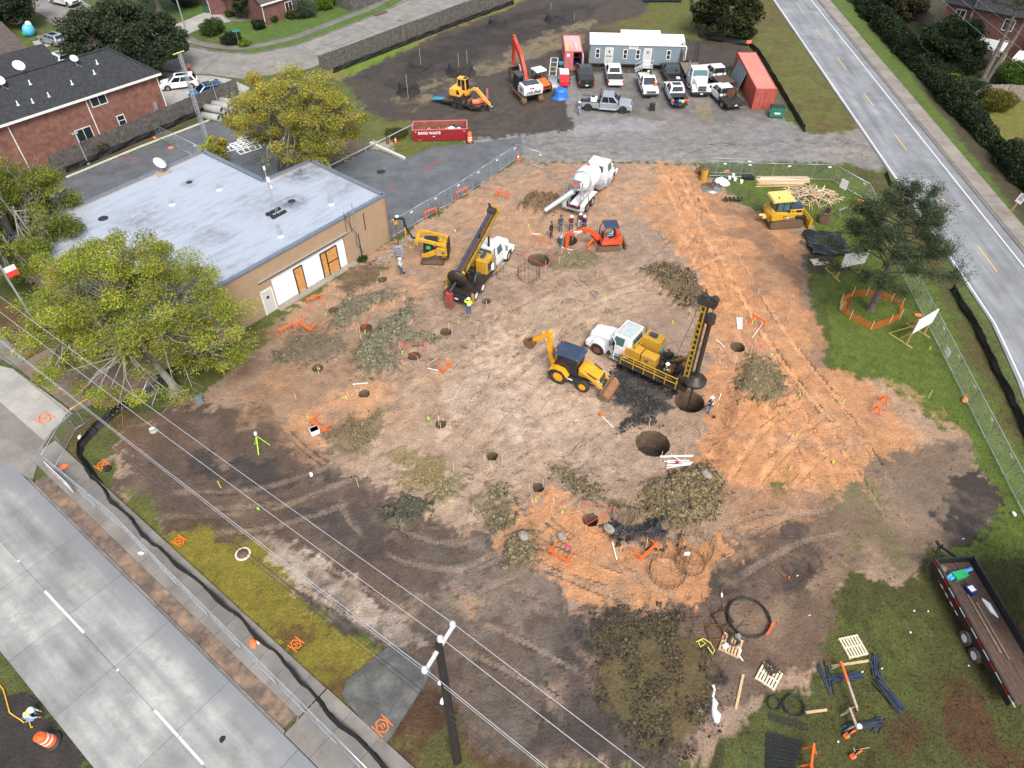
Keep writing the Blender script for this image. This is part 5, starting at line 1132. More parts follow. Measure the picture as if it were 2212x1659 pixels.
def chain_mesh(L_,h):
 mb=MB('galv');r=.0022;s=.15
 n=int((L_+h)/s)
 for k in range(n):
  for sg in(1,-1):
   x0=k*s-h;x1=k*s;z0,z1=0,h
   if x0<0:z0=-x0;x0=0
   if x1>L_:z1=h-(x1-L_);x1=L_
   if x0>=L_ or z1<=z0:continue
   a,b=(x0,0,z0),(x1,0,z1)
   if sg<0:a,b=(L_-x0,0,z0),(L_-x1,0,z1)
   mb.cyl(a,b,r,n=3,caps=False)
 return mb.mesh('chain_link')
PANELS={}
def fence_panel(p,q,label,h=1.85,foot=True,group='temporary chain link fence panels',tag=True,mid=True,gap=.15,feet=False):
 a,b=at(*p),at(*q);L_=round((b-a).length,1);ang=heading(a,b);key=(L_,h)
 t=thing('chain_link_fence',label,'fence panel',a+Vec((0,0,.02)),ang,group)
 if key not in PANELS:
  fr=MB('galv');r=.028
  fr.tu([(0,0,gap),(0,0,h),(L_,0,h),(L_,0,gap)],r,None,6,True)
  if mid:fr.cyl((L_/2,0,gap),(L_/2,0,h),.022,n=6)
  ft=MB('galv')
  for x in(.02,L_-.02):ft.cyl((x,0,0),(x,0,gap+.1),.022,n=6)
  cm=chain_mesh(L_,h-gap);cm.transform(MTr((0,0,gap)))
  PANELS[key]=(fr.mesh('frame'),cm,ft.mesh('peg'))
 fr,cm,ft=PANELS[key]
 put('frame',fr,t);put('chain_link',cm,t);put('peg',ft,t)
 if feet:
  fb=MB('galv');sq=random.random()<.5
  pts=[(-.12,-.55,.04),(.12,-.55,.04),(.2,-.4,.04),(.2,.4,.04),(.12,.55,.04),(-.12,.55,.04),(-.2,.4,.04),(-.2,-.4,.04)]if feet==1 else[(-.2,-.5,.04),(.2,-.5,.04),(.2,.5,.04),(-.2,.5,.04)]
  put('base_frame',fb.tu(pts,.024,None,6,True).mesh('base_frame'),t,0,(L_,0,0))
 if tag:put('label_plate',MB('whites').b(L_-.75,L_-.4,-.045,-.03,h-.32,h-.18).mesh('label_plate'),t)
 return t
ORD='first second third fourth fifth sixth seventh eighth ninth tenth eleventh twelfth thirteenth fourteenth fifteenth sixteenth seventeenth eighteenth'.split()
def fence_run(pts,desc,step=3.0,**k):
 w_=[Vec(G(*p))for p in pts];n=0
 for a,b in zip(w_,w_[1:]):
  m=max(1,round((b-a).length/step))
  for i in range(m):
   pa,pb=a.lerp(b,i/m),a.lerp(b,(i+1)/m);n+=1
   fence_panel(PX(pa.x,pa.y),PX(pb.x,pb.y),ORD[n-1]+' '+desc,**k)
fence_run([(848,512),(1000,425),(1118,345)],'chain link panel from the tan building corner, along the asphalt lot',3.2)
fence_panel((1118,345),(1176,367),'chain link panel turning into the site at the corner beside the orange cone')
fence_run([(1517,381),(1624,386),(1795,391)],'chain link panel from the augers, along the haul road',3.4)
fence_panel((1520,375),(1624,378),'chain link panel standing doubled before the haul road run by the augers')
fence_run([(1795,391),(1866,432),(2212,1118),(2240,1180)],'chain link panel from the haul road, down the long grass run',3.4)
fence_run([(115,1018),(265,1142),(385,1265),(600,1480),(730,1610),(830,1712)],'chain link panel from the banner, along the near sidewalk',3.1,feet=1,tag=False)
fence_panel((115,1018),(165,930),'chain link panel on the grass wedge by the driveway, outer side',1.85,tag=False)
fence_panel((165,930),(205,905),'short chain link panel joining the grass wedge panels',1.85,tag=False)
fence_panel((330,880),(360,800),'chain link panel leaning behind the large tree trunk by the tan wall')
fence_panel((341,300),(437,348),'chain link panel across the asphalt lot near the antenna tower',feet=2)
# ---------------- vehicles ----------------
WHEELS={}
def wheel(t,x,y,r=.4,w=.27,rim='steel',tyre='rubber',dish_=.0,z=None):
 key=(r,w,rim,tyre)
 if key not in WHEELS:
  M=MRo(R(90),4,'X');ri=r*.58
  ty=MB(tyre).la([(ri,-w*.42),(r*.9,-w*.5),(r,-w*.38),(r,w*.38),(r*.9,w*.5),(ri,w*.42)],None,24,M,True,True)
  n=22
  for k in range(n):a=2*PI*k/n;ty.box((r*1.0*cos(a),0,r*1.0*sin(a)),(r*.05,w*.8,r*.11),rot=MRo(-a,4,'Y'))
  rm=MB(rim).la([(ri,-w*.40),(ri*.86,-w*.36),(ri*.80,-w*.12),(ri*.3,-w*.14),(0,-w*.14)],None,20,M).la([(ri,w*.40),(ri*.86,w*.36),(ri*.80,w*.12),(ri*.3,w*.14),(0,w*.14)],None,20,M)
  for sg in(-1,1):
   for k in range(5):a=2*PI*k/5;rm.cyl((ri*.5*cos(a),sg*w*.13,ri*.5*sin(a)),(ri*.5*cos(a),sg*w*.20,ri*.5*sin(a)),ri*.12,'blackp',n=6)
   rm.cyl((0,sg*w*.13,0),(0,sg*w*.3,0),ri*.2,n=8)
  WHEELS[key]=(ty.mesh('wheel'),rm.mesh('rim'))
 a,b=WHEELS[key];o=put('wheel',a,t,0,(x,y,r if z is None else z));put('rim',b,o);return o
def arc(cx,cz,r,a0,a1,n=9):return[(cx+r*cos(R(a0+(a1-a0)*i/n)),cz+r*sin(R(a0+(a1-a0)*i/n)))for i in range(n+1)]
def side_glass(mb,pts,y,mat='carg',th=.012):
 s=1 if y>0 else-1;n=len(pts)
 mb.pr(pts,y,y+s*th,mat)
def frustum_cab(t,name,x0,x1,z0,xr0,xr1,z1,w0,w1,paint,glass='carg',bev=.05):
 """cab greenhouse: lower rectangle x0..x1 at z0, roof xr0..xr1 at z1, half widths w0, w1; glass set proud in each face"""
 lo=[Vec((x0,-w0,z0)),Vec((x1,-w0,z0)),Vec((x1,w0,z0)),Vec((x0,w0,z0))];hi=[Vec((xr0,-w1,z1)),Vec((xr1,-w1,z1)),Vec((xr1,w1,z1)),Vec((xr0,w1,z1))]
 MB(paint).lo([lo,hi]).mk(name,t,bev)
 def face(nm,a,b,c,d,u0,u1,v0,v1):
  P=lambda u,v:(a*(1-u)+b*u)*(1-v)+(d*(1-u)+c*u)*v
  MB(glass).qu(P(u0,v0),P(u1,v0),P(u1,v1),P(u0,v1),None,.012).mk(nm,t)
 return face,lo,hi
def plate(t,x,z,mat='license'):MB(mat).b(x-.01,x+.01,-.17,.17,z-.08,z+.08).mk('licence_plate',t)
def pickup(label,p,rz,paint,L_=5.9,W=1.0,H=1.92,bed='open',crew=True,group='pickup trucks parked on the gravel yard',rim='steel',name='pickup_truck',bumper='blackp',grille='blackp',dually=False,lift=0,flat=False,sunroof=False,tyre='rubber',cat='pickup truck'):
 t=thing(name,label,cat,p,rz,group);xf=L_/2;xb=-L_/2;rw=.41;zl=.42+lift;zb=1.10+lift;zh=1.12+lift
 ax_f=xf-.98;ax_r=xb+1.18
 cab1=xf-1.55;cab0=cab1-(2.35 if crew else 1.75);bedx=cab0-.06
 hood=[(xf-.04,zl+.05),(xf,.75+lift),(xf-.06,zh-.08),(xf-.28,zh),(cab1-.05,zh+.07),(cab0,zb+.06),(cab0,zl)]+[(ax_f-.56,zl)]+arc(ax_f,.44+lift,.50,172,8)+[(ax_f+.56,zl)]
 MB(paint).pr(hood,-W,W).mk('body',t,.05)
 MB('blackp').b(xb+.2,xf-.3,-W*.7,W*.7,.35+lift,.62+lift).mk('chassis',t)
 face,lo,hi=frustum_cab(t,'cab',cab0+.02,cab1+.12,zb+.04,cab0+.28,cab1-.72,H+lift,W*.97,W*.80,paint)
 face('windscreen',lo[1],lo[2],hi[2],hi[1],.06,.94,.10,.93);face('rear_window',lo[3],lo[0],hi[0],hi[3],.12,.88,.18,.86)
 for nm,a,b,c,d,m in(('side_window',lo[0],lo[1],hi[1],hi[0],0),('side_window',lo[2],lo[3],hi[3],hi[2],1)):
  for u0,u1 in(((.07,.46),(.50,.90))if crew else((.15,.88),)):
   if m:u0,u1=1-u1,1-u0
   face(nm,a,b,c,d,u0,u1,.10,.86)
 for s in(-1,1):
  MB('blackp').box((cab1+.0,s*(W+.16),zb+.22),(.16,.26,.22)).mk('mirror',t,.03)
  MB('lamp_clear').b(xf-.12,xf+.012,s*W*.93-(.32 if s>0 else 0),s*W*.93+(0 if s>0 else.32),.78+lift,1.0+lift).mk('headlight',t,.02)
  for x in((cab0+.5,cab0+1.5)if crew else(cab0+.6,)):MB(bumper).b(x-.09,x+.09,s*W-.01 if s>0 else s*W-.025,s*W+.025 if s>0 else s*W+.01,zb-.10,zb-.06).mk('door_handle',t)
  MB('alum' if rim=='blackp' else 'blackp').b(cab0-.1,cab1-.2,s*(W+.03)-.09,s*(W+.03)+.09,.40+lift,.46+lift).mk('running_board',t)
  for x in(ax_f,ax_r):wheel(t,x,s*(W-.17),rw,.28,rim,tyre)
  if dually:wheel(t,ax_r,s*(W+.1),rw,.25,rim,tyre)
 MB(grille).b(xf-.05,xf+.015,-W*.60,W*.60,.72+lift,1.02+lift).mk('grille',t,.02)
 for k in range(3):MB('steel').b(xf+.01,xf+.03,-W*.56,W*.56,.77+lift+k*.09,.80+lift+k*.09).mk('grille_bar',t)
 MB(bumper).b(xf-.08,xf+.12,-W*.99,W*.99,.42+lift,.66+lift).mk('bumper',t,.04)
 if sunroof:MB('carg').b(cab0+.55,cab1-.95,-.55,.55,H+lift+.002,H+lift+.015).mk('sunroof',t)
 else:MB(paint).b(cab0+.42,cab0+.5,-.25,.25,H+lift-.02,H+lift+.03).b(cab1-.9,cab1-.86,-.06,.06,H+lift,H+lift+.06).mk('roof_light',t)
 if flat:
  z=.98+lift
  MB('deck_wood' if flat=='wood' else 'dksteel').b(xb-.25,bedx-.05,-1.12,1.12,z-.02,z+.03).mk('deck',t)
  fr=MB('blackp')
  for s in(-1,1):fr.b(xb-.27,bedx-.05,s*1.15-.05,s*1.15+.05,z-.22,z+.05)
  fr.b(xb-.3,xb-.24,-1.2,1.2,z-.32,z+.06);fr.b(xb,bedx,-.5,.5,.5,z-.02);fr.mk('deck_frame',t)
  hb=MB('blackp')
  for y in(-1.05,-.5,.5,1.05):hb.b(bedx-.04,bedx+.03,y-.04,y+.04,z,z+.95)
  hb.b(bedx-.04,bedx+.03,-1.1,1.1,z+.9,z+.98).b(bedx-.04,bedx+.03,-1.1,1.1,z+.4,z+.46)
  for k in range(6):hb.b(bedx-.03,bedx+.0,-1.0,1.0,z+.50+k*.065,z+.53+k*.065)
  hb.mk('headboard',t)
  for s in(-1,1):MB('redrefl').b(xb-.315,xb-.295,s*.9-.1,s*.9+.1,z-.2,z-.1).mk('tail_light',t)
  plate(t,xb-.32,z-.15);return t,bedx,xb,z
 zb2=zb+.02;bf=.72+lift
 for s in(-1,1):
  prof=[(xb+.02,zl+.1),(xb+.02,zb2),(bedx,zb2),(bedx,zl)]+[(ax_r+.58,zl)]+arc(ax_r,.44+lift,.52,8,172)+[(ax_r-.58,zl+.05)]
  MB(paint).pr(prof,s*W,s*(W-.14)).mk('bed_side',t,.03)
  MB('blackp').b(xb+.05,bedx-.02,s*(W-.08)-.08,s*(W-.08)+.08,zb2,zb2+.025).mk('bed_rail_cap',t)
  MB('redrefl').b(xb-.012,xb+.16,s*(W-.055)-.07,s*(W-.055)+.07,zb-.42,zb-.06).mk('tail_light',t,.02)
 MB('blackp').b(xb+.05,bedx,-W+.13,W-.13,bf-.05,bf).b(bedx-.08,bedx,-W+.1,W-.1,bf,zb2).mk('bed_floor',t)
 if bed!='tail_down':MB(paint).b(xb-.01,xb+.08,-W+.14,W-.14,.62+lift,zb2).mk('tailgate',t,.03)
 else:MB('blackp').b(xb-.5,xb+.05,-W+.14,W-.14,bf-.06,bf+.02).mk('tailgate',t,.02)
 if bed!='tail_down':MB('inkb' if paint!='black_paint' else 'steel').b(xb-.022,xb-.012,-.12,.12,.92+lift,.97+lift).mk('tailgate_badge',t)
 MB(bumper if bumper!='blackp' else 'blackp').b(xb-.16,xb+.05,-W*.97,W*.97,.44+lift,.62+lift).mk('bumper',t,.03);plate(t,xb-.17,.55+lift)
 if bed in('cover','tail_down'):MB('blackp').b(xb+(.06 if bed=='cover' else.7),bedx-.04,-W+.08,W-.08,zb2+.026,zb2+.06).mk('bed_cover',t,.02)
 return t,bedx,xb,bf
def pick_at(u,v,*_):return at(u,v,0)
UPR=R(90)
def vloc(px,dx,rz):
 """ground point shifted back from a seen bumper point to the vehicle centre"""
 p=at(*px);return Vec((p.x+dx*cos(rz),p.y+dx*sin(rz),.0))
def veh(px,off,rzdeg):rz=R(rzdeg);return vloc(px,off,rz),rz
p,rz=veh((1267,193),3.0,91);pickup('black crew cab pickup parked nose-in beside the small red container',p,rz,'black_paint',bed='cover')
p,rz=veh((1329,191),3.0,90);pickup('white crew cab pickup with a grey bed cover, nose towards the office trailer',p,rz,'whitep',bed='cover',bumper='whitep')
p,rz=veh((1405,214),-2.9,-88);tk,bx,xb_,bf=pickup('white single cab pickup with orange cone on its hood, facing the camera',p,rz,'whitep',L_=5.8,crew=False)
MB('navy').b(xb_+.2,bx-.1,.55,.8,bf,bf+.75).mk('tool_chest',tk)
for x,y,m in((-2.2,-.5,'white_plastic'),(-1.2,-.3,'whites'),(-.9,.3,'oldwood')):put('bed_cargo',MB(m).b(-.3,.3,-.25,.25,0,.45).mesh('bed_cargo'),None,.03,tk.matrix_basis@Vec((x,y,bf)),rz,label={'white_plastic':'white plastic tote at the tail of the single cab pickup bed','whites':'white box near the cab in the single cab pickup bed','oldwood':'brown box beside the blue chest in the single cab pickup bed'}[m],cat='box')
def cone(label,p,h=.75,group='orange traffic cones',tilt=None):
 t=thing('traffic_cone',label,'traffic cone',p,0,group)
 MB('orng').la([(.15*h/.75+.04,.02),(.045,h*.93),(.03,h)],None,14).mk('cone',t);MB('blackp').b(-.19,.19,-.19,.19,0,.035).mk('base',t)
 MB('whites').la([(.118*h/.75,h*.5),(.088*h/.75,h*.68)],None,14).mk('band',t);return t
cone('orange cone standing on the hood of the white single cab pickup',tk.matrix_basis@Vec((1.55,.72,1.19)),.95)
p,rz=veh((1459,190),3.0,93);tk,bx,xb_,bf=pickup('dark green pickup with tools in its bed, between the trailer and the white truck',p,rz,'dark_green_paint',bed='open')
put('cooler',MB('whites').b(-.3,.3,-.22,.22,0,.36).b(-.32,.32,-.24,.24,.3,.38).mesh('cooler'),None,.02,tk.matrix_basis@Vec((-2.3,-.35,bf)),rz,label='white cooler in the bed of the dark green pickup',cat='cooler')
put('tool_box',MB('blackp').b(-.25,.25,-.8,.8,0,.45).mesh('tool_box'),None,.03,tk.matrix_basis@Vec((-.95,0,bf)),rz,label='black tool box across the bed of the dark green pickup',cat='tool box')
p,rz=veh((1469,237),3.3,93);tk,bx,xb_,bf=pickup('white pickup with a sunroof, black bed cover and dropped tailgate',p,rz,'whitep',bed='tail_down',sunroof=True,L_=6.0)
for x,y,m,lb in((-2.75,.35,'navy','blue bin at the open tail of the sunroof pickup'),(-2.8,-.3,'rope_yellow','yellow pad at the open tail of the sunroof pickup'),(-2.55,-.65,'orng','orange tool at the open tail of the sunroof pickup'),(-2.6,.0,'sky_blue','bright blue bag at the open tail of the sunroof pickup')):put('bed_cargo',MB(m).b(-.2,.2,-.16,.16,0,.22).mesh('bed_cargo'),None,.03,tk.matrix_basis@Vec((x,y,bf+.02)),rz,label=lb,cat='cargo')
rz=R(-10.5);p=(at(1278,240)+at(1334,246))/2+Vec((.12,.95,0));p.z=0
tk,bx,xb_,bf=pickup('silver crew cab long bed pickup parked crosswise by the puddle',p,rz,'silver_paint',L_=6.5,W=1.04,H=1.98,rim='blackp',bumper='silver_paint',tyre='rubber',lift=.04)
tt=thing('transfer_tank','white transfer tank with a pump in the silver pickup bed','tank',tk.matrix_basis@Vec((bx-.75,.1,bf)),rz)
MB('whites').b(-.4,.4,-.5,.5,0,.62).mk('tank',tt,.05);MB('blackp').cyl((0,0,.62),(0,0,.85),.09).b(-.3,-.1,-.1,.1,.62,.78).mk('pump',tt)
put('fuel_can',MB('bright_red').b(-.12,.12,-.1,.1,0,.3).cyl((0,0,.3),(.05,0,.4),.03,n=6).mesh('fuel_can'),None,.02,tk.matrix_basis@Vec((bx-.25,-.7,bf)),rz,label='red fuel can at the front of the silver pickup bed',cat='fuel can')
MB('blackp').cyl((bx+.02,-.85,1.1),(bx+.0,-.85,2.3),.05).cyl((bx+.02,.85,1.1),(bx+.0,.85,2.3),.05).mk('exhaust_stack',tk)
p,rz=veh((1585,240),3.2,104);tk,bx,xb_,zd=pickup('white flatbed pickup carrying a dark cable reel, beside the large container',p,rz,'whitep',L_=6.3,flat='steel',dually=True)
r_=thing('cable_reel','dark steel cable reel lying on the flatbed beside the large container','reel',tk.matrix_basis@Vec((-1.35,-.35,zd+.58)),rz+.5)
mb=MB('rust');M_=MRo(R(90),4,'X')
for y in(-.35,.35):mb.cyl((0,y-.03,0),(0,y+.03,0),.56,n=20)
mb.mk('flange',r_);MB('greasy').cyl((0,-.32,0),(0,.32,0),.46,n=18).mk('cable_winding',r_)
p,rz=veh((1567,194),3.1,103);pickup('white crew cab flatbed with a wooden deck, left of the large container',p,rz,'whitep',L_=6.4,flat='wood',dually=True)

def suv(label,p,rz,paint,L_=4.7,W=.93,H=1.68,rack=False,group=None,name='parked_car',hatch=True):
 t=thing(name,label,'car',p,rz,group);xf,xb=L_/2,-L_/2;af,ar=xf-.88,xb+.92
 prof=[(xf-.1,.3),(xf,.55),(xf-.08,.82),(xf-.35,.93),(xf-1.25,1.02),(xb+.12,1.05),(xb,.8),(xb+.05,.35)]+[(ar-.46,.3)]+arc(ar,.36,.42,188,0)[::1]+[(af-.46,.3)]+arc(af,.36,.42,180,0)
 MB(paint).pr(prof,-W,W).mk('body',t,.07)
 face,lo,hi=frustum_cab(t,'cab',xb+.12,xf-1.05,1.0,xb+.55,xf-1.95,H,W*.96,W*.74,paint,bev=.07)
 face('windscreen',lo[1],lo[2],hi[2],hi[1],.06,.94,.08,.95);face('rear_window',lo[3],lo[0],hi[0],hi[3],.1,.9,.2,.88)
 for a,b,c,d,m in((lo[0],lo[1],hi[1],hi[0],0),(lo[2],lo[3],hi[3],hi[2],1)):
  for u0,u1 in((.06,.28),(.31,.58),(.61,.92)):
   if m:u0,u1=1-u1,1-u0
   face('side_window',a,b,c,d,u0,u1,.10,.84)
 for s in(-1,1):
  MB(paint).box((xf-1.35,s*(W+.1),1.05),(.14,.2,.14)).mk('mirror',t,.03);MB('lamp_clear').box((xf-.12,s*W*.75,.78),(.24,.3,.16)).mk('headlight',t,.02)
  MB('redrefl').box((xb+.08,s*W*.8,.9),(.16,.26,.2)).mk('tail_light',t,.02)
  for x in(af,ar):wheel(t,x,s*(W-.12),.36,.23,'steel')
 MB('blackp').b(xf-.06,xf+.01,-.45,.45,.5,.72).mk('grille',t,.02);plate(t,xf+.015,.45);MB('carg').b(xb+1.1,xf-2.2,-.4,.4,H+.002,H+.012).mk('sunroof',t)
 if rack:
  for s in(-1,1):MB('blackp').b(xb+.7,xf-2.1,s*.6-.03,s*.6+.03,H,H+.09).mk('roof_rail',t)
  for x in(xb+.9,xf-2.3):MB('blackp').b(x-.04,x+.04,-.62,.62,H+.08,H+.12).mk('cross_bar',t)
 return t
suv('white sport utility car with sunroof on the brick house driveway',G(388,193)+Vec((0,.6,0)),R(196),'whitep',4.8)
suv('blue wagon with roof bars behind the board fence',G(450,212)+Vec((0,.5,0)),R(214),'blue_paint',4.8,H=1.62,rack=True)
suv('white car half hidden under the broad dark oak',G(133,136),R(140),'whitep',4.6,H=1.5)
suv('dark car parked under the corner oak at the top left',G(47,32),R(150),'dark_green_paint',4.7,H=1.6)
pickup('white pickup parked on the suburban street at the top left',G(142,10),R(-28),'whitep',group=None)
suv('pale car glimpsed through the broad dark oak',G(118,94),R(150),'silver_paint',4.6,H=1.5)

def heavy_front(t,xf,paint='whitep',roof=None,W=1.22,door_open=False,zr=2.85,grille_txt=None,fend='dirty_white',stack=True,hoodL=2.1,cabL=1.75,mir=True):
 ch=xf-hoodL;c0=ch-cabL
 
 rings=[]
 for x,w_,z0,z1 in((xf,.62,.75,1.55),(xf-.15,.68,.7,1.68),(xf-1.0,.74,.7,1.88),(ch+.05,.88,.7,2.02)):
  rings.append([Vec((x,-w_,z0)),Vec((x,-w_,z1-.18)),Vec((x,-w_*.72,z1)),Vec((x,w_*.72,z1)),Vec((x,w_,z1-.18)),Vec((x,w_,z0))])
 MB(paint).lo(rings).mk('hood',t,.06)
 for s in(-1,1):
  fe=MB(paint);prof=arc(xf-1.05,.55,.78,0,180,12)+arc(xf-1.05,.55,.62,180,0,12)
  fe.pr(prof,s*.62,s*W,None);fe.b(xf-.3,xf+.03,s*.95-.28,s*.95+.28,.62,1.12);fe.mk('fender',t,.05)
  MB('lamp_clear').b(xf+.01,xf+.05,s*.92-.2,s*.92+.2,.82,1.05).mk('headlight',t)
  wheel(t,xf-1.05,s*(W-.2),.52,.30,'alum' if not door_open else 'rust')
  if mir:
   MB('steel').b(ch-.25,ch-.12,s*(W+.28)-.1,s*(W+.28)+.1,1.9,2.45).cyl((ch-.1,s*(W-.1),2.4),(ch-.18,s*(W+.28),2.4),.02).mk('mirror',t)
  MB('galv').b(c0+.2,ch-.1,s*(W-.1)-.16,s*(W-.1)+.16,.45,.52).b(c0+.1,ch-.2,s*(W-.2)-.16,s*(W-.2)+.16,.82,.9).mk('step',t)
  MB('alum').cyl((c0-.55,s*.95,.75),(c0+.45,s*.95,.75),.30,n=14).mk('fuel_tank',t)
 face,lo,hi=frustum_cab(t,'cab',c0,ch+.1,1.78,c0+.04,ch-.22,zr,W*.90,W*.82,paint,'cabg',.09)
 MB(paint).b(c0,ch+.08,-W*.90,W*.90,.95,1.80).mk('cab_lower',t,.06)
 if roof:MB(roof).b(c0+.12,ch-.35,-W*.72,W*.72,zr+.002,zr+.05).mk('roof_cap',t,.04)
 face('windscreen',lo[1],lo[2],hi[2],hi[1],.05,.95,.16,.92);face('rear_window',lo[3],lo[0],hi[0],hi[3],.15,.85,.25,.80)
 face('side_window',lo[0],lo[1],hi[1],hi[0],.35,.86,.12,.84);face('side_window',lo[2],lo[3],hi[3],hi[2],.14,.65,.12,.84)
 MB('blackp').b(xf-.02,xf+.035,-.52,.52,.85,1.5).mk('grille',t,.03)
 g=[o for o in t.children if o.name.startswith('grille')][0]
 for k in range(5):MB('steel').b(xf+.03,xf+.05,-.48,.48,.95+k*.11,.97+k*.11).mk('grille_bar',g)
 if grille_txt:text(grille_txt,.2,'steel','lettering',t,frame_m((xf+.055,0,1.2),(0,1,0),(0,0,1)),.01,1.3)
 MB('blackp').b(xf-.05,xf+.16,-W,W,.42,.78).mk('bumper',t,.05);plate(t,xf+.17,.58)
 for k in(-1,0,1):MB('orng').b(ch-.45,ch-.35,k*.2-.05,k*.2+.05,zr,zr+.06).mk('marker_light',t)
 if stack:MB('steel').cyl((c0-.2,-W+.05,.9),(c0-.2,-W+.05,2.3),.13).cyl((c0-.2,-W+.05,2.3),(c0-.2,-W+.05,3.2),.06).mk('exhaust_stack',t)
 return c0,ch
def tandem(t,xs,W=1.22,r=.5,rim='alum',tyre='rubber'):
 for x in xs:
  for s in(-1,1):wheel(t,x,s*(W-.18),r,.32,rim,tyre);wheel(t,x,s*(W-.56),r,.30,rim,tyre)
 MB('dksteel').cyl((xs[0],-W+.4,r),(xs[0],W-.4,r),.1).cyl((xs[-1],-W+.4,r),(xs[-1],W-.4,r),.1).mk('axle',t)

p,rz=veh((1514,213),-4.4,-89);t=thing('flatbed_truck','white heavy flatbed truck facing the camera with two black ramps raised behind','truck',p,rz)
c0,ch=heavy_front(t,4.2,zr=2.75,grille_txt='MACK');MB('dksteel').b(-4.2,3.6,-.42,.42,.75,1.0).mk('frame_rail',t);tandem(t,(-2.2,-3.4))
MB('old_plank').b(-4.6,c0-.25,-1.25,1.25,1.12,1.18).mk('deck',t);MB('dksteel').b(-4.65,c0-.2,-1.3,-1.25,.95,1.2).b(-4.65,c0-.2,1.25,1.3,.95,1.2).b(-4.7,-4.62,-1.3,1.3,.8,1.2).mk('deck_frame',t)
for y in(-.95,.95):
 rp_=MB('blackp')
 for s in(-.28,.28):rp_.be((-4.7,y+s,1.1),(-5.3,y+s,3.5),.09,.14)
 for k in range(11):f=k/10;rp_.be((-4.7-.6*f,y-.28,1.1+2.4*f),(-4.7-.6*f,y+.28,1.1+2.4*f),.05,.10)
 rp_.mk('loading_ramp',t)

rzm=R(62);pm_=(at(1222,462)+at(1272,464))/2;pm_=at(1258,468);pm_=Vec((pm_.x,pm_.y,0))
fwd=Vec((cos(rzm),sin(rzm),0));lft=Vec((-fwd.y,fwd.x,0))
t=thing('concrete_mixer','white concrete mixer truck pouring by its chute at the near pit','concrete mixer',pm_+fwd*4.4+lft*1.1,rzm)
c0,ch=heavy_front(t,4.6,zr=2.9,stack=False,hoodL=1.55,cabL=1.75);tandem(t,(-2.0,-3.3));MB('whitep').b(-4.3,3.2,-.42,.42,.75,1.05).mk('frame_rail',t)
ax0,ax1=Vec((-3.9,0,2.95)),Vec((1.05,0,2.25));ddir=(ax1-ax0).normalized();M_=MTr(ax0)@ddir.to_track_quat('Z','Y').to_matrix().to_4x4()
L_=(ax1-ax0).length
pm('mixer_drum',(.74,.75,.76),.4,var=.05,dirt=(.5,.48,.46),damt=.3)
MB('mixer_drum').la([(.0,.02),(.50,.02),(.55,.1),(.62,.35),(.98,1.35),(1.02,1.45),(1.16,2.0),(1.17,3.3),(1.0,4.1),(.75,4.7),(.0,4.75)],None,28,M_).mk('drum',t)
MB('galv').la([(.97,1.15),(1.03,1.17),(1.06,1.42),(1.0,1.45)],None,28,M_).mk('drum_ring',t)
MB('blackp').la([(.44,-.01),(.46,.025),(0,.03)],None,18,M_).mk('drum_mouth',t)
em=MB('string_red').la([(.0,0),(.16,0),(.16,.02),(0,.02)],None,10,frame_m((-.9,0.05,3.80),(1,0,0),(0,1,0)));em.mk('drum_emblem',t)
hp=MB('galv');hp.qu((-4.25,-.55,3.75),(-3.75,-.5,3.45),(-3.75,.5,3.45),(-4.25,.55,3.75),None,.05);hp.qu((-4.3,-.55,3.75),(-4.05,-.2,2.55),(-4.05,.2,2.55),(-4.3,.55,3.75),None,.05)
for s in(-1,1):hp.qu((-4.3,s*.55,3.75),(-3.75,s*.5,3.45),(-3.9,s*.35,2.6),(-4.1,s*.2,2.55),None,.05);hp.be((-4.05,s*.62,.9),(-3.75,s*.62,3.3),.12,.14);hp.be((-3.2,s*.8,.9),(-3.95,s*.62,2.6),.08,.1)
hp.mk('hopper',t);MB('orng').b(-4.36,-4.33,-.3,.3,3.1,3.35).mk('hopper_sign',t)
chu=MB('galv');a,b=Vec((-4.15,.1,2.35)),Vec((-6.6,2.0,.95));d=(b-a).normalized();n=d.cross(Vec((0,0,1))).normalized();up=n.cross(d)
prof=[(-.30,.16),(-.26,.0),(-.13,-.12),(.13,-.12),(.26,0),(.30,.16),(.27,.16),(.23,.02),(.11,-.08),(-.11,-.08),(-.23,.02),(-.27,.16)]
chu.lo([[a+n*x*1.25+up*y for x,y in prof],[a.lerp(b,.5)+n*x*1.1+up*y for x,y in prof],[b+n*x*.95+up*y for x,y in prof]]);chu.mk('chute',t)
for s in(-1,1):
 f=MB('whitep');f.pr([(-4.4,.7),(-4.45,1.15),(-3.9,1.3),(-1.3,1.3),(-1.0,1.1),(-1.0,1.02),(-1.4,1.22),(-3.85,1.22),(-4.3,1.08),(-4.3,.7)],s*.78,s*1.24);f.mk('rear_fender',t)
 MB('bright_red').b(-4.5,-4.44,s*.45-.12,s*.45+.12,.92,1.06).mk('tail_light',t)
MB('galv').b(-4.6,-4.4,-1.2,1.2,.55,.7).b(-.2,.9,-1.2,-.7,.9,1.5).b(-.2,.9,.7,1.2,.9,1.5).mk('bumper_bar',t)
MB('blackp').b(-4.45,-4.38,-.5,.5,.72,1.0).mk('light_panel',t)
lad=MB('galv')
for y in(.85,1.2):lad.cyl((-4.3,y,.9),(-4.15,y,3.4),.025,n=6)
for k in range(8):lad.cyl((-4.28+.02*k,.85,1.0+.32*k),(-4.28+.02*k,1.2,1.0+.32*k),.018,n=5)
lad.mk('ladder',t)

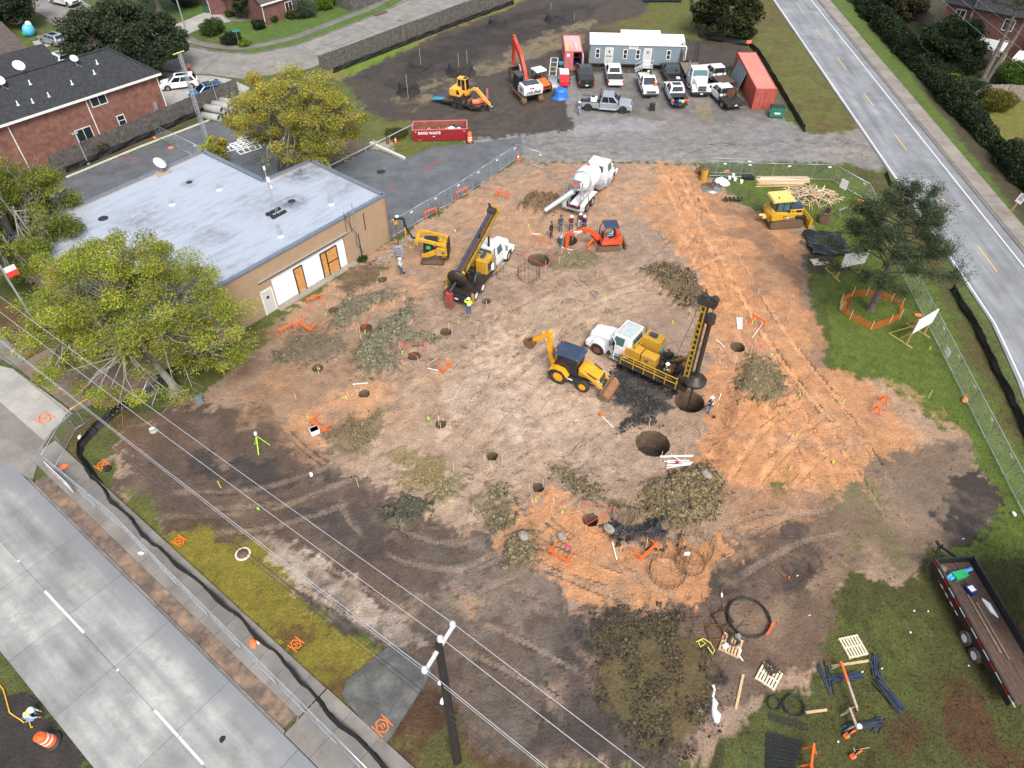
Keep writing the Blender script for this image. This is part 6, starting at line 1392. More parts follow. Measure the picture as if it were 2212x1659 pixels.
def car_trailer():
 p0,p1=at(965,228),at(1048,246);rz=heading(p0,p1);c=(p0+p1)/2;c.z=0
 t=thing('equipment_trailer','black tandem equipment trailer carrying the small yellow excavator','trailer',c+Vec((0,.9,0)),rz)
 MB('deck_wood').b(-3.0,2.4,-.95,.95,.62,.67).mk('deck',t)
 fr=MB('blackp');fr.b(-3.05,2.45,-1.03,-.95,.45,.72).b(-3.05,2.45,.95,1.03,.45,.72).b(2.38,2.46,-1,1,.45,.75);fr.be((2.4,-.8,.55),(3.7,0,.5),.1,.14);fr.be((2.4,.8,.55),(3.7,0,.5),.1,.14);fr.b(3.6,3.95,-.06,.06,.45,.58);fr.mk('frame',t)
 MB('galv').cyl((3.55,.0,.1),(3.55,0,1.0),.05).b(3.5,3.8,-.15,.15,.6,.75).mk('jack',t)
 MB('teal').box((-3.75,-.48,.55),(1.5,.9,.06),rot=MRo(R(-8),4,'Y')).mk('ramp',t);MB('blue_roll').box((-3.75,.48,.55),(1.5,.9,.06),rot=MRo(R(-8),4,'Y')).mk('ramp',t)
 for x in(-1.1,-.2):
  for s in(-1,1):wheel(t,x,s*1.13,.38,.24,'dksteel')
 for s in(-1,1):MB('blackp').pr([(-1.6,.68),(-1.45,.85),(.15,.85),(.3,.68),(.2,.68),(.1,.8),(-1.4,.8),(-1.5,.68)],s*1.0,s*1.28).mk('fender',t)
 wheel(t,1.5,-1.15,.38,.22,'dksteel',z=.75)
 for x in(-2.6,1.0,1.9):MB('redrefl').b(x-.06,x+.06,-1.045,-1.03,.5,.58).mk('marker_light',t)
 return t
TRL=car_trailer()
def long_trailer():
 a,b=at(2000,1232),at(2128,1470);rz=heading(b,a);f=Vec((cos(rz),sin(rz),0));l=Vec((-f.y,f.x,0));L_=8.4
 t=thing('long_trailer','long black high sided trailer with a rusty wooden floor at the right edge','trailer',Vec((a.x,a.y,0))-f*L_/2-l*1.2,rz)
 fl=MB('deck_wood')
 for k in range(7):y=-.98+k*.326;MB('deck_wood').b(-L_/2,L_/2,y-.155,y+.155,.80,.86+.006*(k%3)).mk('floor_plank',t)
 for s in(-1,1):
  MB('blackp').b(-L_/2,L_/2,s*1.2-.04,s*1.2+.04,.62,1.35).mk('side_wall',t);MB('dksteel').b(-L_/2,L_/2,s*1.2-.06,s*1.2+.06,1.35,1.42).mk('top_rail',t)
 MB('blackp').b(L_/2-.08,L_/2,-1.2,1.2,.62,1.42).mk('front_wall',t)
 MB('blackp').be((L_/2,.9,.7),(L_/2+1.3,0,.65),.1,.16).be((L_/2,-.9,.7),(L_/2+1.3,0,.65),.1,.16).cyl((L_/2+1.1,0,.05),(L_/2+1.1,0,1.0),.06).b(L_/2+1.2,L_/2+1.6,-.07,.07,.6,.72).mk('tongue',t)
 for x in(-.35,-1.35):wheel(t,x,1.28,.42,.26,'porc','muddy_rubber');wheel(t,x,-1.28,.42,.26,'porc','muddy_rubber')
 for k in range(14):
  x=L_/2-.3-k*.62
  MB('redrefl' if k%2==0 else 'whites').b(x-.3,x+.3,1.24,1.262,1.18,1.26).mk('reflector_strip',t)
 for k in range(8):x=L_/2-1.2-k*.28;MB('redrefl' if k%2==0 else 'whites').b(x-.14,x+.14,1.24,1.258,.66,.72).mk('reflector_strip',t)
 W_=lambda x,y,z:t.matrix_basis@Vec((x,y,z))
 for lab,x,y,m,dx,dy,dz in(('green plastic crate on blue pipes at the front of the long trailer',3.15,.1,'kelly_green',.45,.8,.35),('dark blue box with a white label in the long trailer',2.2,-.1,'navy',.6,.45,.3)):
  o=thing('cargo_box',lab,'box',W_(x,y,.87),rz+.25);MB(m).b(-dx/2,dx/2,-dy/2,dy/2,0,dz).b(-dx/2-.02,dx/2+.02,-dy/2-.02,dy/2+.02,dz-.05,dz+.02).mk('shell',o,.02)
  if m=='navy':MB('whites').b(-.15,.2,-.18,.18,dz+.021,dz+.026).mk('label_plate',o)
 for k,(lab,y0)in enumerate((('bright blue hose coil lying at the front of the long trailer',0),)):
  put('blue_pipe',MB('sky_blue').tu([(3.6,-.9,.95),(3.45,-.4,1.0),(3.35,.4,1.0),(3.0,1.0,.95)],.13,None,8).tu([(3.5,-.8,1.1),(3.3,0,1.0),(2.95,.8,1.05)],.1,None,8).mesh('blue_pipe'),None,0,W_(0,0,0),rz,label='bright blue pipes crossing the front of the long trailer',cat='pipe')
 put('plastic_sheet',MB('bagp').tu([(1.7,-.55,.92),(1.3,-.65,.95),(.9,-.7,.92),(.5,-.85,.9)],[.05,.17,.14,.04],None,7).mesh('plastic_sheet'),None,0,W_(0,0,0),rz,label='crumpled clear plastic along the floor of the long trailer',cat='plastic sheet')
 put('sack',MB('old_plank').ba((3.7,.85,1.0),.22,None,8,(1,1.2,.8),.03).mesh('sack'),None,0,W_(0,0,0),rz,label='brown sack in the front corner of the long trailer',cat='sack')
 put('timber',MB('old_plank').b(-1.5,2.0,.1,.22,.88,.94).b(-1.9,1.5,-.15,-.05,.88,.93).mesh('timber'),None,0,W_(0,0,0),rz,label='loose dark timbers on the long trailer floor',cat='timber')
long_trailer()
# ---------------- construction machines ----------------
def crawler(t,y,L_=3.8,h=.85,w=.5,mat='muddy',inner='dksteel',tri=False,x0=0):
 """one track: belt of shoes round idler and sprocket, side frame and rollers"""
 r=h/2
 if tri:path=[(-L_/2+.18,0),(L_/2-.18,0),(L_/2,.12),(L_/2-.05,.3),(-.25,h*.98),(-.55,h),(-.8,h*.93),(-L_/2-.02,.3),(-L_/2,.12)]
 else:path=[(x+L_/2-r,z+r)for x,z in((r*cos(R(a)),r*sin(R(a)))for a in range(-90,91,22))]+[(x-L_/2+r,z+r)for x,z in((r*cos(R(a)),r*sin(R(a)))for a in range(90,271,22))]
 path=[(x+x0,z)for x,z in path]
 mb=MB(mat);n=len(path);cx=sum(p[0]for p in path)/n;cz=sum(p[1]for p in path)/n
 inn=[(cx+(x-cx)*.93,cz+(z-cz)*.84)for x,z in path]
 mb.pr(path,y-w/2,y+w/2);
 per=[0]
 for i in range(n):per.append(per[-1]+math.dist(path[i],path[(i+1)%n]))
 k=int(per[-1]/.19)
 for j in range(k):
  s=per[-1]*j/k;i=max(q for q in range(n)if per[q]<=s);a=path[i];b=path[(i+1)%n];f=(s-per[i])/max(per[i+1]-per[i],1e-6)
  px,pz=a[0]+(b[0]-a[0])*f,a[1]+(b[1]-a[1])*f;ang=math.atan2(b[1]-a[1],b[0]-a[0])
  mb.box((px,y,pz),(.13,w*1.02,.06),rot=MRo(-ang,4,'Y'))
 o=mb.mk('track',t)
 side=MB(inner)
 for s in(-1,1):side.pr([(cx+(x-cx)*.86,cz+(z-cz)*.62)for x,z in path],y+s*w*.5,y+s*(w*.5+.015))
 side.mk('track_frame',t);rl=MB('muddy')
 nr=6
 for s in(-1,1):
  for q in range(nr):rl.cyl((x0-L_*.34+L_*.68*q/(nr-1),y+s*w*.5,h*.22),(x0-L_*.34+L_*.68*q/(nr-1),y+s*(w*.5+.04),h*.22),h*.12,n=10)
  if not tri:
   for q in(-1,1):rl.cyl((x0+q*(L_/2-r),y+s*w*.5,r),(x0+q*(L_/2-r),y+s*(w*.5+.03),r),r*.62,n=14)
 rl.mk('roller',t);return o
def arm2d(t,name,poly,y,w,mat,bev=.03):return MB(mat).pr(poly,y-w/2,y+w/2).mk(name,t,bev)
def ram(t,p,q,r,mat='steel',body='exred',y=0,fr=.55):
 p=Vec((p[0],y,p[1]));q=Vec((q[0],y,q[1]));m=p.lerp(q,fr)
 return MB(body).cyl(p,m,r,None,n=10).cyl(m,q,r*.55,mat,n=8).mk('hydraulic_ram',t)
def bucket(t,c,s,w,ang,mat='muddy',y=0,teeth=True):
 """open bucket: curved back shell, two cheeks, teeth; ang tilts it"""
 base=[(0,0),(.55,.05),(.95,-.2),(1.0,-.62),(.72,-.98),(.25,-1.05)];ca,sa=cos(ang),sin(ang)
 P=[(c[0]+s*(x*ca-z*sa),c[1]+s*(x*sa+z*ca))for x,z in base];Pi=[(c[0]+s*(x*ca-z*sa),c[1]+s*(x*sa+z*ca))for x,z in[(.03,-.05),(.53,-.01),(.88,-.23),(.93,-.60),(.69,-.90),(.27,-.98)]]
 mb=MB(mat);n=len(P)
 for i in range(n-1):mb.lo([[Vec((p[0],y-w/2,p[1]))for p in(P[i],P[i+1],Pi[i+1],Pi[i])],[Vec((p[0],y+w/2,p[1]))for p in(P[i],P[i+1],Pi[i+1],Pi[i])]])
 for s_ in(-1,1):mb.pr(P,y+s_*w/2,y+s_*(w/2-.04))
 if teeth:
  a,b=P[-1],Pi[-1];dx,dz=(P[-1][0]-P[-2][0]),(P[-1][1]-P[-2][1]);L_=math.hypot(dx,dz);dx,dz=dx/L_*.16*s,dz/L_*.16*s
  for k in range(5):yy=y-w/2+w*(k+.5)/5;mb.be((a[0],yy,a[1]),(a[0]+dx*1.3,yy,a[1]+dz*1.3),w*.09,.05*s)
 return mb.mk('bucket',t)
def cab_box(t,x0,x1,y0,y1,z0,z1,paint,glass='cabg',roof=None,name='cab',taper=.06,roofm=None):
 mb=MB(paint);c=((x0+x1)/2,(y0+y1)/2)
 lo=[Vec((x0,y0,z0)),Vec((x1,y0,z0)),Vec((x1,y1,z0)),Vec((x0,y1,z0))];hi=[Vec((x0+taper,y0+taper,z1)),Vec((x1-taper*2,y0+taper,z1)),Vec((x1-taper*2,y1-taper,z1)),Vec((x0+taper,y1-taper,z1))]
 mb.lo([lo,hi]).mk(name,t,.05)
 for i in range(4):
  a,b,c_,d=lo[i],lo[(i+1)%4],hi[(i+1)%4],hi[i];P=lambda u,v:(a*(1-u)+b*u)*(1-v)+(d*(1-u)+c_*u)*v
  MB(glass).qu(P(.10,.22),P(.90,.22),P(.90,.92),P(.10,.92),None,.015).mk('window',t)
  if i in(0,2):MB(paint).qu(P(.46,.22),P(.52,.22),P(.52,.92),P(.46,.92),None,.03).mk('door_post',t)
 if roofm:MB(roofm).b(x0-.03,x1+.02,y0-.02,y1+.02,z1,z1+.09).mk('roof',t,.03)

rz=R(112);p=at(1143,213)+Vec((-.3,.2,0));p.z=0
t=thing('crawler_excavator','large crawler excavator with red boom and white counterweight in the dark mud','excavator',p,rz)
crawler(t,1.15,4.0,.9,.6);crawler(t,-1.15,4.0,.9,.6);MB('dksteel').b(-.9,.9,-.9,.9,.35,1.1).mk('undercarriage',t)
MB('whitep').pr([(-2.05,1.15),(-2.2,1.35),(-2.2,2.2),(-2.0,2.35),(-.3,2.35),(-.3,1.15)],-1.3,1.3).mk('counterweight',t,.12)
MB('whitep').b(-.5,1.0,-1.3,-.35,1.1,1.9).b(-.5,.3,.35,1.3,1.1,1.9).mk('side_housing',t,.06)
MB('charcoal').b(-1.75,-.45,-1.0,1.0,2.35,2.48).mk('engine_cover',t,.05);MB('steel').cyl((-.4,.6,2.3),(-.4,.6,2.9),.07).mk('exhaust_stack',t)
cab_box(t,-.15,1.65,.35,1.33,1.15,2.95,'blackp','carg',roofm='charcoal')
text('Link-Belt',.55,'inkb','lettering',t,frame_m((-2.215,0,1.62),(0,-1,0),(0,0,1)),.01,1.0)
MB('string_red').b(-2.215,-2.20,.2,.5,2.0,2.2).mk('emblem',t);MB('inkb').b(-2.215,-2.20,-.05,.15,2.0,2.2).mk('emblem',t)
for k in range(4):MB('inkb').b(-1.6,-.8,1.302,1.315,1.5+k*.13,1.56+k*.13).mk('vent_slot',t)
arm2d(t,'boom',[(.35,1.55),(.75,1.35),(1.6,2.9),(2.6,4.05),(4.9,5.55),(4.85,5.95),(4.5,5.98),(2.2,4.65),(1.0,3.15)],-.15,.42,'exred')
arm2d(t,'stick',[(4.45,6.25),(4.95,6.25),(5.2,5.7),(5.15,3.3),(4.9,2.5),(4.7,2.55),(4.7,4.4),(4.6,5.4)],-.15,.34,'exred')
ram(t,(.9,1.5),(2.3,3.5),.1,y=.12,body='steel');ram(t,(.9,1.5),(2.3,3.5),.1,y=-.42,body='steel');ram(t,(2.6,4.85),(4.5,6.15),.1,y=-.15,body='exred');ram(t,(4.85,5.2),(5.0,3.0),.08,y=-.15)
bucket(t,(4.45,2.45),1.25,1.15,R(-25),'muddy',-.15)

rz=R(-60);p=at(1160,197)+Vec((.1,.8,0));p.z=0
t=thing('vibratory_roller','orange soil roller with white canopy parked behind the large excavator','roller',p,rz)
M_=MTr((-1.5,0,.6))@MRo(R(90),4,'X');MB('muddy').la([(0,-.85),(.6,-.85),(.6,.85),(0,.85)],None,24,M_).mk('drum',t)
MB('minior').b(-1.6,-.5,-1.0,-.88,.45,.8).b(-1.6,-.5,.88,1.0,.45,.8).b(-.7,-.5,-1,1,.4,.9).mk('drum_frame',t,.02)
MB('orng').pr([(.5,.8),(.5,1.55),(.9,1.65),(2.2,1.3),(2.3,.7)],-.6,.6).mk('hood',t,.06)
for k in range(4):MB('inkb').b(2.24,2.32,-.5,.5,.72+k*.13,.78+k*.13).mk('grille_slot',t)
for s in(-1,1):wheel(t,1.35,s*.85,.62,.42,'dksteel')
MB('blackp').b(-.5,.55,-.7,.7,.75,1.1).mk('platform',t);MB('blackp').b(-.05,.35,-.3,.3,1.1,1.5).b(.25,.38,-.3,.3,1.4,1.9).b(-.45,-.3,-.3,.3,1.1,1.7).mk('seat',t,.03)
fr=MB('blackp')
for x in(-.4,.5):
 for y in(-.62,.62):fr.b(x-.04,x+.04,y-.04,y+.04,1.0,2.5)
fr.mk('canopy_post',t);MB('whitep').pr([(-.75,2.5),(-.6,2.68),(.75,2.68),(.95,2.5)],-.8,.8).mk('canopy',t,.06)

tm=TRL.matrix_basis;p=tm@Vec((-.7,0,.67));rz=TRL.rotation_euler.z
t=thing('mini_excavator','small yellow cab excavator chained on the black equipment trailer','excavator',p,rz)
crawler(t,.72,2.3,.55,.38,'rubber');crawler(t,-.72,2.3,.55,.38,'rubber');MB('dksteel').b(-.6,1.0,-.5,.5,.2,.62).mk('undercarriage',t)
MB('mini_yellow').pr([(-1.05,.75),(-1.2,.95),(-1.15,1.65),(-.85,1.8),(.2,1.7),(.35,.75)],-.9,.9).mk('housing',t,.12);MB('dksteel').b(-.9,.6,-.85,.85,.6,.76).mk('turntable',t)
cab_box(t,-.5,.85,-.05,.9,1.0,2.75,'mini_yellow','carg');MB('carg').b(.3,.75,.1,.75,2.752,2.77).mk('roof_window',t)
MB('inkb').b(-.1,.3,-.915,-.9,1.1,1.5).b(-.15,.25,-.915,-.9,1.58,1.68).mk('vent_grille',t)
arm2d(t,'boom',[(.75,.95),(.75,1.2),(2.0,2.1),(2.45,2.1),(2.6,1.9),(2.3,1.75),(1.9,1.75),(.9,.85)],-.25,.24,'mini_yellow');arm2d(t,'stick',[(2.2,2.05),(2.55,2.1),(4.3,.55),(4.35,.2),(4.1,.25),(2.3,1.75)],-.25,.2,'mini_yellow')
ram(t,(1.0,.85),(1.9,1.6),.06,y=-.25,body='mini_yellow');ram(t,(2.5,2.2),(3.9,1.0),.05,y=-.25,body='mini_yellow')
MB('muddy').pr([(1.35,.05),(1.5,.05),(1.6,.3),(1.5,.6),(1.35,.6),(1.45,.3)],-.85,.85).mk('dozer_blade',t)
for(x,y,r,lb)in((1.35,-.2,.32,'orange plastic barrel lying on the equipment trailer, nearer one'),(2.0,.45,.3,'orange plastic barrel lying on the equipment trailer, farther one')):
 o=thing('barrel',lb,'barrel',tm@Vec((x+.2,y,.67+r)),rz+2.2);MB('fadeor').la([(r*.9,-.45),(r,-.4),(r,.4),(r*.9,.45),(r*.75,.45),(r*.75,-.3),(0,-.3)],None,16,MRo(R(90),4,'X')).mk('shell',o)

rz=R(187);p=(at(1300,545)+at(1322,520))/2;p.z=gz(p.x,p.y)
t=thing('mini_excavator','orange mini excavator with grey canopy reaching into the near pit','excavator',p,rz)
for y in(-.72,.72):crawler(t,y,2.2,.52,.36,'muddy','muddy')
MB('dksteel').b(-.6,.8,-.5,.5,.2,.6).mk('undercarriage',t)
MB('minior').pr([(-1.15,.7),(-1.25,.9),(-1.2,1.45),(-.9,1.5),(-.5,1.1),(.75,1.0),(.8,.7)],-.88,.88).mk('housing',t,.08);MB('blackp').b(-1.28,-1.18,-.7,.7,.65,1.3).b(-.9,.7,-.8,.8,.58,.72).mk('rear_guard',t,.03)
MB('blackp').b(-.55,-.05,-.25,.3,1.05,1.3).b(-.65,-.5,-.25,.3,1.25,1.85).b(.45,.62,-.3,.3,1.0,1.6).mk('seat',t,.03)
fr=MB('blackp')
for y in(-.6,.6):fr.tu([(.7,y,.95),(.72,y,1.9),(.45,y*.95,2.42),(-.75,y*.95,2.45),(-1.0,y,1.4)],.045,None,6)
fr.mk('canopy_frame',t);MB('blue_roll').b(-.85,.55,-.68,.68,2.42,2.5).mk('canopy',t,.04)
arm2d(t,'boom',[(.8,.95),(.75,1.25),(1.7,2.1),(2.5,2.35),(4.0,1.7),(4.0,1.45),(2.5,2.0),(1.9,1.75),(1.05,.8)],0,.22,'minior');arm2d(t,'stick',[(3.75,1.95),(4.15,1.8),(4.1,.4),(3.95,-.55),(3.75,-.55),(3.8,.6),(3.75,1.3)],0,.18,'minior')
ram(t,(1.1,.9),(2.2,1.75),.06,y=.0,body='blackp');ram(t,(2.3,2.5),(3.8,2.0),.05,y=0,body='blackp');bucket(t,(3.6,-.45),.7,.5,R(-30),'dksteel',0,False)
MB('whites').b(2.6,3.4,.112,.116,1.9,2.05).mk('decal',t);dcl=text('KUBOTA',.16,'inkw','lettering',t,frame_m((2.95,.125,1.80),(-1,0,.4),(0,0,1)),.004)
MB('muddy').pr([(-1.75,.05),(-1.6,.05),(-1.5,.25),(-1.6,.5),(-1.75,.5),(-1.65,.25)],-.85,.85).mk('dozer_blade',t);KUB=t

ra,fa_=at(1205,826),at(1256,845);p0=at(1206,826);p1=at(1257,846);rz=heading(p0,p1);f=Vec((cos(rz),sin(rz),0));l=Vec((-f.y,f.x,0));c=(p0+p1)/2+l*.95;c.z=gz(c.x,c.y)
t=thing('backhoe_loader','yellow backhoe loader with grey cab roof and its bucket full of orange soil','backhoe',c,rz)
wb=(p1-p0).length
for s in(-1,1):wheel(t,-wb/2,s*.92,.72,.48,'backyel');wheel(t,wb/2,s*.88,.52,.36,'backyel')
MB('blackp').b(-wb/2-.3,wb/2+.5,-.5,.5,.55,1.0).b(-.5,.7,-.95,.95,.55,.95).mk('chassis',t,.04)
MB('backyel').pr([(.35,1.0),(.35,1.75),(.7,1.8),(2.1,1.5),(2.2,.95)],-.48,.48).mk('bonnet',t,.07);MB('charcoal').b(2.12,2.22,-.42,.42,.95,1.4).mk('grille',t)
for s in(-1,1):MB('backyel').pr([(-wb/2-.8,.95),(-wb/2-.75,1.3),(-wb/2-.3,1.55),(-wb/2+.4,1.5),(-wb/2+.8,1.0),(-wb/2+.65,1.0),(-wb/2+.3,1.4),(-wb/2-.3,1.43),(-wb/2-.65,1.2)],s*.62,s*1.16).mk('rear_fender',t,.03)
cab_box(t,-wb/2-.45,.35,-.72,.72,1.05,2.62,'blackp','carg',taper=.08)
MB('blue_roll').pr([(-wb/2-.75,2.62),(-wb/2-.7,2.75),(.2,2.78),(.55,2.64)],-.82,.82).mk('cab_roof',t,.06)
for s in(-1,1):MB('orng').cyl((-wb/2-.5,s*.6,2.78),(-wb/2-.5,s*.6,2.92),.06,n=8).mk('beacon',t)
MB('whites').b(-.35,.15,-.965,-.955,.72,.85).mk('decal',t);text('JCB',.26,'inkw','lettering',t,frame_m((1.15,-.49,1.42),(1,0,0),(0,0,1)),.012)
for s in(-1,1):
 arm2d(t,'loader_arm',[(.45,1.65),(.6,1.85),(2.0,1.25),(2.75,.6),(2.7,.3),(2.45,.5),(1.8,1.0)],s*.62,.14,'backyel');ram(t,(.8,1.0),(2.0,1.05),.055,y=s*.76,body='blackp');ram(t,(1.2,1.75),(2.5,1.1),.05,y=s*.62,body='blackp')
lb=MB('muddy');lb.pr([(2.5,.1),(2.45,.75),(2.55,.85),(2.65,.8),(2.62,.2),(3.35,.1),(3.35,.03),(2.6,.03)],-1.12,1.12)
for s in(-1,1):lb.pr([(2.5,.1),(2.5,.8),(3.3,.12)],s*1.08,s*1.13)
lb.mk('loader_bucket',t);M_=MTr((2.95,0,.35))
bl=MB('spoil_orange');bl.lo([[Vec((2.65,y,.15)),Vec((3.3,y,.12)),Vec((3.25,y,.35+.1*sin(y*5))),Vec((2.95,y,.62+.08*sin(y*7))),Vec((2.68,y,.72))]for y in(-1.05,-.7,-.35,0,.35,.7,1.05)],None,True).mk('soil_load',t)
bx0=-wb/2-.8
MB('backyel').b(bx0-.25,bx0+.1,-.3,.3,.7,1.3).mk('swing_post',t,.04);MB('dksteel').b(bx0-.1,bx0+.1,-1.1,1.1,.55,.75).mk('slew_frame',t)
arm2d(t,'backhoe_boom',[(bx0-.05,.85),(bx0-.35,.8),(bx0-.75,2.3),(bx0-.75,3.5),(bx0-.45,3.75),(bx0-.35,3.4),(bx0-.3,2.3)],0,.26,'backyel');arm2d(t,'dipper',[(bx0-.45,3.55),(bx0-.3,3.85),(bx0-.7,3.95),(bx0-2.05,2.6),(bx0-1.95,2.35),(bx0-1.6,2.5)],0,.22,'backyel')
ram(t,(bx0-.2,1.2),(bx0-.45,3.0),.07,y=.2,body='blackp');ram(t,(bx0-.6,3.3),(bx0-1.2,3.6),.06,y=0,body='blackp');bucket(t,(bx0-2.0,2.55),.8,.6,R(-70),'rust',0,True);BACK=t
MB('bark_dark').cyl((.3,.6,1.8),(.35,.65,2.5),.04,n=6).mk('exhaust_stack',t)

p0,p1=at(1662,494),at(1728,490);rz=heading(p0,p1);f=Vec((cos(rz),sin(rz),0));l=Vec((-f.y,f.x,0));c=(p0+p1)/2+l*1.0;c.z=gz(c.x,c.y)
t=thing('bulldozer','yellow bulldozer with cream cab roof facing right toward the scrap wood','bulldozer',c,rz)
for y in(-.98,.98):crawler(t,y,3.3,.88,.56,'muddy','muddy')
MB('dozyel').pr([(-1.75,.55),(-1.8,1.3),(-1.5,1.75),(-.3,1.75),(.15,1.45),(1.6,1.35),(1.7,.55)],-.72,.72).mk('body',t,.06)
for s in(-1,1):MB('dozyel').pr([(-1.7,.95),(-1.75,1.45),(-1.4,1.75),(-.1,1.65),(-.05,1.05)],s*.72,s*1.22).mk('fender',t,.05);MB('inkb').la([(0,0),(.16,0),(.16,.01),(0,.01)],None,14,frame_m((-.45,s*1.225,1.35),(1,0,0),(0,0,1))).mk('emblem',t)
MB('inkw').pr([(-.55,1.28),(-.5,1.4),(-.42,1.36),(-.34,1.44),(-.38,1.3),(-.45,1.32),(-.52,1.26)],-1.24,-1.232).mk('emblem_mark',t);MB('whites').b(-.25,.0,-1.232,-1.222,1.2,1.3).mk('decal',t)
MB('dozyel').b(.2,1.65,-.55,.55,1.3,1.72).mk('engine_housing',t,.05);MB('blue_roll').b(.3,1.6,-.5,.5,1.72,2.02).mk('engine_hood',t,.06);MB('dksteel').cyl((.75,.1,2.0),(.75,.1,2.5),.07).cyl((.75,.1,2.5),(.95,.1,2.68),.06).mk('exhaust_stack',t)
MB('inkb').b(.45,.75,-.56,-.55,1.42,1.52).b(.9,1.5,-.56,-.55,1.36,1.64).mk('vent_grille',t)
cab_box(t,-1.35,.25,-.78,.78,1.55,2.85,'blackp','cabg',taper=.1)
MB('cream_yellow').pr([(-1.85,2.72),(-1.8,3.0),(.1,3.08),(.42,2.9),(.42,2.8)],-.92,.92).mk('cab_roof',t,.05);MB('blackp').cyl((-1.2,-.5,3.05),(-1.2,-.5,3.2),.05,n=8).mk('beacon',t)
MB('blackp').b(.95,1.75,-1.05,-.72,.7,1.15).mk('hydraulic_block',t);bd_=MB('dozyel')
bd_.lo([[Vec((x+.0,y,z))for x,z in((2.35,.05),(2.22,.35),(2.22,.8),(2.35,1.1),(2.27,1.12),(2.12,.82),(2.12,.33),(2.25,.03))]for y in(-1.55,-.9,0,.9,1.55)]);bd_.b(2.15,2.35,-1.58,-1.5,.02,1.1).b(2.15,2.35,1.5,1.58,.02,1.1).mk('blade',t)
for s in(-1,1):MB('dksteel').be((.6,s*.66,.55),(2.15,s*.75,.45),.12,.18).be((1.5,s*.4,1.2),(2.15,s*.6,.85),.08,.08).mk('push_arm',t)
MB('cream_yellow').b(-2.2,-1.75,-.3,.3,.7,.95).cyl((-2.45,.15,.9),(-2.1,.15,.9),.13,n=10).mk('winch',t,.03)

p0,p1=at(962,566),at(922,573);rz=heading(p0,p1)+R(4);f=Vec((cos(rz),sin(rz),0));l=Vec((-f.y,f.x,0));c=(at(962,566)+at(922,573))/2-l*.75;c.z=gz(c.x,c.y)
t=thing('skid_steer','yellow tracked loader holding a tall auger drill in front of the tan building','skid steer loader',c,R(176))
for y in(-.78,.78):crawler(t,y,2.1,.85,.42,'muddy_rubber','muddy',True)
MB('dozyel').pr([(-1.35,.55),(-1.4,1.7),(-1.0,1.85),(-.4,1.5),(1.0,.8),(1.05,.5)],-.58,.58).mk('body',t,.05)
for s in(-1,1):MB('dozyel').b(-1.45,-.45,s*.58,s*.86,.95,1.75).mk('side_tower',t,.04)
MB('blackp').b(-1.55,-1.4,-.75,.75,.6,2.1).mk('rear_door',t,.04);cab_box(t,-.55,.85,-.5,.5,.95,2.25,'blackp','carg');MB('kelly_green').b(.1,.5,.52,.55,1.45,1.8).mk('side_decal',t)
text('CAT',.22,'inkw','lettering',t,frame_m((-.78,.872,1.3),(-1,0,0),(0,0,1)),.008);MB('inkb').b(-1.15,-.55,.861,.868,1.2,1.42).mk('decal',t)
for s in(-1,1):
 arm2d(t,'lift_arm',[(-1.45,1.75),(-1.4,2.15),(1.0,2.75),(1.45,2.6),(1.5,2.1),(1.3,2.0),(1.15,2.4),(-.6,2.0)],s*.72,.16,'dozyel');ram(t,(-1.0,1.3),(.1,2.3),.05,y=s*.72,body='blackp')
MB('dozyel').b(1.15,1.5,-.8,.8,2.0,2.35).mk('coupler',t,.04);MB('blackp').tu([(1.4,0,2.2),(1.8,0,2.3),(2.35,0,3.5),(2.4,0,4.2)],.10,None,6).be((2.4,0,4.25),(3.2,0,4.3),.16,.2).mk('auger_boom',t)
MB('backyel').tu([(1.4,.15,2.3),(1.85,.15,1.2),(2.2,.12,1.4),(2.35,.1,2.6),(2.38,0,3.4)],.06,None,6).mk('hose',t)
MB('rigyel').cyl((3.2,0,3.7),(3.2,0,4.05),.2,n=12).mk('drive_motor',t);MB('porc').cyl((3.0,0,4.42),(3.0,0,4.5),.18,n=12).mk('motor_cap',t);MB('rust').cyl((3.2,0,1.3),(3.2,0,3.75),.085,n=8).cyl((3.2,0,4.05),(3.2,0,4.3),.1,'dksteel',n=8).mk('auger_shaft',t)
def flight(mb,c,r,z0,z1,turns,ri=.05,n=16,mat=None):
 N_=int(turns*n)
 for k in range(N_):
  a0,a1=2*PI*k/n,2*PI*(k+1)/n;za,zb=z0+(z1-z0)*k/N_,z0+(z1-z0)*(k+1)/N_
  P=lambda a,q,z:(c[0]+q*cos(a),c[1]+q*sin(a),z)
  vs=[P(a0,ri,za),P(a0,r,za),P(a1,r,zb),P(a1,ri,zb),P(a0,ri,za+.03),P(a0,r,za+.03),P(a1,r,zb+.03),P(a1,ri,zb+.03)]
  mb.add(vs,[(0,1,2,3),(7,6,5,4),(1,5,6,2)],mat)
 return mb
fl=MB('galv');flight(fl,(3.2,0),.36,.05,1.35,4.5);fl.cyl((3.2,0,.0),(3.2,0,1.4),.09,n=8).mk('auger_flight',t)

def drill_common(t,deck0,deck1,W=1.22):
 MB('dksteel').b(deck0-.1,deck1+2.3,-.42,.42,.72,1.02).mk('frame_rail',t);MB('greasy').b(deck0,deck1,-W,W,1.05,1.18).mk('deck',t)
def engine_box(t,c,d,mat='rigyel',air=True):
 MB(mat).box(c,d).mk('engine_box',t,.05);x,y,z=c;MB('blackp').b(x-d[0]*.3,x+d[0]*.25,y-d[1]/2-.012,y-d[1]/2+.002,z-d[2]*.35,z+d[2]*.25).mk('engine_panel',t)
 if air:MB('blue_roll').cyl((x-.3,y+.1,z+d[2]/2+.2),(x+.3,y+.1,z+d[2]/2+.2),.18,n=12).cyl((x,y+.1,z+d[2]/2),(x,y+.1,z+d[2]/2+.15),.1,n=8).mk('air_filter',t)

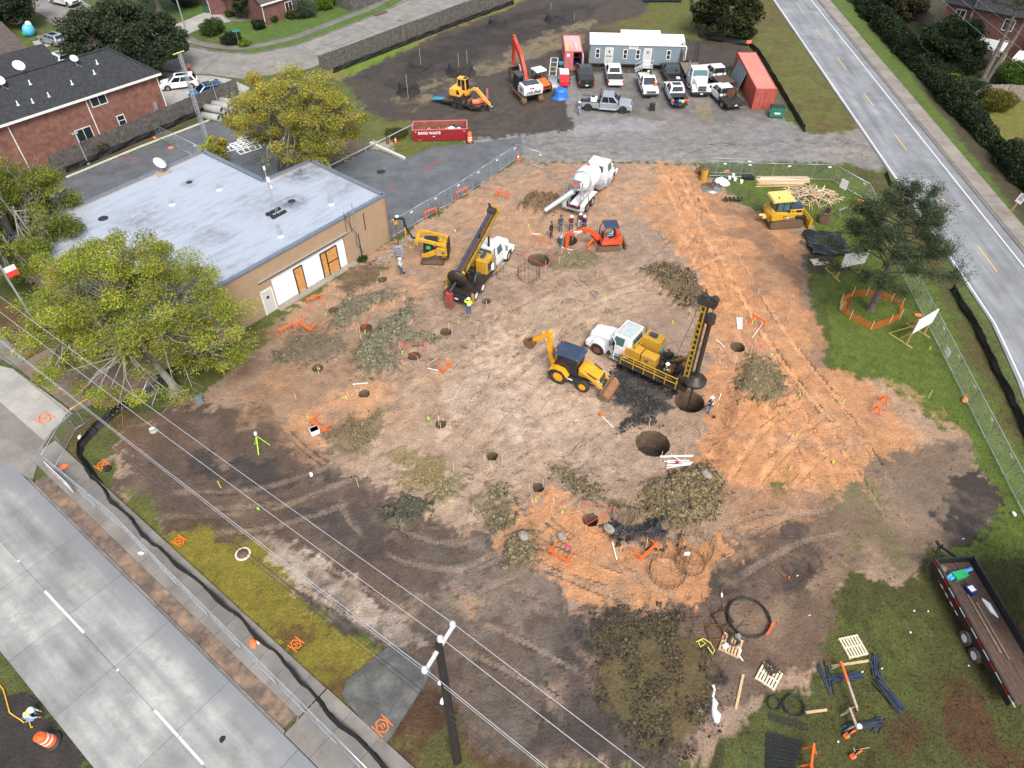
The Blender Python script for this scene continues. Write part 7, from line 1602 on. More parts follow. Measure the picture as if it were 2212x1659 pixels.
pr=at(1505,836);pfw=at(1307,788) 
rz=heading(at(1470,868),at(1303,790));f=Vec((cos(rz),sin(rz),0));l=Vec((-f.y,f.x,0))
fwc=at(1290,765);cw=fwc-l*1.05 
c=cw-f*3.15;c.z=gz(c.x,c.y)*.5
t=thing('drilling_truck','white drilling truck with upright yellow black mast boring the wide shaft','drill rig',c,rz)
c0,ch=heavy_front(t,4.2,'whitep','grey_roof_cap',zr=2.85,stack=False,door_open=True);tandem(t,(-1.9,-3.1),rim='rust',tyre='muddy_rubber');drill_common(t,-4.1,.35)
MB('steel').cyl((c0-.15,-1.1,1.2),(c0-.15,-1.1,3.5),.07).mk('exhaust_stack',t)
dd=MB('whitep');dd.qu((ch-.1,1.1,1.0),(ch-.75,1.75,1.0),(ch-.75,1.7,2.7),(ch-.1,1.08,2.6),None,.05);dd.mk('open_door',t);MB('carg').qu((ch-.2,1.22,1.85),(ch-.7,1.72,1.85),(ch-.7,1.68,2.55),(ch-.2,1.2,2.5),None,.07).mk('door_window',t)
hr=MB('rigyel')
for y in(-1.0,0,1.0):hr.be((c0-.35,y,1.1),(c0-.35,y,2.6),.09,.09)
for z in(1.7,2.15,2.6):hr.be((c0-.35,-1.05,z),(c0-.35,1.05,z),.08,.08)
hr.mk('headboard',t)
MB('greasy').b(.35,c0-.4,-.9,.9,1.02,1.1).mk('catwalk',t)
engine_box(t,(-.75,-.55,2.0),(1.5,1.1,1.6));engine_box(t,(.1,.75,1.65),(1.25,.85,.95),'rigyel',False);engine_box(t,(-1.25,.8,1.65),(1.25,.8,.95),'rigyel',False)
MB('teal').cyl((-1.6,-.7,1.6),(-1.2,-.7,1.6),.25,n=12).mk('pump',t);MB('steel').b(-1.3,-1.0,1.205,1.215,1.55,1.85).mk('decal',t)

pf=MB('rigyel');pf.b(-4.1,.6,1.25,1.32,1.05,1.15)
y1=2.05
MB('greasy').b(-4.15,.65,1.3,y1,1.05,1.13).mk('platform',t)
for x in(-4.1,-3.2,-2.3,-1.4,-.5,.6):pf.be((x,y1,1.1),(x,y1,2.15),.06,.06)
for z in(1.62,2.15):pf.be((-4.1,y1,z),(.6,y1,z),.06,.06)
for z in(1.62,2.15):pf.be((-4.1,y1,z),(-4.1,1.3,z),.06,.06);pf.be((.6,y1,z),(.6,1.3,z),.06,.06)
pf.mk('guard_rail',t)
for x in(.9,-3.9):MB('greasy').b(x-.12,x+.12,1.0,1.25,.5,1.3).cyl((x,1.35,0),(x,1.35,1.2),.09).cyl((x,1.35,.0),(x,1.35,.06),.28,n=12).mk('outrigger',t);
rn=random.Random(4);hs_=MB('greasy')
for k in range(26):a=Vec((rn.uniform(-4.0,-1.9),rn.uniform(-1.1,1.1),1.2));b=a+Vec((rn.uniform(-.9,.9),rn.uniform(-.6,.6),rn.uniform(.1,.6)));m=(a+b)/2+Vec((0,0,.5));hs_.tu([a,m,b],rn.uniform(.025,.05),None,5)
for k in range(14):q=(rn.uniform(-3.9,-1.9),rn.uniform(-1.0,.9),1.3);hs_.box(q,(rn.uniform(.2,.5),rn.uniform(.2,.5),rn.uniform(.25,.7)))
hs_.mk('hydraulic_gear',t);MB('rust').cyl((-3.0,.3,1.5),(-3.0,.9,1.5),.3,n=14).cyl((-3.6,-.5,1.5),(-3.6,.1,1.5),.26,n=14).mk('winch_drum',t)

hole=G(1489,868);loc=Matrix.LocRotScale(Vec((c.x,c.y,c.z)),MRo(rz,3,'Z').to_quaternion(),None).inverted()@hole
mx,my=loc.x+.0,loc.y
m0=Vec((mx+.68,my-.1,1.2));m1=Vec((mx+.75,my-.55,8.9));ud=(m1-m0).normalized()
ms=MB('mast_yellow')
for s in(-.2,.2):
 for q in(-.16,.16):ms.be(m0+Vec((q,s,0)),m1+Vec((q,s,0)),.10,.10)
for k in range(16):p_=m0.lerp(m1,(k+.5)/16);ms.box(p_+Vec((0,-.21,0)),(.4,.03,.30));ms.box(p_+Vec((0,.21,0)),(.4,.03,.18))
ms.mk('mast',t);fcm=MB('greasy');fcm.be(m0+Vec((-.1,0,.1)),m1+Vec((-.1,0,-.4)),.26,.34);fcm.mk('mast_rack',t)
MB('dksteel').box(m1+Vec((-.15,0,.1)),(1.25,.6,.5)).cyl(m1+Vec((-.55,-.2,.35)),m1+Vec((-.55,.2,.35)),.3,n=14).cyl(m1+Vec((.2,-.2,.35)),m1+Vec((.2,.2,.35)),.25,n=14).mk('crown_block',t)
kb=Vec((mx,my,0));kt=Vec((mx+.12,my-.5,7.6))
MB('dksteel').cyl(kb+Vec((0,0,-1.9)),kb.lerp(kt,.33),.075,n=10).mk('drill_bar',t);MB('greasy').cyl(kb.lerp(kt,.30),kt,.17,n=12).mk('kelly_tube',t);MB('dksteel').cyl(kt-Vec((0,0,.2)),kt+Vec((0,0,.45)),.34,n=14).box(kt+Vec((.3,.05,.2)),(.8,.4,.35)).mk('swivel',t)
rt=kb.lerp(kt,.27);MB('greasy').la([(.0,-.05),(.8,-.05),(.85,.05),(.85,.22),(.45,.3),(.35,.6),(.2,.62)],None,18,MTr(rt)).mk('rotary_table',t);MB('greasy').box(rt+Vec((.55,0,.0)),(1.3,1.0,.35)).box(Vec((mx+1.0,my,1.35)),(1.2,.8,.5)).mk('table_frame',t)
MB('mast_yellow').cyl(Vec((-2.6,-.2,1.4)),m0.lerp(m1,.38),.12,n=10).mk('mast_ram',t);MB('steel').cyl(m0.lerp(m1,.30).lerp(Vec((-2.6,-.2,1.4)),.3),m0.lerp(m1,.58),.06,n=8).mk('mast_ram_rod',t)
wr=MB('dark_wire')
for q in(-.1,.1):wr.cyl(m1+Vec((-.6,q,.2)),kt+Vec((0,q,.4)),.018,n=4)
wr.cyl(m1+Vec((.3,0,.2)),(-3.0,.6,1.6),.018,n=4);wr.mk('hoist_rope',t);RIG2=t
hz=MB('dark_wire')
for k in range(12):a=m0.lerp(m1,rn.uniform(.05,.3));b=Vec((rn.uniform(-4,-2.5),rn.uniform(-.8,1),1.4));hz.tu([a,(a+b)/2+Vec((rn.uniform(-.4,.4),rn.uniform(-.5,.5),rn.uniform(-.7,.4))),b],.028,None,5)
hz.mk('hydraulic_hose',t)

fw=at(1098,562);rw_=at(1030,645)
rz=heading(at(1030,640),at(1096,560));f=Vec((cos(rz),sin(rz),0));l=Vec((-f.y,f.x,0));c=at(1097,562)+l*1.05-f*3.1;c.z=gz(c.x,c.y)*.5
t=thing('drilling_truck','white drilling truck with its long mast lowered over the cab, beside the tan building','drill rig',c,rz)
c0,ch=heavy_front(t,4.2,'whitep','dirty_white',zr=2.85,stack=True);tandem(t,(-2.2,-3.5),rim='porc',tyre='muddy_rubber');drill_common(t,-4.6,.5)
MB('blackp').b(-4.9,.5,1.1,1.25,.85,1.1).b(-4.9,.5,-1.25,-1.1,.85,1.1).b(-4.95,-4.7,-1.25,1.25,.6,1.1).mk('deck_side',t,.03)
for y in(-.9,.9):MB('redrefl').b(-4.97,-4.94,y-.1,y+.1,.9,1.02).mk('tail_light',t)
plate(t,-4.97,.8);MB('navy').b(ch+.4,ch+.9,-.76,-.745,1.45,1.75).mk('door_emblem',t)
engine_box(t,(-.6,-.55,1.85),(1.4,1.1,1.35));engine_box(t,(-.1,.85,1.55),(1.1,.7,.8),'rigyel',False)
hr=MB('rigyel')
for y in(-1.0,-.3,1.0):hr.be((c0-.3,y,1.1),(c0-.3,y,2.5),.08,.08)
hr.be((c0-.3,-1,2.5),(c0-.3,1,2.5),.08,.08);hr.mk('headboard',t);MB('porc').cyl((c0-.6,-1.1,1.2),(c0-.6,-1.1,1.75),.2,n=12).mk('white_bucket',t)
m0=Vec((-4.3,.25,2.2));m1=Vec((4.2,.9,4.0));d=(m1-m0).normalized()
ms=MB('greasy');n_=d.cross(Vec((0,1,0))).normalized()
ms.be(m0,m1,.50,.45);ms.mk('mast',t);rk=MB('rust')
for k in range(44):p_=m0.lerp(m1,(k+.5)/44)+Vec((0,-.1,.26));rk.box(p_,(.10,.3,.06),rot=MRo(-math.asin(d.z),4,'Y'))
rk.mk('mast_rack',t);MB('mast_yellow').be(m0.lerp(m1,.15)+Vec((0,-.33,-.1)),m1+Vec((0,-.33,-.1)),.10,.35).mk('mast_side',t);MB('blue_roll').cyl(m0.lerp(m1,.02)+Vec((0,.22,.28)),m0.lerp(m1,.93)+Vec((0,.22,.28)),.15,n=10).mk('kelly_tube',t)
MB('mast_yellow').qu(m1+Vec((.1,-.4,-.4)),m1+Vec((.7,-.4,.2)),m1+Vec((.7,.4,.2)),m1+Vec((.1,.4,-.4)),None,.06).be(m1,m1+Vec((.7,-.35,.25)),.1,.2).be(m1,m1+Vec((.7,.35,.25)),.1,.2).mk('crown_frame',t);MB('dksteel').cyl(m1+Vec((-.2,-.25,.25)),m1+Vec((-.2,.45,.25)),.32,n=14).be(m1+Vec((-.1,.1,.3)),m1+Vec((-.35,.3,1.0)),.22,.2).mk('crown_block',t)
MB('greasy').la([(0,-.15),(.85,-.15),(.9,0),(.85,.18),(.3,.25),(0,.25)],None,20,MTr(m0+Vec((.1,0,.15)))@d.to_track_quat('Z','Y').to_matrix().to_4x4()).mk('rotary_table',t);MB('backyel').box(m0+Vec((.55,-.35,.45)),(.3,.25,.3)).mk('gear_motor',t)
hs_=MB('greasy')
for k in range(24):a=Vec((rn.uniform(-4.2,-1.6),rn.uniform(-1.1,1.1),1.2));b=a+Vec((rn.uniform(-.7,.7),rn.uniform(-.5,.5),rn.uniform(.1,.7)));hs_.tu([a,(a+b)/2+Vec((0,0,.4)),b],rn.uniform(.025,.05),None,5)
for k in range(12):hs_.box((rn.uniform(-4.2,-1.6),rn.uniform(-1.0,1.0),1.5),(rn.uniform(.2,.6),rn.uniform(.2,.5),rn.uniform(.3,.9)))
for y in(-.4,.5):hs_.be((-3.4,y,1.1),(-3.3,y,2.6),.22,.22);hs_.be((1.3-.8,y,1.1),(.6,y,3.9),.15,.15)
hs_.mk('hydraulic_gear',t);wn=MB('dark_wire').la([(.55,-.12),(.62,0),(.55,.12),(.4,0)],None,18,MTr((-2.6,-.9,1.6))@MRo(R(80),4,'X')).mk('hose_reel',t)
MB('dksteel').cyl(m0+Vec((-.2,0,-.1)),(-5.45,.35,1.75),.13,n=10).mk('drill_bar',t)
core=MB('bright_red');core.b(-5.65,-5.2,.15,.28,.2,1.65).b(-5.65,-5.2,.60,.72,.2,1.65).b(-5.3,-5.18,.2,.7,.2,1.65).b(-5.65,-5.2,.2,.7,1.35,1.65);pm('worn_red',(.38,.045,.05),.6,var=.2,dirt=(.2,.1,.08),damt=.5,dscale=3);core.m=['worn_red']*len(core.m);core.mk('core_barrel',t,.02);MB('muddy').b(-5.6,-5.3,.29,.59,.12,1.3).b(-5.68,-5.18,.12,.74,.08,.2).mk('barrel_teeth',t)
for s in(-1,1):MB('rigyel').b(-4.5,-4.3,s*1.3-.08,s*1.3+.08,.4,1.3).cyl((-4.4,s*1.3,.05),(-4.4,s*1.3,.5),.07,'steel').mk('outrigger',t);MB('rigyel').b(.4,.55,s*1.3-.06,s*1.3+.06,.5,1.3).cyl((.48,s*1.3,.05),(.48,s*1.3,.5),.05,'steel').cyl((.48,s*1.3,.02),(.48,s*1.3,.08),.2,'steel').mk('outrigger',t)
lp_=MB('rigyel');lp_.be((-3.6,1.5,1.1),(-3.6,1.5,2.2),.05,.05).be((-3.6,1.5,2.2),(-.2,1.6,2.3),.04,.04).be((-4.3,1.3,1.1),(-4.3,1.3,2.2),.05,.05).be((-4.3,1.3,2.2),(-3.6,1.5,2.2),.05,.05).mk('guard_rail',t)
# ---------------- people ----------------
def skin(name,mat,V_,E_,Rd,parent=None,sub=1,root=0):
 me=bpy.data.meshes.new(name);me.from_pydata([tuple(v)for v in V_],E_,[]);me.materials.append(MATS[mat]);o=put(name,me,parent)
 m=o.modifiers.new('skin','SKIN');m.use_smooth_shade=True
 for i,r in enumerate(Rd):me.skin_vertices[0].data[i].radius=r if isinstance(r,tuple)else(r,r)
 me.skin_vertices[0].data[root].use_root=True
 s=o.modifiers.new('smooth','SUBSURF');s.levels=s.render_levels=sub;return o
def person(label,loc,rz,shirt='charcoal',legs='denim',vest=None,hat='hard_hat',pose=None,hair='hair',boots='boot',group=None,hood=None,cap=None):
 J=dict(pel=(0,0,.95),che=(0,0,1.26),nek=(.01,0,1.50),hed=(.03,0,1.64),top=(.03,0,1.74))
 for s,n in((1,'l'),(-1,'r')):
  J.update({'sh'+n:(0,s*.19,1.43),'el'+n:(-.02,s*.26,1.15),'wr'+n:(.06,s*.27,.90),'ha'+n:(.09,s*.27,.82),'hi'+n:(0,s*.10,.92),'kn'+n:(.03,s*.12,.50),'an'+n:(0,s*.12,.09),'to'+n:(.17,s*.14,.045)})
 J.update(pose or{})
 names=list(J);V_=[Vec(J[n])for n in names];ix={n:i for i,n in enumerate(names)}
 E_=[('pel','che'),('che','nek'),('nek','hed'),('hed','top')]
 for n in 'lr':E_+=[('che','sh'+n),('sh'+n,'el'+n),('el'+n,'wr'+n),('wr'+n,'ha'+n),('pel','hi'+n),('hi'+n,'kn'+n),('kn'+n,'an'+n),('an'+n,'to'+n)]
 rad=dict(pel=(.135,.10),che=(.15,.105),nek=.055,hed=.088,top=.07)
 for n in 'lr':rad.update({'sh'+n:.06,'el'+n:.043,'wr'+n:.029,'ha'+n:(.036,.02),'hi'+n:.088,'kn'+n:.058,'an'+n:.042,'to'+n:.036})
 Ed=[(ix[a],ix[b])for a,b in E_];Rd=[rad[n]for n in names]
 
 for n,s in(('l',1),('r',-1)):
  w_,h_=Vec(J['wr'+n]),Vec(J['ha'+n]);d=(h_-w_).normalized();sd_=d.cross(Vec((1,0,0)));sd_=sd_.normalized()if sd_.length>.1 else Vec((0,1,0));nn=d.cross(sd_)
  for k,(off,ln)in enumerate(((-.026,.06),(-.009,.075),(.009,.07),(.026,.055))):
   b=h_+sd_*off+d*.015;V_+=[b,b+d*ln*.6+nn*.01,b+d*ln*.9+nn*.03];i=len(V_)-3;Ed+=[(ix['ha'+n],i),(i,i+1),(i+1,i+2)];Rd+=[.009,.009,.007]
  b=w_.lerp(h_,.5)+nn*.03;V_+=[b,b+d*.04+nn*.03];i=len(V_)-2;Ed+=[(ix['wr'+n],i),(i,i+1)];Rd+=[.011,.009]
 body=skin('person','skin',V_,Ed,Rd);body.location=loc;body.rotation_euler=(0,0,rz);body['label']=label;body['category']='person'
 if group:body['group']=group
 def sub(nm,mat,chain,grow,root=0):
  ns=list(dict.fromkeys(x for e in chain for x in e));im={n:i for i,n in enumerate(ns)}
  g=lambda n:tuple(q+grow for q in(rad[n]if isinstance(rad[n],tuple)else(rad[n],)*2))
  pts=[]
  for n in ns:
   v=Vec(J[n])
   pts.append(v)
  return skin(nm,mat,pts,[(im[a],im[b])for a,b in chain],[g(n)for n in ns],body,root=root)
 sub('shirt',shirt,[('pel','che'),('che','nek')]+[e for n in 'lr' for e in(('che','sh'+n),('sh'+n,'el'+n),('el'+n,'wr'+n))],.016)
 sub('trousers',legs,[e for n in 'lr' for e in(('pel','hi'+n),('hi'+n,'kn'+n),('kn'+n,'an'+n))],.020)
 for n in 'lr':sub('boot',boots,[('an'+n,'to'+n)],.016)
 hd,tp=Vec(J['hed']),Vec(J['top']);up=(tp-hd).normalized()
 if vest:sub('safety_vest',vest,[('pel','che'),('che','shl'),('che','shr')],.036);
 if vest:
  c=Vec(J['pel']).lerp(Vec(J['che']),.45);q=(Vec(J['che'])-Vec(J['pel'])).to_track_quat('Z','Y').to_matrix().to_4x4()
  MB('whites').la([(.175,-.025),(.182,0),(.175,.025)],None,16,MTr(c)@q).mk('reflective_band',body)
 if hat:
  M_=MTr(hd+up*.035)@up.to_track_quat('Z','Y').to_matrix().to_4x4();MB(hat).la([(.175,.0),(.165,.015),(.13,.02),(.125,.07),(.085,.125),(.0,.145)],None,16,M_).mk('hard_hat',body)
 else:
  MB(hood or hair).ba(hd+up*.055+Vec((-.015,0,0)),.105,None,10,(1,.95,1)).mk('hood' if hood else 'hair',body)
 fz=MB('inkb');fx=(Vec((1,0,0))-up*up.x).normalized()
 for s in(-1,1):fz.box(hd+fx*.083+Vec((0,s*.032,0))+up*.01,(.012,.02,.012))
 fz.mk('eye',body);MB('skin').cyl(hd+fx*.08+up*.012,hd+fx*.112-up*.03,.011,r2=.018,n=6).mk('nose',body)
 return body
WALK=dict(hil=(0,.1,.92),knl=(.22,.11,.52),anl=(.20,.11,.10),tol=(.36,.12,.06),knr=(-.08,-.11,.5),anr=(-.32,-.11,.14),tor=(-.18,-.12,.05),ell=(-.14,.25,1.18),wrl=(-.04,.26,.96),hal=(0,.26,.90),elr=(.06,-.26,1.17),wrr=(.24,-.25,1.0),har=(.30,-.25,.95))
def hold(z=.95,x=.32):return dict(ell=(.02,.26,1.18),wrl=(x-.06,.12,z+.04),hal=(x,.09,z),elr=(.02,-.26,1.18),wrr=(x-.06,-.12,z+.04),har=(x,-.09,z))
BEND=dict(pel=(-.1,0,.92),che=(.16,0,1.14),nek=(.36,0,1.26),hed=(.49,0,1.28),top=(.58,0,1.30),shl=(.27,.19,1.2),shr=(.27,-.19,1.2),ell=(.42,.24,.95),wrl=(.58,.2,.80),hal=(.64,.2,.74),elr=(.42,-.24,.95),wrr=(.58,-.2,.82),har=(.64,-.2,.76),hil=(-.1,.1,.9),hir=(-.1,-.1,.9),knl=(.04,.15,.48),knr=(-.02,-.15,.48),anl=(-.02,.2,.09),anr=(-.14,-.2,.09),tol=(.15,.22,.045),tor=(.03,-.22,.045))
SIT=dict(knl=(.42,.13,.92),knr=(.42,-.13,.92),anl=(.48,.13,.50),anr=(.48,-.13,.50),tol=(.64,.13,.46),tor=(.64,-.13,.46),**hold(1.12,.42))
KNEEL=dict(pel=(-.05,0,.42),che=(.16,0,.68),nek=(.32,0,.86),hed=(.42,0,.96),top=(.49,0,1.04),shl=(.25,.19,.80),shr=(.25,-.19,.80),ell=(.36,.24,.54),wrl=(.52,.18,.36),hal=(.58,.17,.30),elr=(.38,-.24,.54),wrr=(.56,-.16,.38),har=(.63,-.15,.32),hil=(-.05,.1,.40),hir=(-.05,-.1,.40),knl=(.34,.15,.50),knr=(.28,-.14,.12),anl=(.26,.16,.10),anr=(-.14,-.14,.09),tol=(.43,.17,.05),tor=(-.26,-.15,.04))
person('person in an orange safety vest and pale jeans walking beside the silver pickup',at(1250,249),R(-100),'charcoal','pale_denim','hi_vis_orange',pose=WALK)
person('person in a lime shirt and white hard hat standing behind the white single cab pickup',at(1397,181),R(-100),'hi_vis','navy',None,pose=hold(1.0,.3))
person('person in a lime and red vest bending over the equipment trailer tongue',at(1053,240),R(-150),'bright_red','black_cloth','hi_vis',hat=None,pose=dict(che=(.1,0,1.22),nek=(.2,0,1.42),hed=(.27,0,1.52),top=(.31,0,1.61),shl=(.13,.19,1.37),shr=(.13,-.19,1.37),ell=(.2,.24,1.1),wrl=(.36,.2,.92),hal=(.42,.2,.88),elr=(.2,-.24,1.1),wrr=(.36,-.2,.92),har=(.42,-.2,.88)))
per=person('person in a lime vest and jeans beside the skid steer auger',at(867,592),R(-20),'grey_cloth','denim','hi_vis',pose=dict(elr=(.12,-.27,1.17),wrr=(.34,-.25,1.02),har=(.40,-.24,.98)))
sh=thing('shovel','dark shovel held by the person beside the auger','shovel',at(873,592),0);MB('lumber').cyl((0,0,.3),(.0,.1,1.35),.018,n=6).mk('handle',sh);MB('dksteel').pr([(-.11,.3),(.11,.3),(.1,.08),(0,0),(-.1,.08)],-.01,.02).mk('blade',sh)
person('person in a lime shirt seen from behind, hand at head, below the lowered mast truck',at(1014,679),R(110),'hi_vis','denim','hi_vis',pose=dict(ell=(.08,.34,1.38),wrl=(.16,.2,1.58),hal=(.13,.14,1.64)))
person('person in a lime vest with one foot raised at the rim of the wide shaft',at(1530,893),R(170),'navy','denim','hi_vis',pose=dict(knr=(.26,-.12,.66),anr=(.26,-.12,.28),tor=(.42,-.13,.24),**hold(1.0,.28)))
rg=RIG2.matrix_basis@Vec((-3.0,1.68,1.13))
person('person in a lime vest standing on the drilling truck platform',rg,RIG2.rotation_euler.z+R(190),'black_cloth','charcoal','hi_vis',pose=hold(1.05,.3))
G5=None
person('person in dark grey clothes and jeans under the mixer chute end',at(1210,499),R(-60),'charcoal','denim',None,hat=None,boots='navy')
person('person in a maroon shirt and white cap beside the upright timber',at(1233,500),R(-90),'maroon','denim',None,pose=hold(1.0,.26))
person('person in a maroon shirt at the rear corner of the mixer',at(1252,494),R(-90),'maroon','grey_cloth',None)
person('person in a navy shirt standing before the maroon shirted person by the mixer',at(1261,499),R(-110),'navy','charcoal',None,pose=hold(1.05,.3))
person('person in black with a hood standing at the red string left of the pit',at(1190,513),R(-30),'black_cloth','black_cloth',None,hat=None,hood='black_cloth',boots='black_cloth')
person('person in a pale grey shirt and jeans bending over the near pit',at(1211,533),R(25),'grey_cloth','denim',None,hat=None,hood='grey_cloth',pose=BEND)
kp=KUB.matrix_basis@Vec((-.35,.02,.42));person('person in grey seated under the canopy of the orange mini excavator',kp,KUB.rotation_euler.z,'grey_cloth','pale_denim',None,hat=None,hood='grey_cloth',pose=SIT)
person('person in a lime vest kneeling at the street edge at the lower left corner',at(66,1552),R(10),'grey_cloth','pale_denim','hi_vis',pose=KNEEL)
# ---------------- yard: office trailer, containers, bins ----------------
a,b=at(1272,146),at(1472,151);rz=heading(a,b);L_=(b-a).length;o=Vec((a.x,a.y,0))
t=thing('office_trailer','long grey site office trailer with white roof and two pale doors','office trailer',o,rz);D_=3.4
MB('trgrey').b(0,L_,0,D_,.62,3.15).mk('wall',t,.02)
pm('siding_groove',(.14,.175,.20),.6,var=.07)
gv=MB('siding_groove')
for k in range(int(L_/.2)):gv.b(.1+k*.2,.115+k*.2,-.006,.002,.65,2.62)
gv.b(0,L_,-.006,.002,2.62,2.65);gv.mk('siding_groove',t)
MB('trailer_roof').qu((-.1,-.12,3.12),(L_+.1,-.12,3.12),(L_+.1,D_+.1,3.42),(-.1,D_+.1,3.42),None,.07).mk('roof',t);MB('trailer_roof').b(L_*.33,L_*.76,D_+.02,D_+1.1,3.3,3.62).mk('rear_roof',t)
MB('dark_brick').b(0,L_,.02,D_,.48,.62).mk('skirt_rail',t)
MB('blackp').b(.3,L_-.3,.3,D_-.3,.05,.5).b(1,1.5,.1,.4,0,.5).b(L_-2,L_-1.5,.1,.4,0,.5).mk('under_frame',t)
sx=L_/(1472-1272)
def tx(px):return(px-1272)*sx
for px in(1288.5,1347.5,1374.5,1439.5):
 window(t,tx(px),1.95,.42,1.1,-.0,2,False)
for px,lb in((1313,'door'),(1395,'door')):
 d_=MB('door_grey').b(tx(px)-.48,tx(px)+.48,-.035,.01,.66,2.68).mk('door',t);MB('inkb').b(tx(px)-.1,tx(px)+.12,-.05,-.035,2.1,2.35).mk('door_window',d_);MB('whites').b(tx(px)-.55,tx(px)-.48,-.04,.01,.66,2.75).b(tx(px)+.48,tx(px)+.55,-.04,.01,.66,2.75).b(tx(px)-.55,tx(px)+.55,-.04,.01,2.68,2.75).mk('door_frame',d_)
 (MB('inkb').b(tx(px)-.45,tx(px)+.45,-.07,-.036,1.6,1.68)if px<1320 else MB('steel').b(tx(px)-.42,tx(px)-.36,-.09,-.036,1.5,1.62)).mk('handle',d_)
sg=MB('whites').b(tx(1354),tx(1373),-.03,-.005,2.62,3.12).mk('sign',t);text('Aries',.36,'navy','lettering',sg,frame_m((tx(1365),-.032,2.93),(1,0,0),(0,0,1)),.006,1.1);MB('inkb').b(tx(1355),tx(1357.5),-.034,-.03,2.85,3.0).b(tx(1354.6),tx(1372),-.034,-.03,2.70,2.73).mk('sign_mark',sg)
MB('whites').b(L_,L_+.45,.9,1.9,.9,2.6).mk('air_conditioner',t);MB('blackp').be((L_,1.0,.55),(L_+1.3,D_/2,.5),.1,.15).be((L_,D_-1,.55),(L_+1.3,D_/2,.5),.1,.15).mk('tow_bar',t)
MB('rope_yellow').cyl((-.06,0,.6),(-.06,0,2.2),.025,n=6).mk('tie_down',t)
M0=t.matrix_basis
s=thing('entry_stairs','galvanised entry stairs with handrails at the right trailer door','stairs',M0@Vec((tx(1396),-.02,0)),rz)
for x0,x1,z in((-.75,.75,.62),):MB('alum').b(x0,x1,-1.3,-.02,z-.06,z).mk('landing',s)
for k in range(3):MB('alum').b(-1.0-.28*k,-.73-.28*k,-1.25,-.1,.62-.17*(k+1)-.04,.62-.17*(k+1)).mk('tread',s)
rl=MB('alum')
for x,y in((-.72,-1.27),(.72,-1.27),(.72,-.06)):rl.cyl((x,y,0),(x,y,1.6),.03,n=6)
for z in(1.1,1.6):rl.cyl((-.72,-1.27,z),(.72,-1.27,z),.025,n=6);rl.cyl((.72,-1.27,z),(.72,-.06,z),.025,n=6)
for y in(-1.25,-.1):
 rl.be((-.75,y,.58),(-1.65,y,.04),.04,.16)
 for dz in(.55,1.0):rl.cyl((-.72,y,.6+dz),(-1.6,y,.06+dz),.025,n=6)
 rl.cyl((-1.6,y,0),(-1.6,y,1.06),.025,n=6)
rl.mk('handrail',s)
def container(name,label,o,rz,L_,W=2.44,Hh=2.59,side='container_red',top='container_roof',open_=False,cat='container'):
 t=thing(name,label,cat,o,rz);n=int(L_/.28)
 def corr(y,ins):
  pts=[];x=.12
  while x<L_-.2:pts+=[(x,0),(x+.07,0),(x+.105,.036),(x+.175,.036)];x+=.28
  return[(p[0],y+(p[1]*ins))for p in pts]
 w_=MB(side)
 for y,i in((.03,-1),(W-.03,1)):
  p=corr(y,1 if i<0 else-1)
  w_.lo([[Vec((a[0],a[1],.15)),Vec((a[0],a[1],Hh-.1)),Vec((a[0],a[1]-i*.02,Hh-.1)),Vec((a[0],a[1]-i*.02,.15))]for a in p])
 w_.b(L_-.06,L_-.02,.05,W-.05,.15,Hh-.1);w_.mk('side_wall',t)
 r_=MB(top);p=[]
 x=.1
 while x<L_-.15:p+=[(x,0),(x+.1,0),(x+.13,-.02),(x+.23,-.02)];x+=.26
 r_.lo([[Vec((a[0],.06,Hh-.03+a[1])),Vec((a[0],W-.06,Hh-.03+a[1])),Vec((a[0],W-.06,Hh-.06+a[1])),Vec((a[0],.06,Hh-.06+a[1]))]for a in p]);r_.mk('roof_panel',t)
 f=MB(side)
 for x in(.06,L_-.06):
  for y in(.06,W-.06):f.b(x-.07,x+.07,y-.07,y+.07,0,Hh)
 for y in(.06,W-.06):f.b(.13,L_-.13,y-.05,y+.05,.02,.16);f.b(.13,L_-.13,y-.045,y+.045,Hh-.12,Hh-.005)
 for x in(.06,L_-.06):f.b(x-.05,x+.05,.13,W-.13,.02,.16);f.b(x-.05,x+.05,.13,W-.13,Hh-.12,Hh-.002)
 f.mk('frame',t);MB('old_plank').b(.1,L_-.1,.1,W-.1,.12,.17).mk('floor',t)
 for k in(0,1):
  if open_ and k==0:continue
  y0,y1=(.14,W/2-.01)if k==0 else(W/2+.01,W-.14)
  d_=MB(side).b(-.0,.06,y0,y1,.17,Hh-.13).mk('door',t)
  for z in(.5,1.05,1.6,2.1):MB(side).b(-.02,.0,y0+.1,y1-.1,z-.16,z+.16).mk('door_rib',d_)
  br=MB('galv')
  for q in(.28,.72):y=y0+(y1-y0)*q;br.cyl((-.04,y,.1),(-.04,y,Hh-.1),.02,n=6);br.b(-.06,-.03,y-.18,y+.02,1.1,1.14)
  br.mk('lock_rod',d_)
 return t

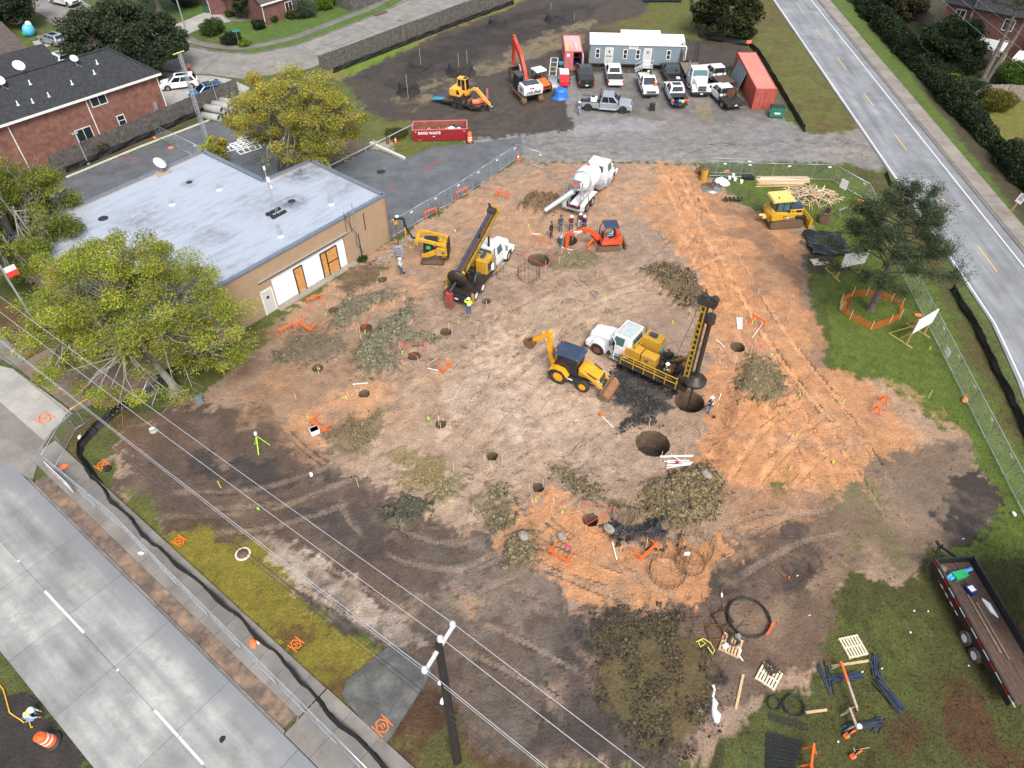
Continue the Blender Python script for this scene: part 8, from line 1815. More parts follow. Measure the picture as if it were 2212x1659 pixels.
a,b=at(1217,153),at(1253,153);t=container('shipping_container','small faded red container with an open right door beside the office trailer',a*1.0+Vec((.08,0,0))+Vec((2.44,0,0)),R(90),6.06,2.44,2.6,'pink_red','pink_roof',True)
SC1=t
od=MB('whites');od.b(-1.1,-.03,-.04,.02,.17,2.46)
for k in range(5):od.b(-1.05,-.1,.02,.035,.35+k*.45,.6+k*.45)
od.mk('open_door',t);sh=MB('galv');sh.b(2.2,2.7,.2,1.2,.9,.95).b(2.2,2.7,.2,1.2,1.6,1.65).b(2.2,2.25,.2,.25,.17,1.65).b(2.2,2.25,1.15,1.2,.17,1.65).mk('shelf',t)
MB('whites').b(-.03,-.018,1.75,2.15,1.9,2.25).mk('door_sticker',t);put('bucket',MB('whites').cyl((0,0,0),(0,0,.35),.14,r2=.16,n=12).mesh('bucket'),None,0,t.matrix_basis@Vec((1.1,.5,.18)),0,label='white pail on the floor inside the open small container',cat='bucket')
put('tool_chest',MB('navy').b(-.3,.3,-.35,.35,0,.5).mesh('tool_chest'),None,.02,t.matrix_basis@Vec((1.7,.6,.18)),R(90),label='blue chest inside the open small container',cat='chest')
for k,(y,m,ln)in enumerate(((2.0,'rope_yellow',1.8),(1.4,'galv',2.0),(.75,'alum',2.7))):
 ld=MB(m);s_=.22
 for q in(-s_,s_):ld.be((.35,y+q,2.68),(.35+ln,y+q*.8,2.68),.05,.09)
 for j in range(int(ln/.28)):ld.cyl((.5+.28*j,y-s_,2.69),(.5+.28*j,y+s_,2.69),.02,None,n=5)
 put('ladder',ld.mesh('ladder'),None,0,t.location,t.rotation_euler.z,label=('yellow railed step ladder lying leftmost on the small container roof','grey step ladder lying between two ladders on the small container roof','long bright ladder lying rightmost on the small container roof')[k],cat='ladder',group='ladders on the container roof')
a,b=at(1618,236),at(1667,237);d_=heading(a,b);a2=at(1581,160);dirr=R(96)
t=container('shipping_container','long red shipping container with a faded roof beside the flatbeds',Vec((b.x+.05,b.y,0)),R(88.5),12.19,2.6,2.62)
pn=thing('ribbed_sheet','grey blue ribbed panel leaning on the side of the long container','panel',t.matrix_basis@Vec((5.2,2.72,0)),R(88.5));MB('trgrey').qu((0,.75,.1),(4.6,.75,.1),(4.6,.05,2.5),(0,.05,2.5),None,.06).mk('panel_sheet',pn)
for k in range(6):MB('siding_groove').qu((.3+k*.75,.76,.12),(.36+k*.75,.76,.12),(.36+k*.75,.06,2.48),(.3+k*.75,.06,2.48),None,.09).mk('panel_rib',pn)

a,b=at(893,306),at(1010,303);rz=heading(a,b);L_=(b-a).length;t=thing('rolloff_dumpster','long dark red roll-off dumpster with white lettering, half full of debris','dumpster',Vec((a.x,a.y,0)),rz);W_=2.3;Hh=1.35
MB('dumpster_red').b(0,L_,0,.07,.15,Hh).b(0,L_,W_-.07,W_,.15,Hh).b(0,.07,.07,W_-.07,.15,Hh).b(L_-.07,L_,.07,W_-.07,.15,Hh).mk('wall',t)
MB('inside_rust').b(.07,L_-.07,.07,W_-.07,.15,.24).b(.071,L_-.071,W_-.09,W_-.071,.24,Hh-.05).b(.071,.09,.1,W_-.1,.24,Hh-.05).mk('inner_lining',t);rm=MB('pink_red');rm.b(-.05,L_+.05,-.05,.08,Hh,Hh+.1).b(-.05,L_+.05,W_-.08,W_+.05,Hh,Hh+.1).b(-.05,.08,.08,W_-.08,Hh,Hh+.1).b(L_-.08,L_+.05,.08,W_-.08,Hh,Hh+.1).mk('rim',t)
rb=MB('dumpster_red')
for k in range(9):rb.b(.1+k*(L_-.2)/8-.04,.1+k*(L_-.2)/8+.04,-.04,.0,.15,.62)
rb.b(0,L_,-.05,0,.1,.24).mk('rib',t);MB('rust').cyl((.6,-.02,.12),(.95,-.02,.12),.13).mk('roller',t)
text('RAPID WASTE',.44,'inkw','lettering',t,frame_m((1.95,-.012,.98),(1,0,0),(0,0,1)),.01,.95);MB('license').b(2.35,2.55,-.06,-.05,.55,.65).mk('sticker',t)
for x in(.35,L_-.35):MB('license').b(x-.06,x+.06,-.012,0,1.1,1.2).mk('sticker',t)
deb=MB('old_plank')
for k in range(40):q=(uni(1.5,L_-.6),uni(.4,W_-.35),uni(.3,.75));deb.box(q,(uni(.15,.7),uni(.1,.45),uni(.05,.35)),'oldwood' if k%3 else 'bark_pale',rot=MRo(uni(0,3),4,Vec((random.random(),random.random(),random.random()))))
dob=deb.mk('debris',None);dob.location=t.location;dob.rotation_euler=t.rotation_euler;dob['label']='heap of broken boards and rubble inside the red dumpster';dob['category']='debris';dob['kind']='stuff'
for x,y,z,r,m,lb in((4.5,1.0,.9,.45,'bagp','white rubbish bag at the right end of the red dumpster'),(5.0,1.4,1.0,.35,'blackp','black rubbish bag among white bags in the red dumpster'),(5.4,.9,.85,.4,'white_plastic','second white rubbish bag in the far right corner of the red dumpster')):
 put('rubbish_bag',MB(m).ba((0,0,0),r,None,10,(1.1,1,.8),.05).mesh('rubbish_bag'),None,0,t.matrix_basis@Vec((x,y,z)),0,label=lb,cat='bag')
def barrel(label,p,h=1.05,base=True):
 t=thing('traffic_barrel',label,'traffic barrel',p,uni(0,3));pr=[(.30,.05),(.29,.3),(.275,.33),(.27,.55),(.255,.58),(.25,.8),(.235,.83),(.23,h),(.0,h)]
 MB('orng').la(pr,None,20).mk('drum',t);MB('blackp').la([(.46,0),(.46,.06),(.33,.10),(.3,.1)],None,20).mk('base_ring',t)
 for z0,z1,r in((.34,.46,.279),(.62,.74,.262)):MB('whites').la([(r,z0),(r-.006,z1)],None,20).mk('reflective_band',t)
 MB('orng').tu([(-.1,0,h),(-.08,0,h+.07),(.08,0,h+.07),(.1,0,h)],.025,None,6).mk('handle',t);return t
barrel('striped orange traffic barrel at the right end of the red dumpster',at(1015,308),1.25);bb_=barrel('striped orange traffic barrel tilted at the lower left corner by the kneeling person',at(112,1602),1.05);bb_.scale=(1.1,1.1,1.05);bb_.rotation_euler=(R(6),R(-8),0)
cone('orange cone between the pipe rail and the red dumpster',at(855,309),.75);cone('orange cone at the corner fence panel by the haul road',at(1119,346),.8)
t=thing('dumpster','small green waste bin with a black lid at the end of the long container','dumpster',at(1661,255),R(-10));MB('dumpster_green').pr([(0,.15),(0,1.35),(1.5,1.1),(1.5,.15)],0,1.7,axis='x').mk('bin',t,.03)
for x in(0,.86):MB('blackp').qu((x,-.03,1.37),(x+.83,-.03,1.37),(x+.83,1.5,1.13),(x,1.5,1.13),None,.05).mk('lid',t)
MB('whites').b(.5,1.2,-.015,-.003,.55,.75).mk('label_plate',t);MB('whites').b(-.015,-.003,.4,.8,.5,.9).mk('label_plate',t)
for x in(.2,1.5):MB('blackp').cyl((x-.05,.3,.08),(x+.05,.3,.08),.08,n=10).mk('caster',t)
t=thing('cement_mixer_trailer','white domed trailer unit with a red front panel beside the black pickup','trailer',at(1219,194)+Vec((0,1.3,0)),R(90));MB('whitep').b(-.2,1.5,-.62,.62,.5,1.75).mk('hood',t,.12);MB('bright_red').pr([(-.2,.5),(-1.35,.5),(-1.3,1.1),(-.2,1.6)],-.6,.6).mk('front_panel',t,.03)
for s in(-1,1):wheel(t,.6,s*.75,.32,.2,'steel')
tp=MB('tarp_blue');rings=[]
for k,(q,z)in enumerate(((1.3,.0),(1.15,.1),(.98,.4),(.96,1.0),(.86,1.3),(.45,1.42),(.0,1.44))):rings.append([Vec((q*.85*cos(2*PI*i/20)*(1+.07*sin(i*2.3+k)),q*.75*sin(2*PI*i/20)*(1+.07*cos(i*1.7+k)),z*.85+.05*sin(i*3+k)))for i in range(20)])
put('tarp_bundle',tp.lo(rings,None,True).mesh('tarp_bundle'),None,0,at(1211,211),0,label='bright blue tarp tied over a bundle in front of the red panelled trailer unit',cat='tarp')

n=0
for k in range(15):
 pz=at(1184+k*2.05,191);pl=MB('alum').la([(.10,0),(.10,3.1),(.08,3.1),(.08,0)],None,12,MRo(R(-88),4,'X'),True,True).mesh('metal_pipe');
 put('metal_pipe',pl,None,0,pz+Vec((0,0,.14+.05*(k%2))),R(-4+uni(-2,2)),label='shiny metal pipe in the row laid beside the blue tarp',cat='pipe',group='metal pipes laid side by side')
t=thing('metal_rack','white metal rack with rungs standing by the small container','rack',at(1186,164),R(-6));rk=MB('galv');
for x in(0,.95):rk.be((x,0,0),(x+.12,1.4,1.9),.09,.09)
rk.mk('rail',t)
for k in range(5):f_=k/4;MB('galv').be((.12*f_,1.4*f_,1.9*f_+.02),(.95+.12*f_,1.4*f_,1.9*f_+.02),.09,.12).mk('rung',t)
t=thing('water_drum','dark drum with bright blue ends beside the small container','drum',at(1211,152),0);MB('teal').cyl((0,0,0),(0,0,1.1),.36,n=16).mk('drum',t);MB('blackp').cyl((0,0,.3),(0,0,.85),.37,n=16).mk('wrap',t)
t=thing('timber_trestle','weathered timber trestle between the white rack and the small container','trestle',at(1200,162),R(15));tb=MB('oldwood')
for x in(0,.8):
 for s in(-1,1):tb.be((x,s*.35,0),(x,0,.85),.06,.06)
tb.be((-.1,0,.86),(.9,0,.86),.09,.09);tb.mk('frame',t)
t=thing('wheeled_bin','black wheeled bin with a raised handle in front of the single cab pickup','bin',at(1408,239),0);MB('blackp').b(-.32,.32,-.25,.25,.1,.95).mk('bin',t,.04)
for s in(-1,1):MB('blackp').cyl((s*.3,-.25,.12),(s*.36,-.25,.12),.12,n=10).mk('wheel',t)
MB('steel').tu([(-.2,.22,.9),(-.2,.25,1.55),(.2,.25,1.55),(.2,.22,.9)],.03,None,6).mk('handle',t)
put('manifold_pipes',MB('pink_red').b(-.12,.12,-.1,.1,0,1.25).box((-.7,-.2,.06),(1.2,.3,.08),'bark_pale').mesh('manifold_pipes'),None,0,at(1053,213),0,label='rusty red upright pipe beside a pale slab in the dark mud field',cat='pipe')
rollb=thing('fabric_roll','big dark blue fabric roll lying at the top edge','roll',G(1390,4),0);MB('blue_roll').cyl((0,0,.5),(6.3,0,.5),.5,n=18).mk('roll',rollb);MB('tarp_black').cyl((-.05,0,.5),(-.02,0,.5),.2,n=12).mk('core',rollb)

pr=thing('pipe_rail','low grey pipe rail from the flat roof corner to the red dumpster','rail');pts=[(580,430),(640,404),(700,374),(790,328),(893,277)]
MB('galv').tu([at(*p,.5)for p in pts],.08,None,8).mk('rail',pr)
for p in((640,404),(700,374),(745,351),(790,328),(842,303),(890,279)):MB('galv').cyl(at(*p,-.05),at(*p,.5),.06,n=8).mk('post',pr)
bp=thing('bent_pipe','curved pale vent pipe with a rusty foot behind the far roof corner','pipe');MB('rope_yellow').tu([at(722,396,.1),at(722,396,1.4),at(716,393,2.4),at(705,390,2.7),at(695,388,2.6)],.14,None,8).mk('pipe',bp);MB('rust').cyl(at(722,396,0),at(722,396,.5),.2,n=10).mk('foot',bp)
put('hydrant',MB('rust').cyl((0,0,0),(0,0,.7),.14,n=10).ba((0,0,.75),.16).cyl((-.25,0,.5),(.25,0,.5),.08,n=8).mesh('hydrant'),None,0,at(838,311),0,label='small rusty red hydrant beside the pipe rail crossing',cat='hydrant')

for k,(u,v,lv)in enumerate(((476,262,0),(492,254,0),(508,247,0),(524,240,0),(486,258,1),(502,251,1),(518,244,1))):
 M_=MRo(R(90),4,'X');t=thing('concrete_pipe','grey concrete pipe in the stack at the end of the board fence, '+('upper' if lv else 'lower')+' row','pipe',at(u,v,.45+.74*lv),R(70),'concrete pipes stacked by the fence');MB('concrete').la([(.45,0),(.45,-2.4),(.34,-2.4),(.34,0)],None,18,M_,True,True).mk('pipe_wall',t);MB('inkb').la([(0,-.35),(.335,-.35),(.335,-.36),(0,-.36)],None,14,M_).mk('bore_shade',t)  # black disc set inside each pipe paints the shade of its hollow

for k,(u,v)in enumerate(((488,330),(505,322),(522,314),(540,322),(520,336),(555,312))):
 t=thing('steel_rack','white steel frame lying flat behind the roof, by the small yellow tree','rack',at(u,v,.06+.1*(k%3)),R(38),'white steel frames behind the roof');rk=MB('whites')
 for y in(0,1.1):rk.b(0,2.6,y-.06,y+.06,0,.1)
 for x in(0,.65,1.3,1.95,2.6):rk.b(x-.06,x+.06,0,1.1,.0,.095)
 rk.mk('frame',t)

def lamp_pole(label,u,v,h,r=.07,arm=0,head='galv',base=False,group='light poles'):
 t=thing('light_pole',label,'light pole',at(u,v),R(50),group);MB('galv').cyl((0,0,0),(0,0,h),r,r2=r*.7,n=10).mk('pole',t)
 if base:MB('concrete').cyl((0,0,0),(0,0,.35),.62,n=24).mk('footing',t);MB('galv').b(-.2,.2,-.2,.2,.35,.42).mk('base_plate',t)
 else:MB('concrete').cyl((0,0,0),(0,0,.12),.2,n=12).mk('footing',t)
 if head:MB(head).b(-.3,.35,-.14,.14,h,h+.16).mk('lamp_head',t,.03)
 return t
lamp_pole('grey light pole at the kerb of the asphalt lot, in front of the brick house',191,354,3.5);lamp_pole('grey light pole at the board fence beside the concrete pipes',473,230,3.2)
fp=lamp_pole('tall grey pole on a white round footing at the left edge',88,717,8.2,.10,head=None,base=True,group=None);MB('string_red').b(.05,.9,-.012,.012,5.5,5.95).mk('red_flag',fp);MB('whites').b(.05,.9,-.012,.012,5.95,6.4).mk('white_flag',fp)
st_=lamp_pole('very tall street light pole at the brick mailbox corner',410,92,9.5,.12,group=None)
t=thing('antenna_tower','slender lattice antenna tower behind the flat roof','tower',at(455,328),R(51));hh=11.0;lg=MB('galv');lc=MB('galv')
C3=[Vec((.26*cos(2*PI*i/3),.26*sin(2*PI*i/3),0))for i in range(3)]
for c in C3:lg.cyl(c,c*.75+Vec((0,0,hh)),.035,n=6)
nz=26
for k in range(nz):
 z0,z1=hh*k/nz,hh*(k+1)/nz
 for i in range(3):f0,f1=1-.25*k/nz,1-.25*(k+1)/nz;lc.cyl(C3[i]*f0+Vec((0,0,z0)),C3[(i+1)%3]*f1+Vec((0,0,z1)),.018,n=4);lc.cyl(C3[i]*f1+Vec((0,0,z1)),C3[(i+1)%3]*f1+Vec((0,0,z1)),.016,n=4)
lg.mk('leg',t);lc.mk('lattice',t);MB('rope_yellow').cyl((-.7,0,hh+.1),(.6,0,hh+.1),.05,n=6).mk('antenna',t);MB('porc').b(-.2,.2,-.35,-.15,1.0,1.7).mk('equipment_box',t)
t=thing('utility_pole','black wooden utility pole with a grey crossarm at the bottom of the picture','utility pole',at(988,1642));zt=13.1;MB('pole_wood').cyl((0,0,-.3),(0,0,zt),.235,r2=.155,n=14).mk('pole',t)
aa=R(62);ca=Vec((cos(aa),sin(aa),0));MB('porc').be(ca*-1.05+Vec((0,0,zt-.35)),ca*1.05+Vec((0,0,zt-.35)),.12,.14).mk('crossarm',t)
ins=[]
for q,z in((-1.0,zt-.15),(.15,zt+.22),(1.0,zt-.15)):
 pz=ca*q+Vec((0,0,z));MB('insulator').la([(.05,-.2),(.13,-.1),(.06,-.06),(.14,.0),(.06,.04),(.12,.1),(.05,.14),(0,.15)],None,12,MTr(pz)).mk('insulator',t);ins.append(t.location+pz+Vec((0,0,.12)))
MB('insulator').la([(.05,-.12),(.12,0),(.05,.12)],None,12,MTr((-.2,0,9.6))).mk('insulator',t);ins.append(t.location+Vec((-.25,0,9.6)));ins.append(t.location+Vec((-.22,0,7.0)));ins.append(t.location+Vec((-.22,0,6.2)))
wl=[]
WDIR=Vec((cos(R(143.4)),sin(R(143.4)),0))
for k,(p,lb,r)in enumerate(zip(ins,('bright upper wire on the near end of the pole crossarm','bright upper wire at the top of the utility pole','bright upper wire on the far end of the pole crossarm','middle grey wire below the pole crossarm','lower dark cable on the utility pole','lowest dark cable on the utility pole'),(.014,.014,.014,.011,.02,.016))):
 wm=MB('wire' if k<4 else 'dark_wire');q=p+WDIR*62;q2=p-WDIR*45
 for e in(q,q2):
  pts=[p.lerp(e,i/24)-Vec((0,0,1.2*4*(i/24)*(1-i/24)*(.7 if e is q else.5)))for i in range(25)];wm.tu(pts,r,None,5)
 wm.mk('overhead_wire',None,label=lb,cat='wire',group='overhead wires')
for k,(da,lb)in enumerate(((0,'thin overhead wire over the right hand hedge, left one'),(2.6,'thin overhead wire over the right hand hedge, middle one'),(4.8,'thin overhead wire over the right hand hedge, right one'))):
 a=RS(62,8.6+da,8.5);b=RS(-25,8.6+da,8.5);MB('wire').tu([a.lerp(b,i/20)-Vec((0,0,.8*4*(i/20)*(1-i/20)))for i in range(21)],.013,None,4).mk('overhead_wire',None,label=lb,cat='wire',group='overhead wires')

t=thing('speed_sign','white speed limit sign on a leaning yellow post beside the right road walk','road sign',at(2175,466),R(95));MB('yelwood').b(-.05,.05,-.05,.05,0,2.4).mk('post',t);sn=MB('whites').b(-.32,.32,-.075,-.055,1.75,2.75).mk('sign_plate',t)
MM=lambda z:frame_m((0,-.078,z),(1,0,0),(0,0,1));text('SPEED',.15,'inkb','lettering',sn,MM(2.62),.004);text('LIMIT',.15,'inkb','lettering',sn,MM(2.46),.004);text('35',.42,'inkb','lettering',sn,MM(2.18),.004);t.rotation_euler=(0,R(10),R(-55))
t=thing('yard_sign','small orange sign on a dark post at the silt fence corner','sign',at(1612,117),R(0));MB('rust').cyl((0,0,0),(0,0,1.55),.04,n=6).mk('post',t);MB('fadeor').b(-.35,.35,-.03,.0,1.5,1.95).mk('sign_plate',t)
t=thing('street_sign','teal street name signs on a thin post on the corner lawn','street sign',at(518,101),R(20));MB('galv').cyl((0,0,0),(0,0,2.2),.035,n=6).mk('post',t);MB('teal').b(-.5,.5,-.015,.015,2.1,2.3).mk('sign_plate',t);MB('teal').b(-.015,.015,-.5,.5,2.32,2.52).mk('sign_plate',t)
for u,v,lb in((386,88,'red brick mailbox by the tall street light'),(413,163,'red brick mailbox beside the white sport utility car')):
 t=thing('mailbox',lb,'mailbox',G(u,v),R(20));MB('brick_red').b(-.4,.4,-.3,.3,0,1.2).pr([(.4,1.2),(.3,1.45),(0,1.55),(-.3,1.45),(-.4,1.2)],-.3,.3).mk('pillar',t);MB('inkb').b(-.15,.15,-.31,-.3,.85,1.1).mk('mail_door',t)
t=thing('trash_bin','dark green wheeled bin beside the white garage door','bin',G(449,27),R(-40));MB('dumpster_green').box((0,0,.55),(.7,.7,1.1),top=(1.15,1.15)).mk('bin',t);MB('blackp').b(-.42,.42,-.42,.42,1.1,1.18).mk('lid',t)
for(u,v),ms_,lb in(((40,52),('whites','pink_flag','fadeor'),'white and orange inflatable lawn figure at the top left'),((68,78),('sky_blue','whites','kelly_green'),'blue and green inflatable lawn figure at the top left')):
 t=thing('inflatable',lb,'lawn inflatable',G(u,v),1);MB(ms_[0]).ba((0,0,.9),.9,None,12,(1,.8,1)).mk('body',t);MB(ms_[1]).ba((.35,.1,1.6),.45,None,10).mk('head',t);MB(ms_[2]).ba((-.5,.3,.5),.5,None,10).mk('side_lobe',t)

def billboard(label,base,rz):
 t=thing('sign_stand',label,'sign stand',base,rz)
 for y in(0,2.35):
  fr=MB('yelwood');fr.be((-1.7,y,.06),(.55,y,.06),.09,.09).be((0,y,.1),(0,y,2.75),.10,.10).be((-1.65,y,.1),(-.05,y,2.05),.07,.09).be((-.75,y,.1),(-.0,y,1.3),.06,.07);fr.mk('timber_frame',t)
 MB('whites').b(.05,.09,-.12,2.5,1.3,2.75).mk('sign_board',t);return t
billboard('blank white board on timber frames, right of the orange netting',at(1957,745),R(-57)+R(0));b2=billboard('blank white board on timber frames behind the black tarp, partly hidden by the pine',at(1806,603),R(-72));
# ---------------- site odds and ends ----------------
def beam_obj(name,label,cat,p,q,w_,h_,mat,group=None,z0=0,z1=0):
 a=at(*p,h_/2+z0+.03);b=at(*q,h_/2+z1+.03);return put(name,MB(mat).be((0,0,0),b-a,w_,h_).mesh(name),None,0,a,label=label,cat=cat,group=group)
def barricade(label,p,q,h=.75,mat='orng',group='orange timber barricades',tip=0):
 a,b=at(*p),at(*q);L_=max((b-a).length,1.2);t=thing('barricade',label,'barricade',a+Vec((0,0,.03)),heading(a,b),group)
 MB(mat).b(0,L_,-.05,.05,h-.09,h+.05).mk('rail',t)
 for x in(.15,L_-.15):
  for s in(-1,1):MB(mat).be((x,s*.34,0),(x,0,h),.045,.09).mk('leg',t)
 if tip:t.rotation_euler=(R(tip),0,t.rotation_euler.z);t.location.z+=.25
 return t
for a in(('orange barricade closest to the storefront plank step',(665,662),(698,650)),('orange barricade by the lower corner of the tan wall',(606,728),(640,712)),('orange barricade near the fence above the auger',(916,473),(943,462)),('orange barricade at the middle of the left fence run',(985,430),(1010,418)),('orange barricade near the brown soil heap',(1070,427),(1100,432)),('orange barricade behind the drill mast on the orange soil',(1620,694),(1650,710)),('orange barricade against the mini excavator tracks',(1268,545),(1283,530)),('orange barricade standing on the right orange flat',(1888,895),(1907,868))):barricade(*a)
for a in(('orange barricade knocked over beside the white box',(688,902),(722,927)),('orange barricade lying left of the forked olive heap',(659,694),(688,712)),('orange barricade lying below the forked heap beside a lath',(942,802),(960,788)),('orange barricade lying on the bright orange patch',(1198,1178),(1242,1204)),('orange barricade lying near the dark shiny clay heap',(1362,1200),(1396,1168))):barricade(*a,tip=78)
t=barricade('weathered grey sawhorse beside the scrap wood pile',(1806,470),(1832,460),.8,'bark_pale',None)
def stake(u,v,h=.95,mat='palewood',tip=None,lean=(0,0),label='thin wooden stake driven into the soil',group='survey stakes'):
 a=at(u,v,-.05);mb=MB(mat);mb.be((0,0,0),(lean[0],lean[1],h),.045,.025)
 if tip:mb.be((lean[0],lean[1],h-.14),(lean[0]*1.02,lean[1]*1.02,h+.01),.05,.03,tip)
 return put('stake',mb.mesh('stake'),None,0,a,label=label+(' with a painted tip' if tip else ''),cat='stake',group=group+(' with painted tips' if tip else ''))
for q in((783,745),(778,718),(773,725),(905,788),(866,768),(925,758),(943,730),(977,728),(970,715),(953,932),(948,918),(973,928),(1047,1000),(1060,1012),(1085,1000),(1143,1063),(1173,1052),(1148,1087),(1190,1104),(1197,1092),(1250,1102),(1325,1112),(1266,1150),(1426,995),(1402,922),(1213,548),(1290,600),(1208,572),(1178,582),(1620,765),(1635,770),(1585,790),(1052,668),(1030,715),(690,810),(755,862),(770,850),(1268,972),(1478,985),(980,1020),(1700,690),(1100,480),(960,520),(1570,920),(1700,890),(2005,860),(775,1052),(1515,940)):stake(*q,lean=(uni(-.06,.06),uni(-.06,.06)))
for q in((862,536),(708,667),(948,912),(1022,1105),(1152,1090),(1340,1190),(1630,742),(1660,772),(1886,876),(1815,870),(1708,1012),(1395,1185),(900,500),(1268,900),(2080,865),(640,865),(1985,698)):stake(*q,tip='orng',lean=(uni(-.12,.12),uni(-.1,.1)))
for q in((882,212),(992,165),(1010,158),(910,152),(1085,60),(1190,20),(1240,45)):stake(*q,h=1.1 if q[1]<150 else 3.1,label='wooden stake on a soil pillar in the bare field',group='stakes in the bare field')
def string(label,pts,sag=.12):
 W_=[at(*p,z)for p,z in pts];P=[]
 for a,b in zip(W_,W_[1:]):
  n=8
  for k in range(n):f_=k/n;P.append(a.lerp(b,f_)-Vec((0,0,sag*4*f_*(1-f_))))
 P.append(W_[-1]);tp=MB('string_red');o=P[0]
 for a,b in zip(P,P[1:]):tp.be(a-o,b-o,.012,.055)
 return put('barrier_tape',tp.mesh('barrier_tape'),None,0,o,label=label,cat='barrier tape',group='red barrier tapes round the shafts')
string('red tape round the shaft below the narrow olive heap',[((770,712),.8),((790,720),.6),((803,692),.8),((783,745),.8),((770,712),.8)])
string('red tape round the shaft below the forked olive heap',[((866,768),.85),((925,758),.85),((905,788),.85),((866,768),.85)])
string('red tape triangle round the shaft above the bright orange patch',[((1250,1102),.85),((1325,1112),.85),((1266,1150),.85),((1250,1102),.85)],.03)
string('red tape round the wide shaft beside the rebar cage',[((1130,562),.75),((1178,590),.8),((1200,570),.85),((1160,535),.8),((1130,562),.75)],.1)
string('red tape sagging left of the near pit',[((1150,508),.05),((1168,520),.3),((1192,530),.15),((1190,515),.9)],.1)
string('red tape bundle at the shaft by the orange barricade',[((1628,760),.2),((1633,745),.9),((1640,765),.1),((1628,768),.1)],.05)

for q in((815,610),(823,592),(704,680),(788,721),(990,697),(869,771),(750,861),(928,907),(1213,1108),(1624,698),(1664,770),(1728,855),(1720,940),(1705,1015),(1820,870),(665,902),(1306,645),(1128,435),(2009,757),(1060,422),(1800,1000),(1172,510),(690,797),(985,502),(1140,490),(1156,1082),(560,1100),(1454,700)):
 put('pin_flag',MB('lime_flag').cyl((0,0,0),(0,0,.3),.012,'steel',n=4).qu((0,0,.18),(.16,.03,.18),(.16,-.03,.32),(0,0,.32),'lime_flag',.012).ba((0.05,0,.06),.07,'lime_flag',6).mesh('pin_flag'),None,0,at(*q),uni(0,6),label='tiny lime green pin flag in the soil',cat='flag',group='lime pin flags')
for q,l_ in(((1223,1182),'pink flag scrap on the bright orange patch beside the fallen barricade'),((1986,697),'small red and white flag on the right lawn'),((1907,888),'pink scrap beside the barricade on the right orange flat')):put('flag_scrap',MB('pink_flag').qu((0,0,.03),(.25,0,.05),(.2,.15,.05),(0,.2,.03),None,.02).mesh('flag_scrap'),None,0,at(*q),0,label=l_,cat='flag')

for k in range(13):u=1437+uni(-3,5);v=995+k*1.9;beam_obj('lath','white painted lath in the small pile below the open shaft','lath',(u,v+uni(-2,2)),(u+uni(42,56),v+uni(-2,2)),.05,.03,'whites','white laths below the open shaft',.02*k,.02*k)
beam_obj('lath','long white lath between the open shaft and the lath pile','lath',(1425,988),(1497,986),.10,.08,'whites');beam_obj('lath','white lath lying across the lath pile','lath',(1448,990),(1475,1010),.05,.03,'whites',None,.3,.3)
put('tape_roll',MB('bright_red').la([(.05,-.04),(.11,-.04),(.11,.04),(.05,.04)],None,12).mesh('tape_roll'),None,0,at(1462,1004,.32),label='red tape roll on the white laths',cat='tape')
for k in range(6):beam_obj('lath','short white lath in the upright bundle by the orange barricade','lath',(1594+k*1.6,712),(1591+k*2.4,686),.05,.04,'whites','white laths by the barricade')
for p,q,lb,m in(((762,831),(795,829),'white lath on the pale orange soil above a shaft','whites'),((1296,895),(1325,925),'white lath beside an orange can left of the black clay','whites'),((1552,865),(1558,850),'white marker lath right of the lime vested person','whites'),((1322,1174),(1332,1210),'white and yellow lath on the bright orange patch','whites'),((1625,730),(1647,700),'white lath leaning on the barricade by the mast','whites'),((1547,735),(1565,752),'pale lath left of the small shaft by the barricade','whites'),((922,790),(945,774),'wooden stick lying below the forked heap','lumber'),((910,820),(935,803),'grey stick lying right of the shaft with the red tape','oldwood'),((946,800),(958,822),'wooden stick near the fallen barricade','lumber'),((924,796),(950,802),'white stick crossing the fallen barricade','whites'),((1150,506),(1169,507),'white lath holding the red tape left of the pit','whites'),((1212,536),(1237,543),'white lath at the feet of the bending person','whites'),((1589,1533),(1605,1458),'long plank lying upright in the grass at the bottom right','lumber'),((1796,1440),(1876,1428),'pair of planks lying beside the upper sawhorse','lumber'),((1740,1540),(1786,1534),'short reddish plank left of the lower sawhorse','lumber'),((1656,1372),(1671,1345),'short bright orange board right of the black hose ring','orng'),((1567,1205),(1578,1198),'scrap stick near the rebar cages','oldwood'),((470,1040),(478,1055),'yellow stick on the dark soil at the left','rope_yellow'),((1632,404),(1728,402),'single long board on the grass below the lumber stack','lumber')):
 beam_obj('lath' if 'lath' in lb else 'plank',lb,'plank',p,q,.14 if 'plank' in lb or 'board' in lb else.05,.05,m)

for k in range(34):
 lay=k//9;row=k%9;u0=1634+uni(-2,5)+(lay%2)*3;v=400-row*2.0;q0=at(u0,v,.05+.05*lay);ln=uni(4.6,5.6)
 put('board',MB(random.choice(('lumber','palewood','lumber','oldwood'))).b(0,ln,-.07,.07,-.022,.022).mesh('board'),None,0,q0,R(uni(-3,2)),label='board in the straight lumber stack on the grass',cat='board',group='boards of the lumber stack')

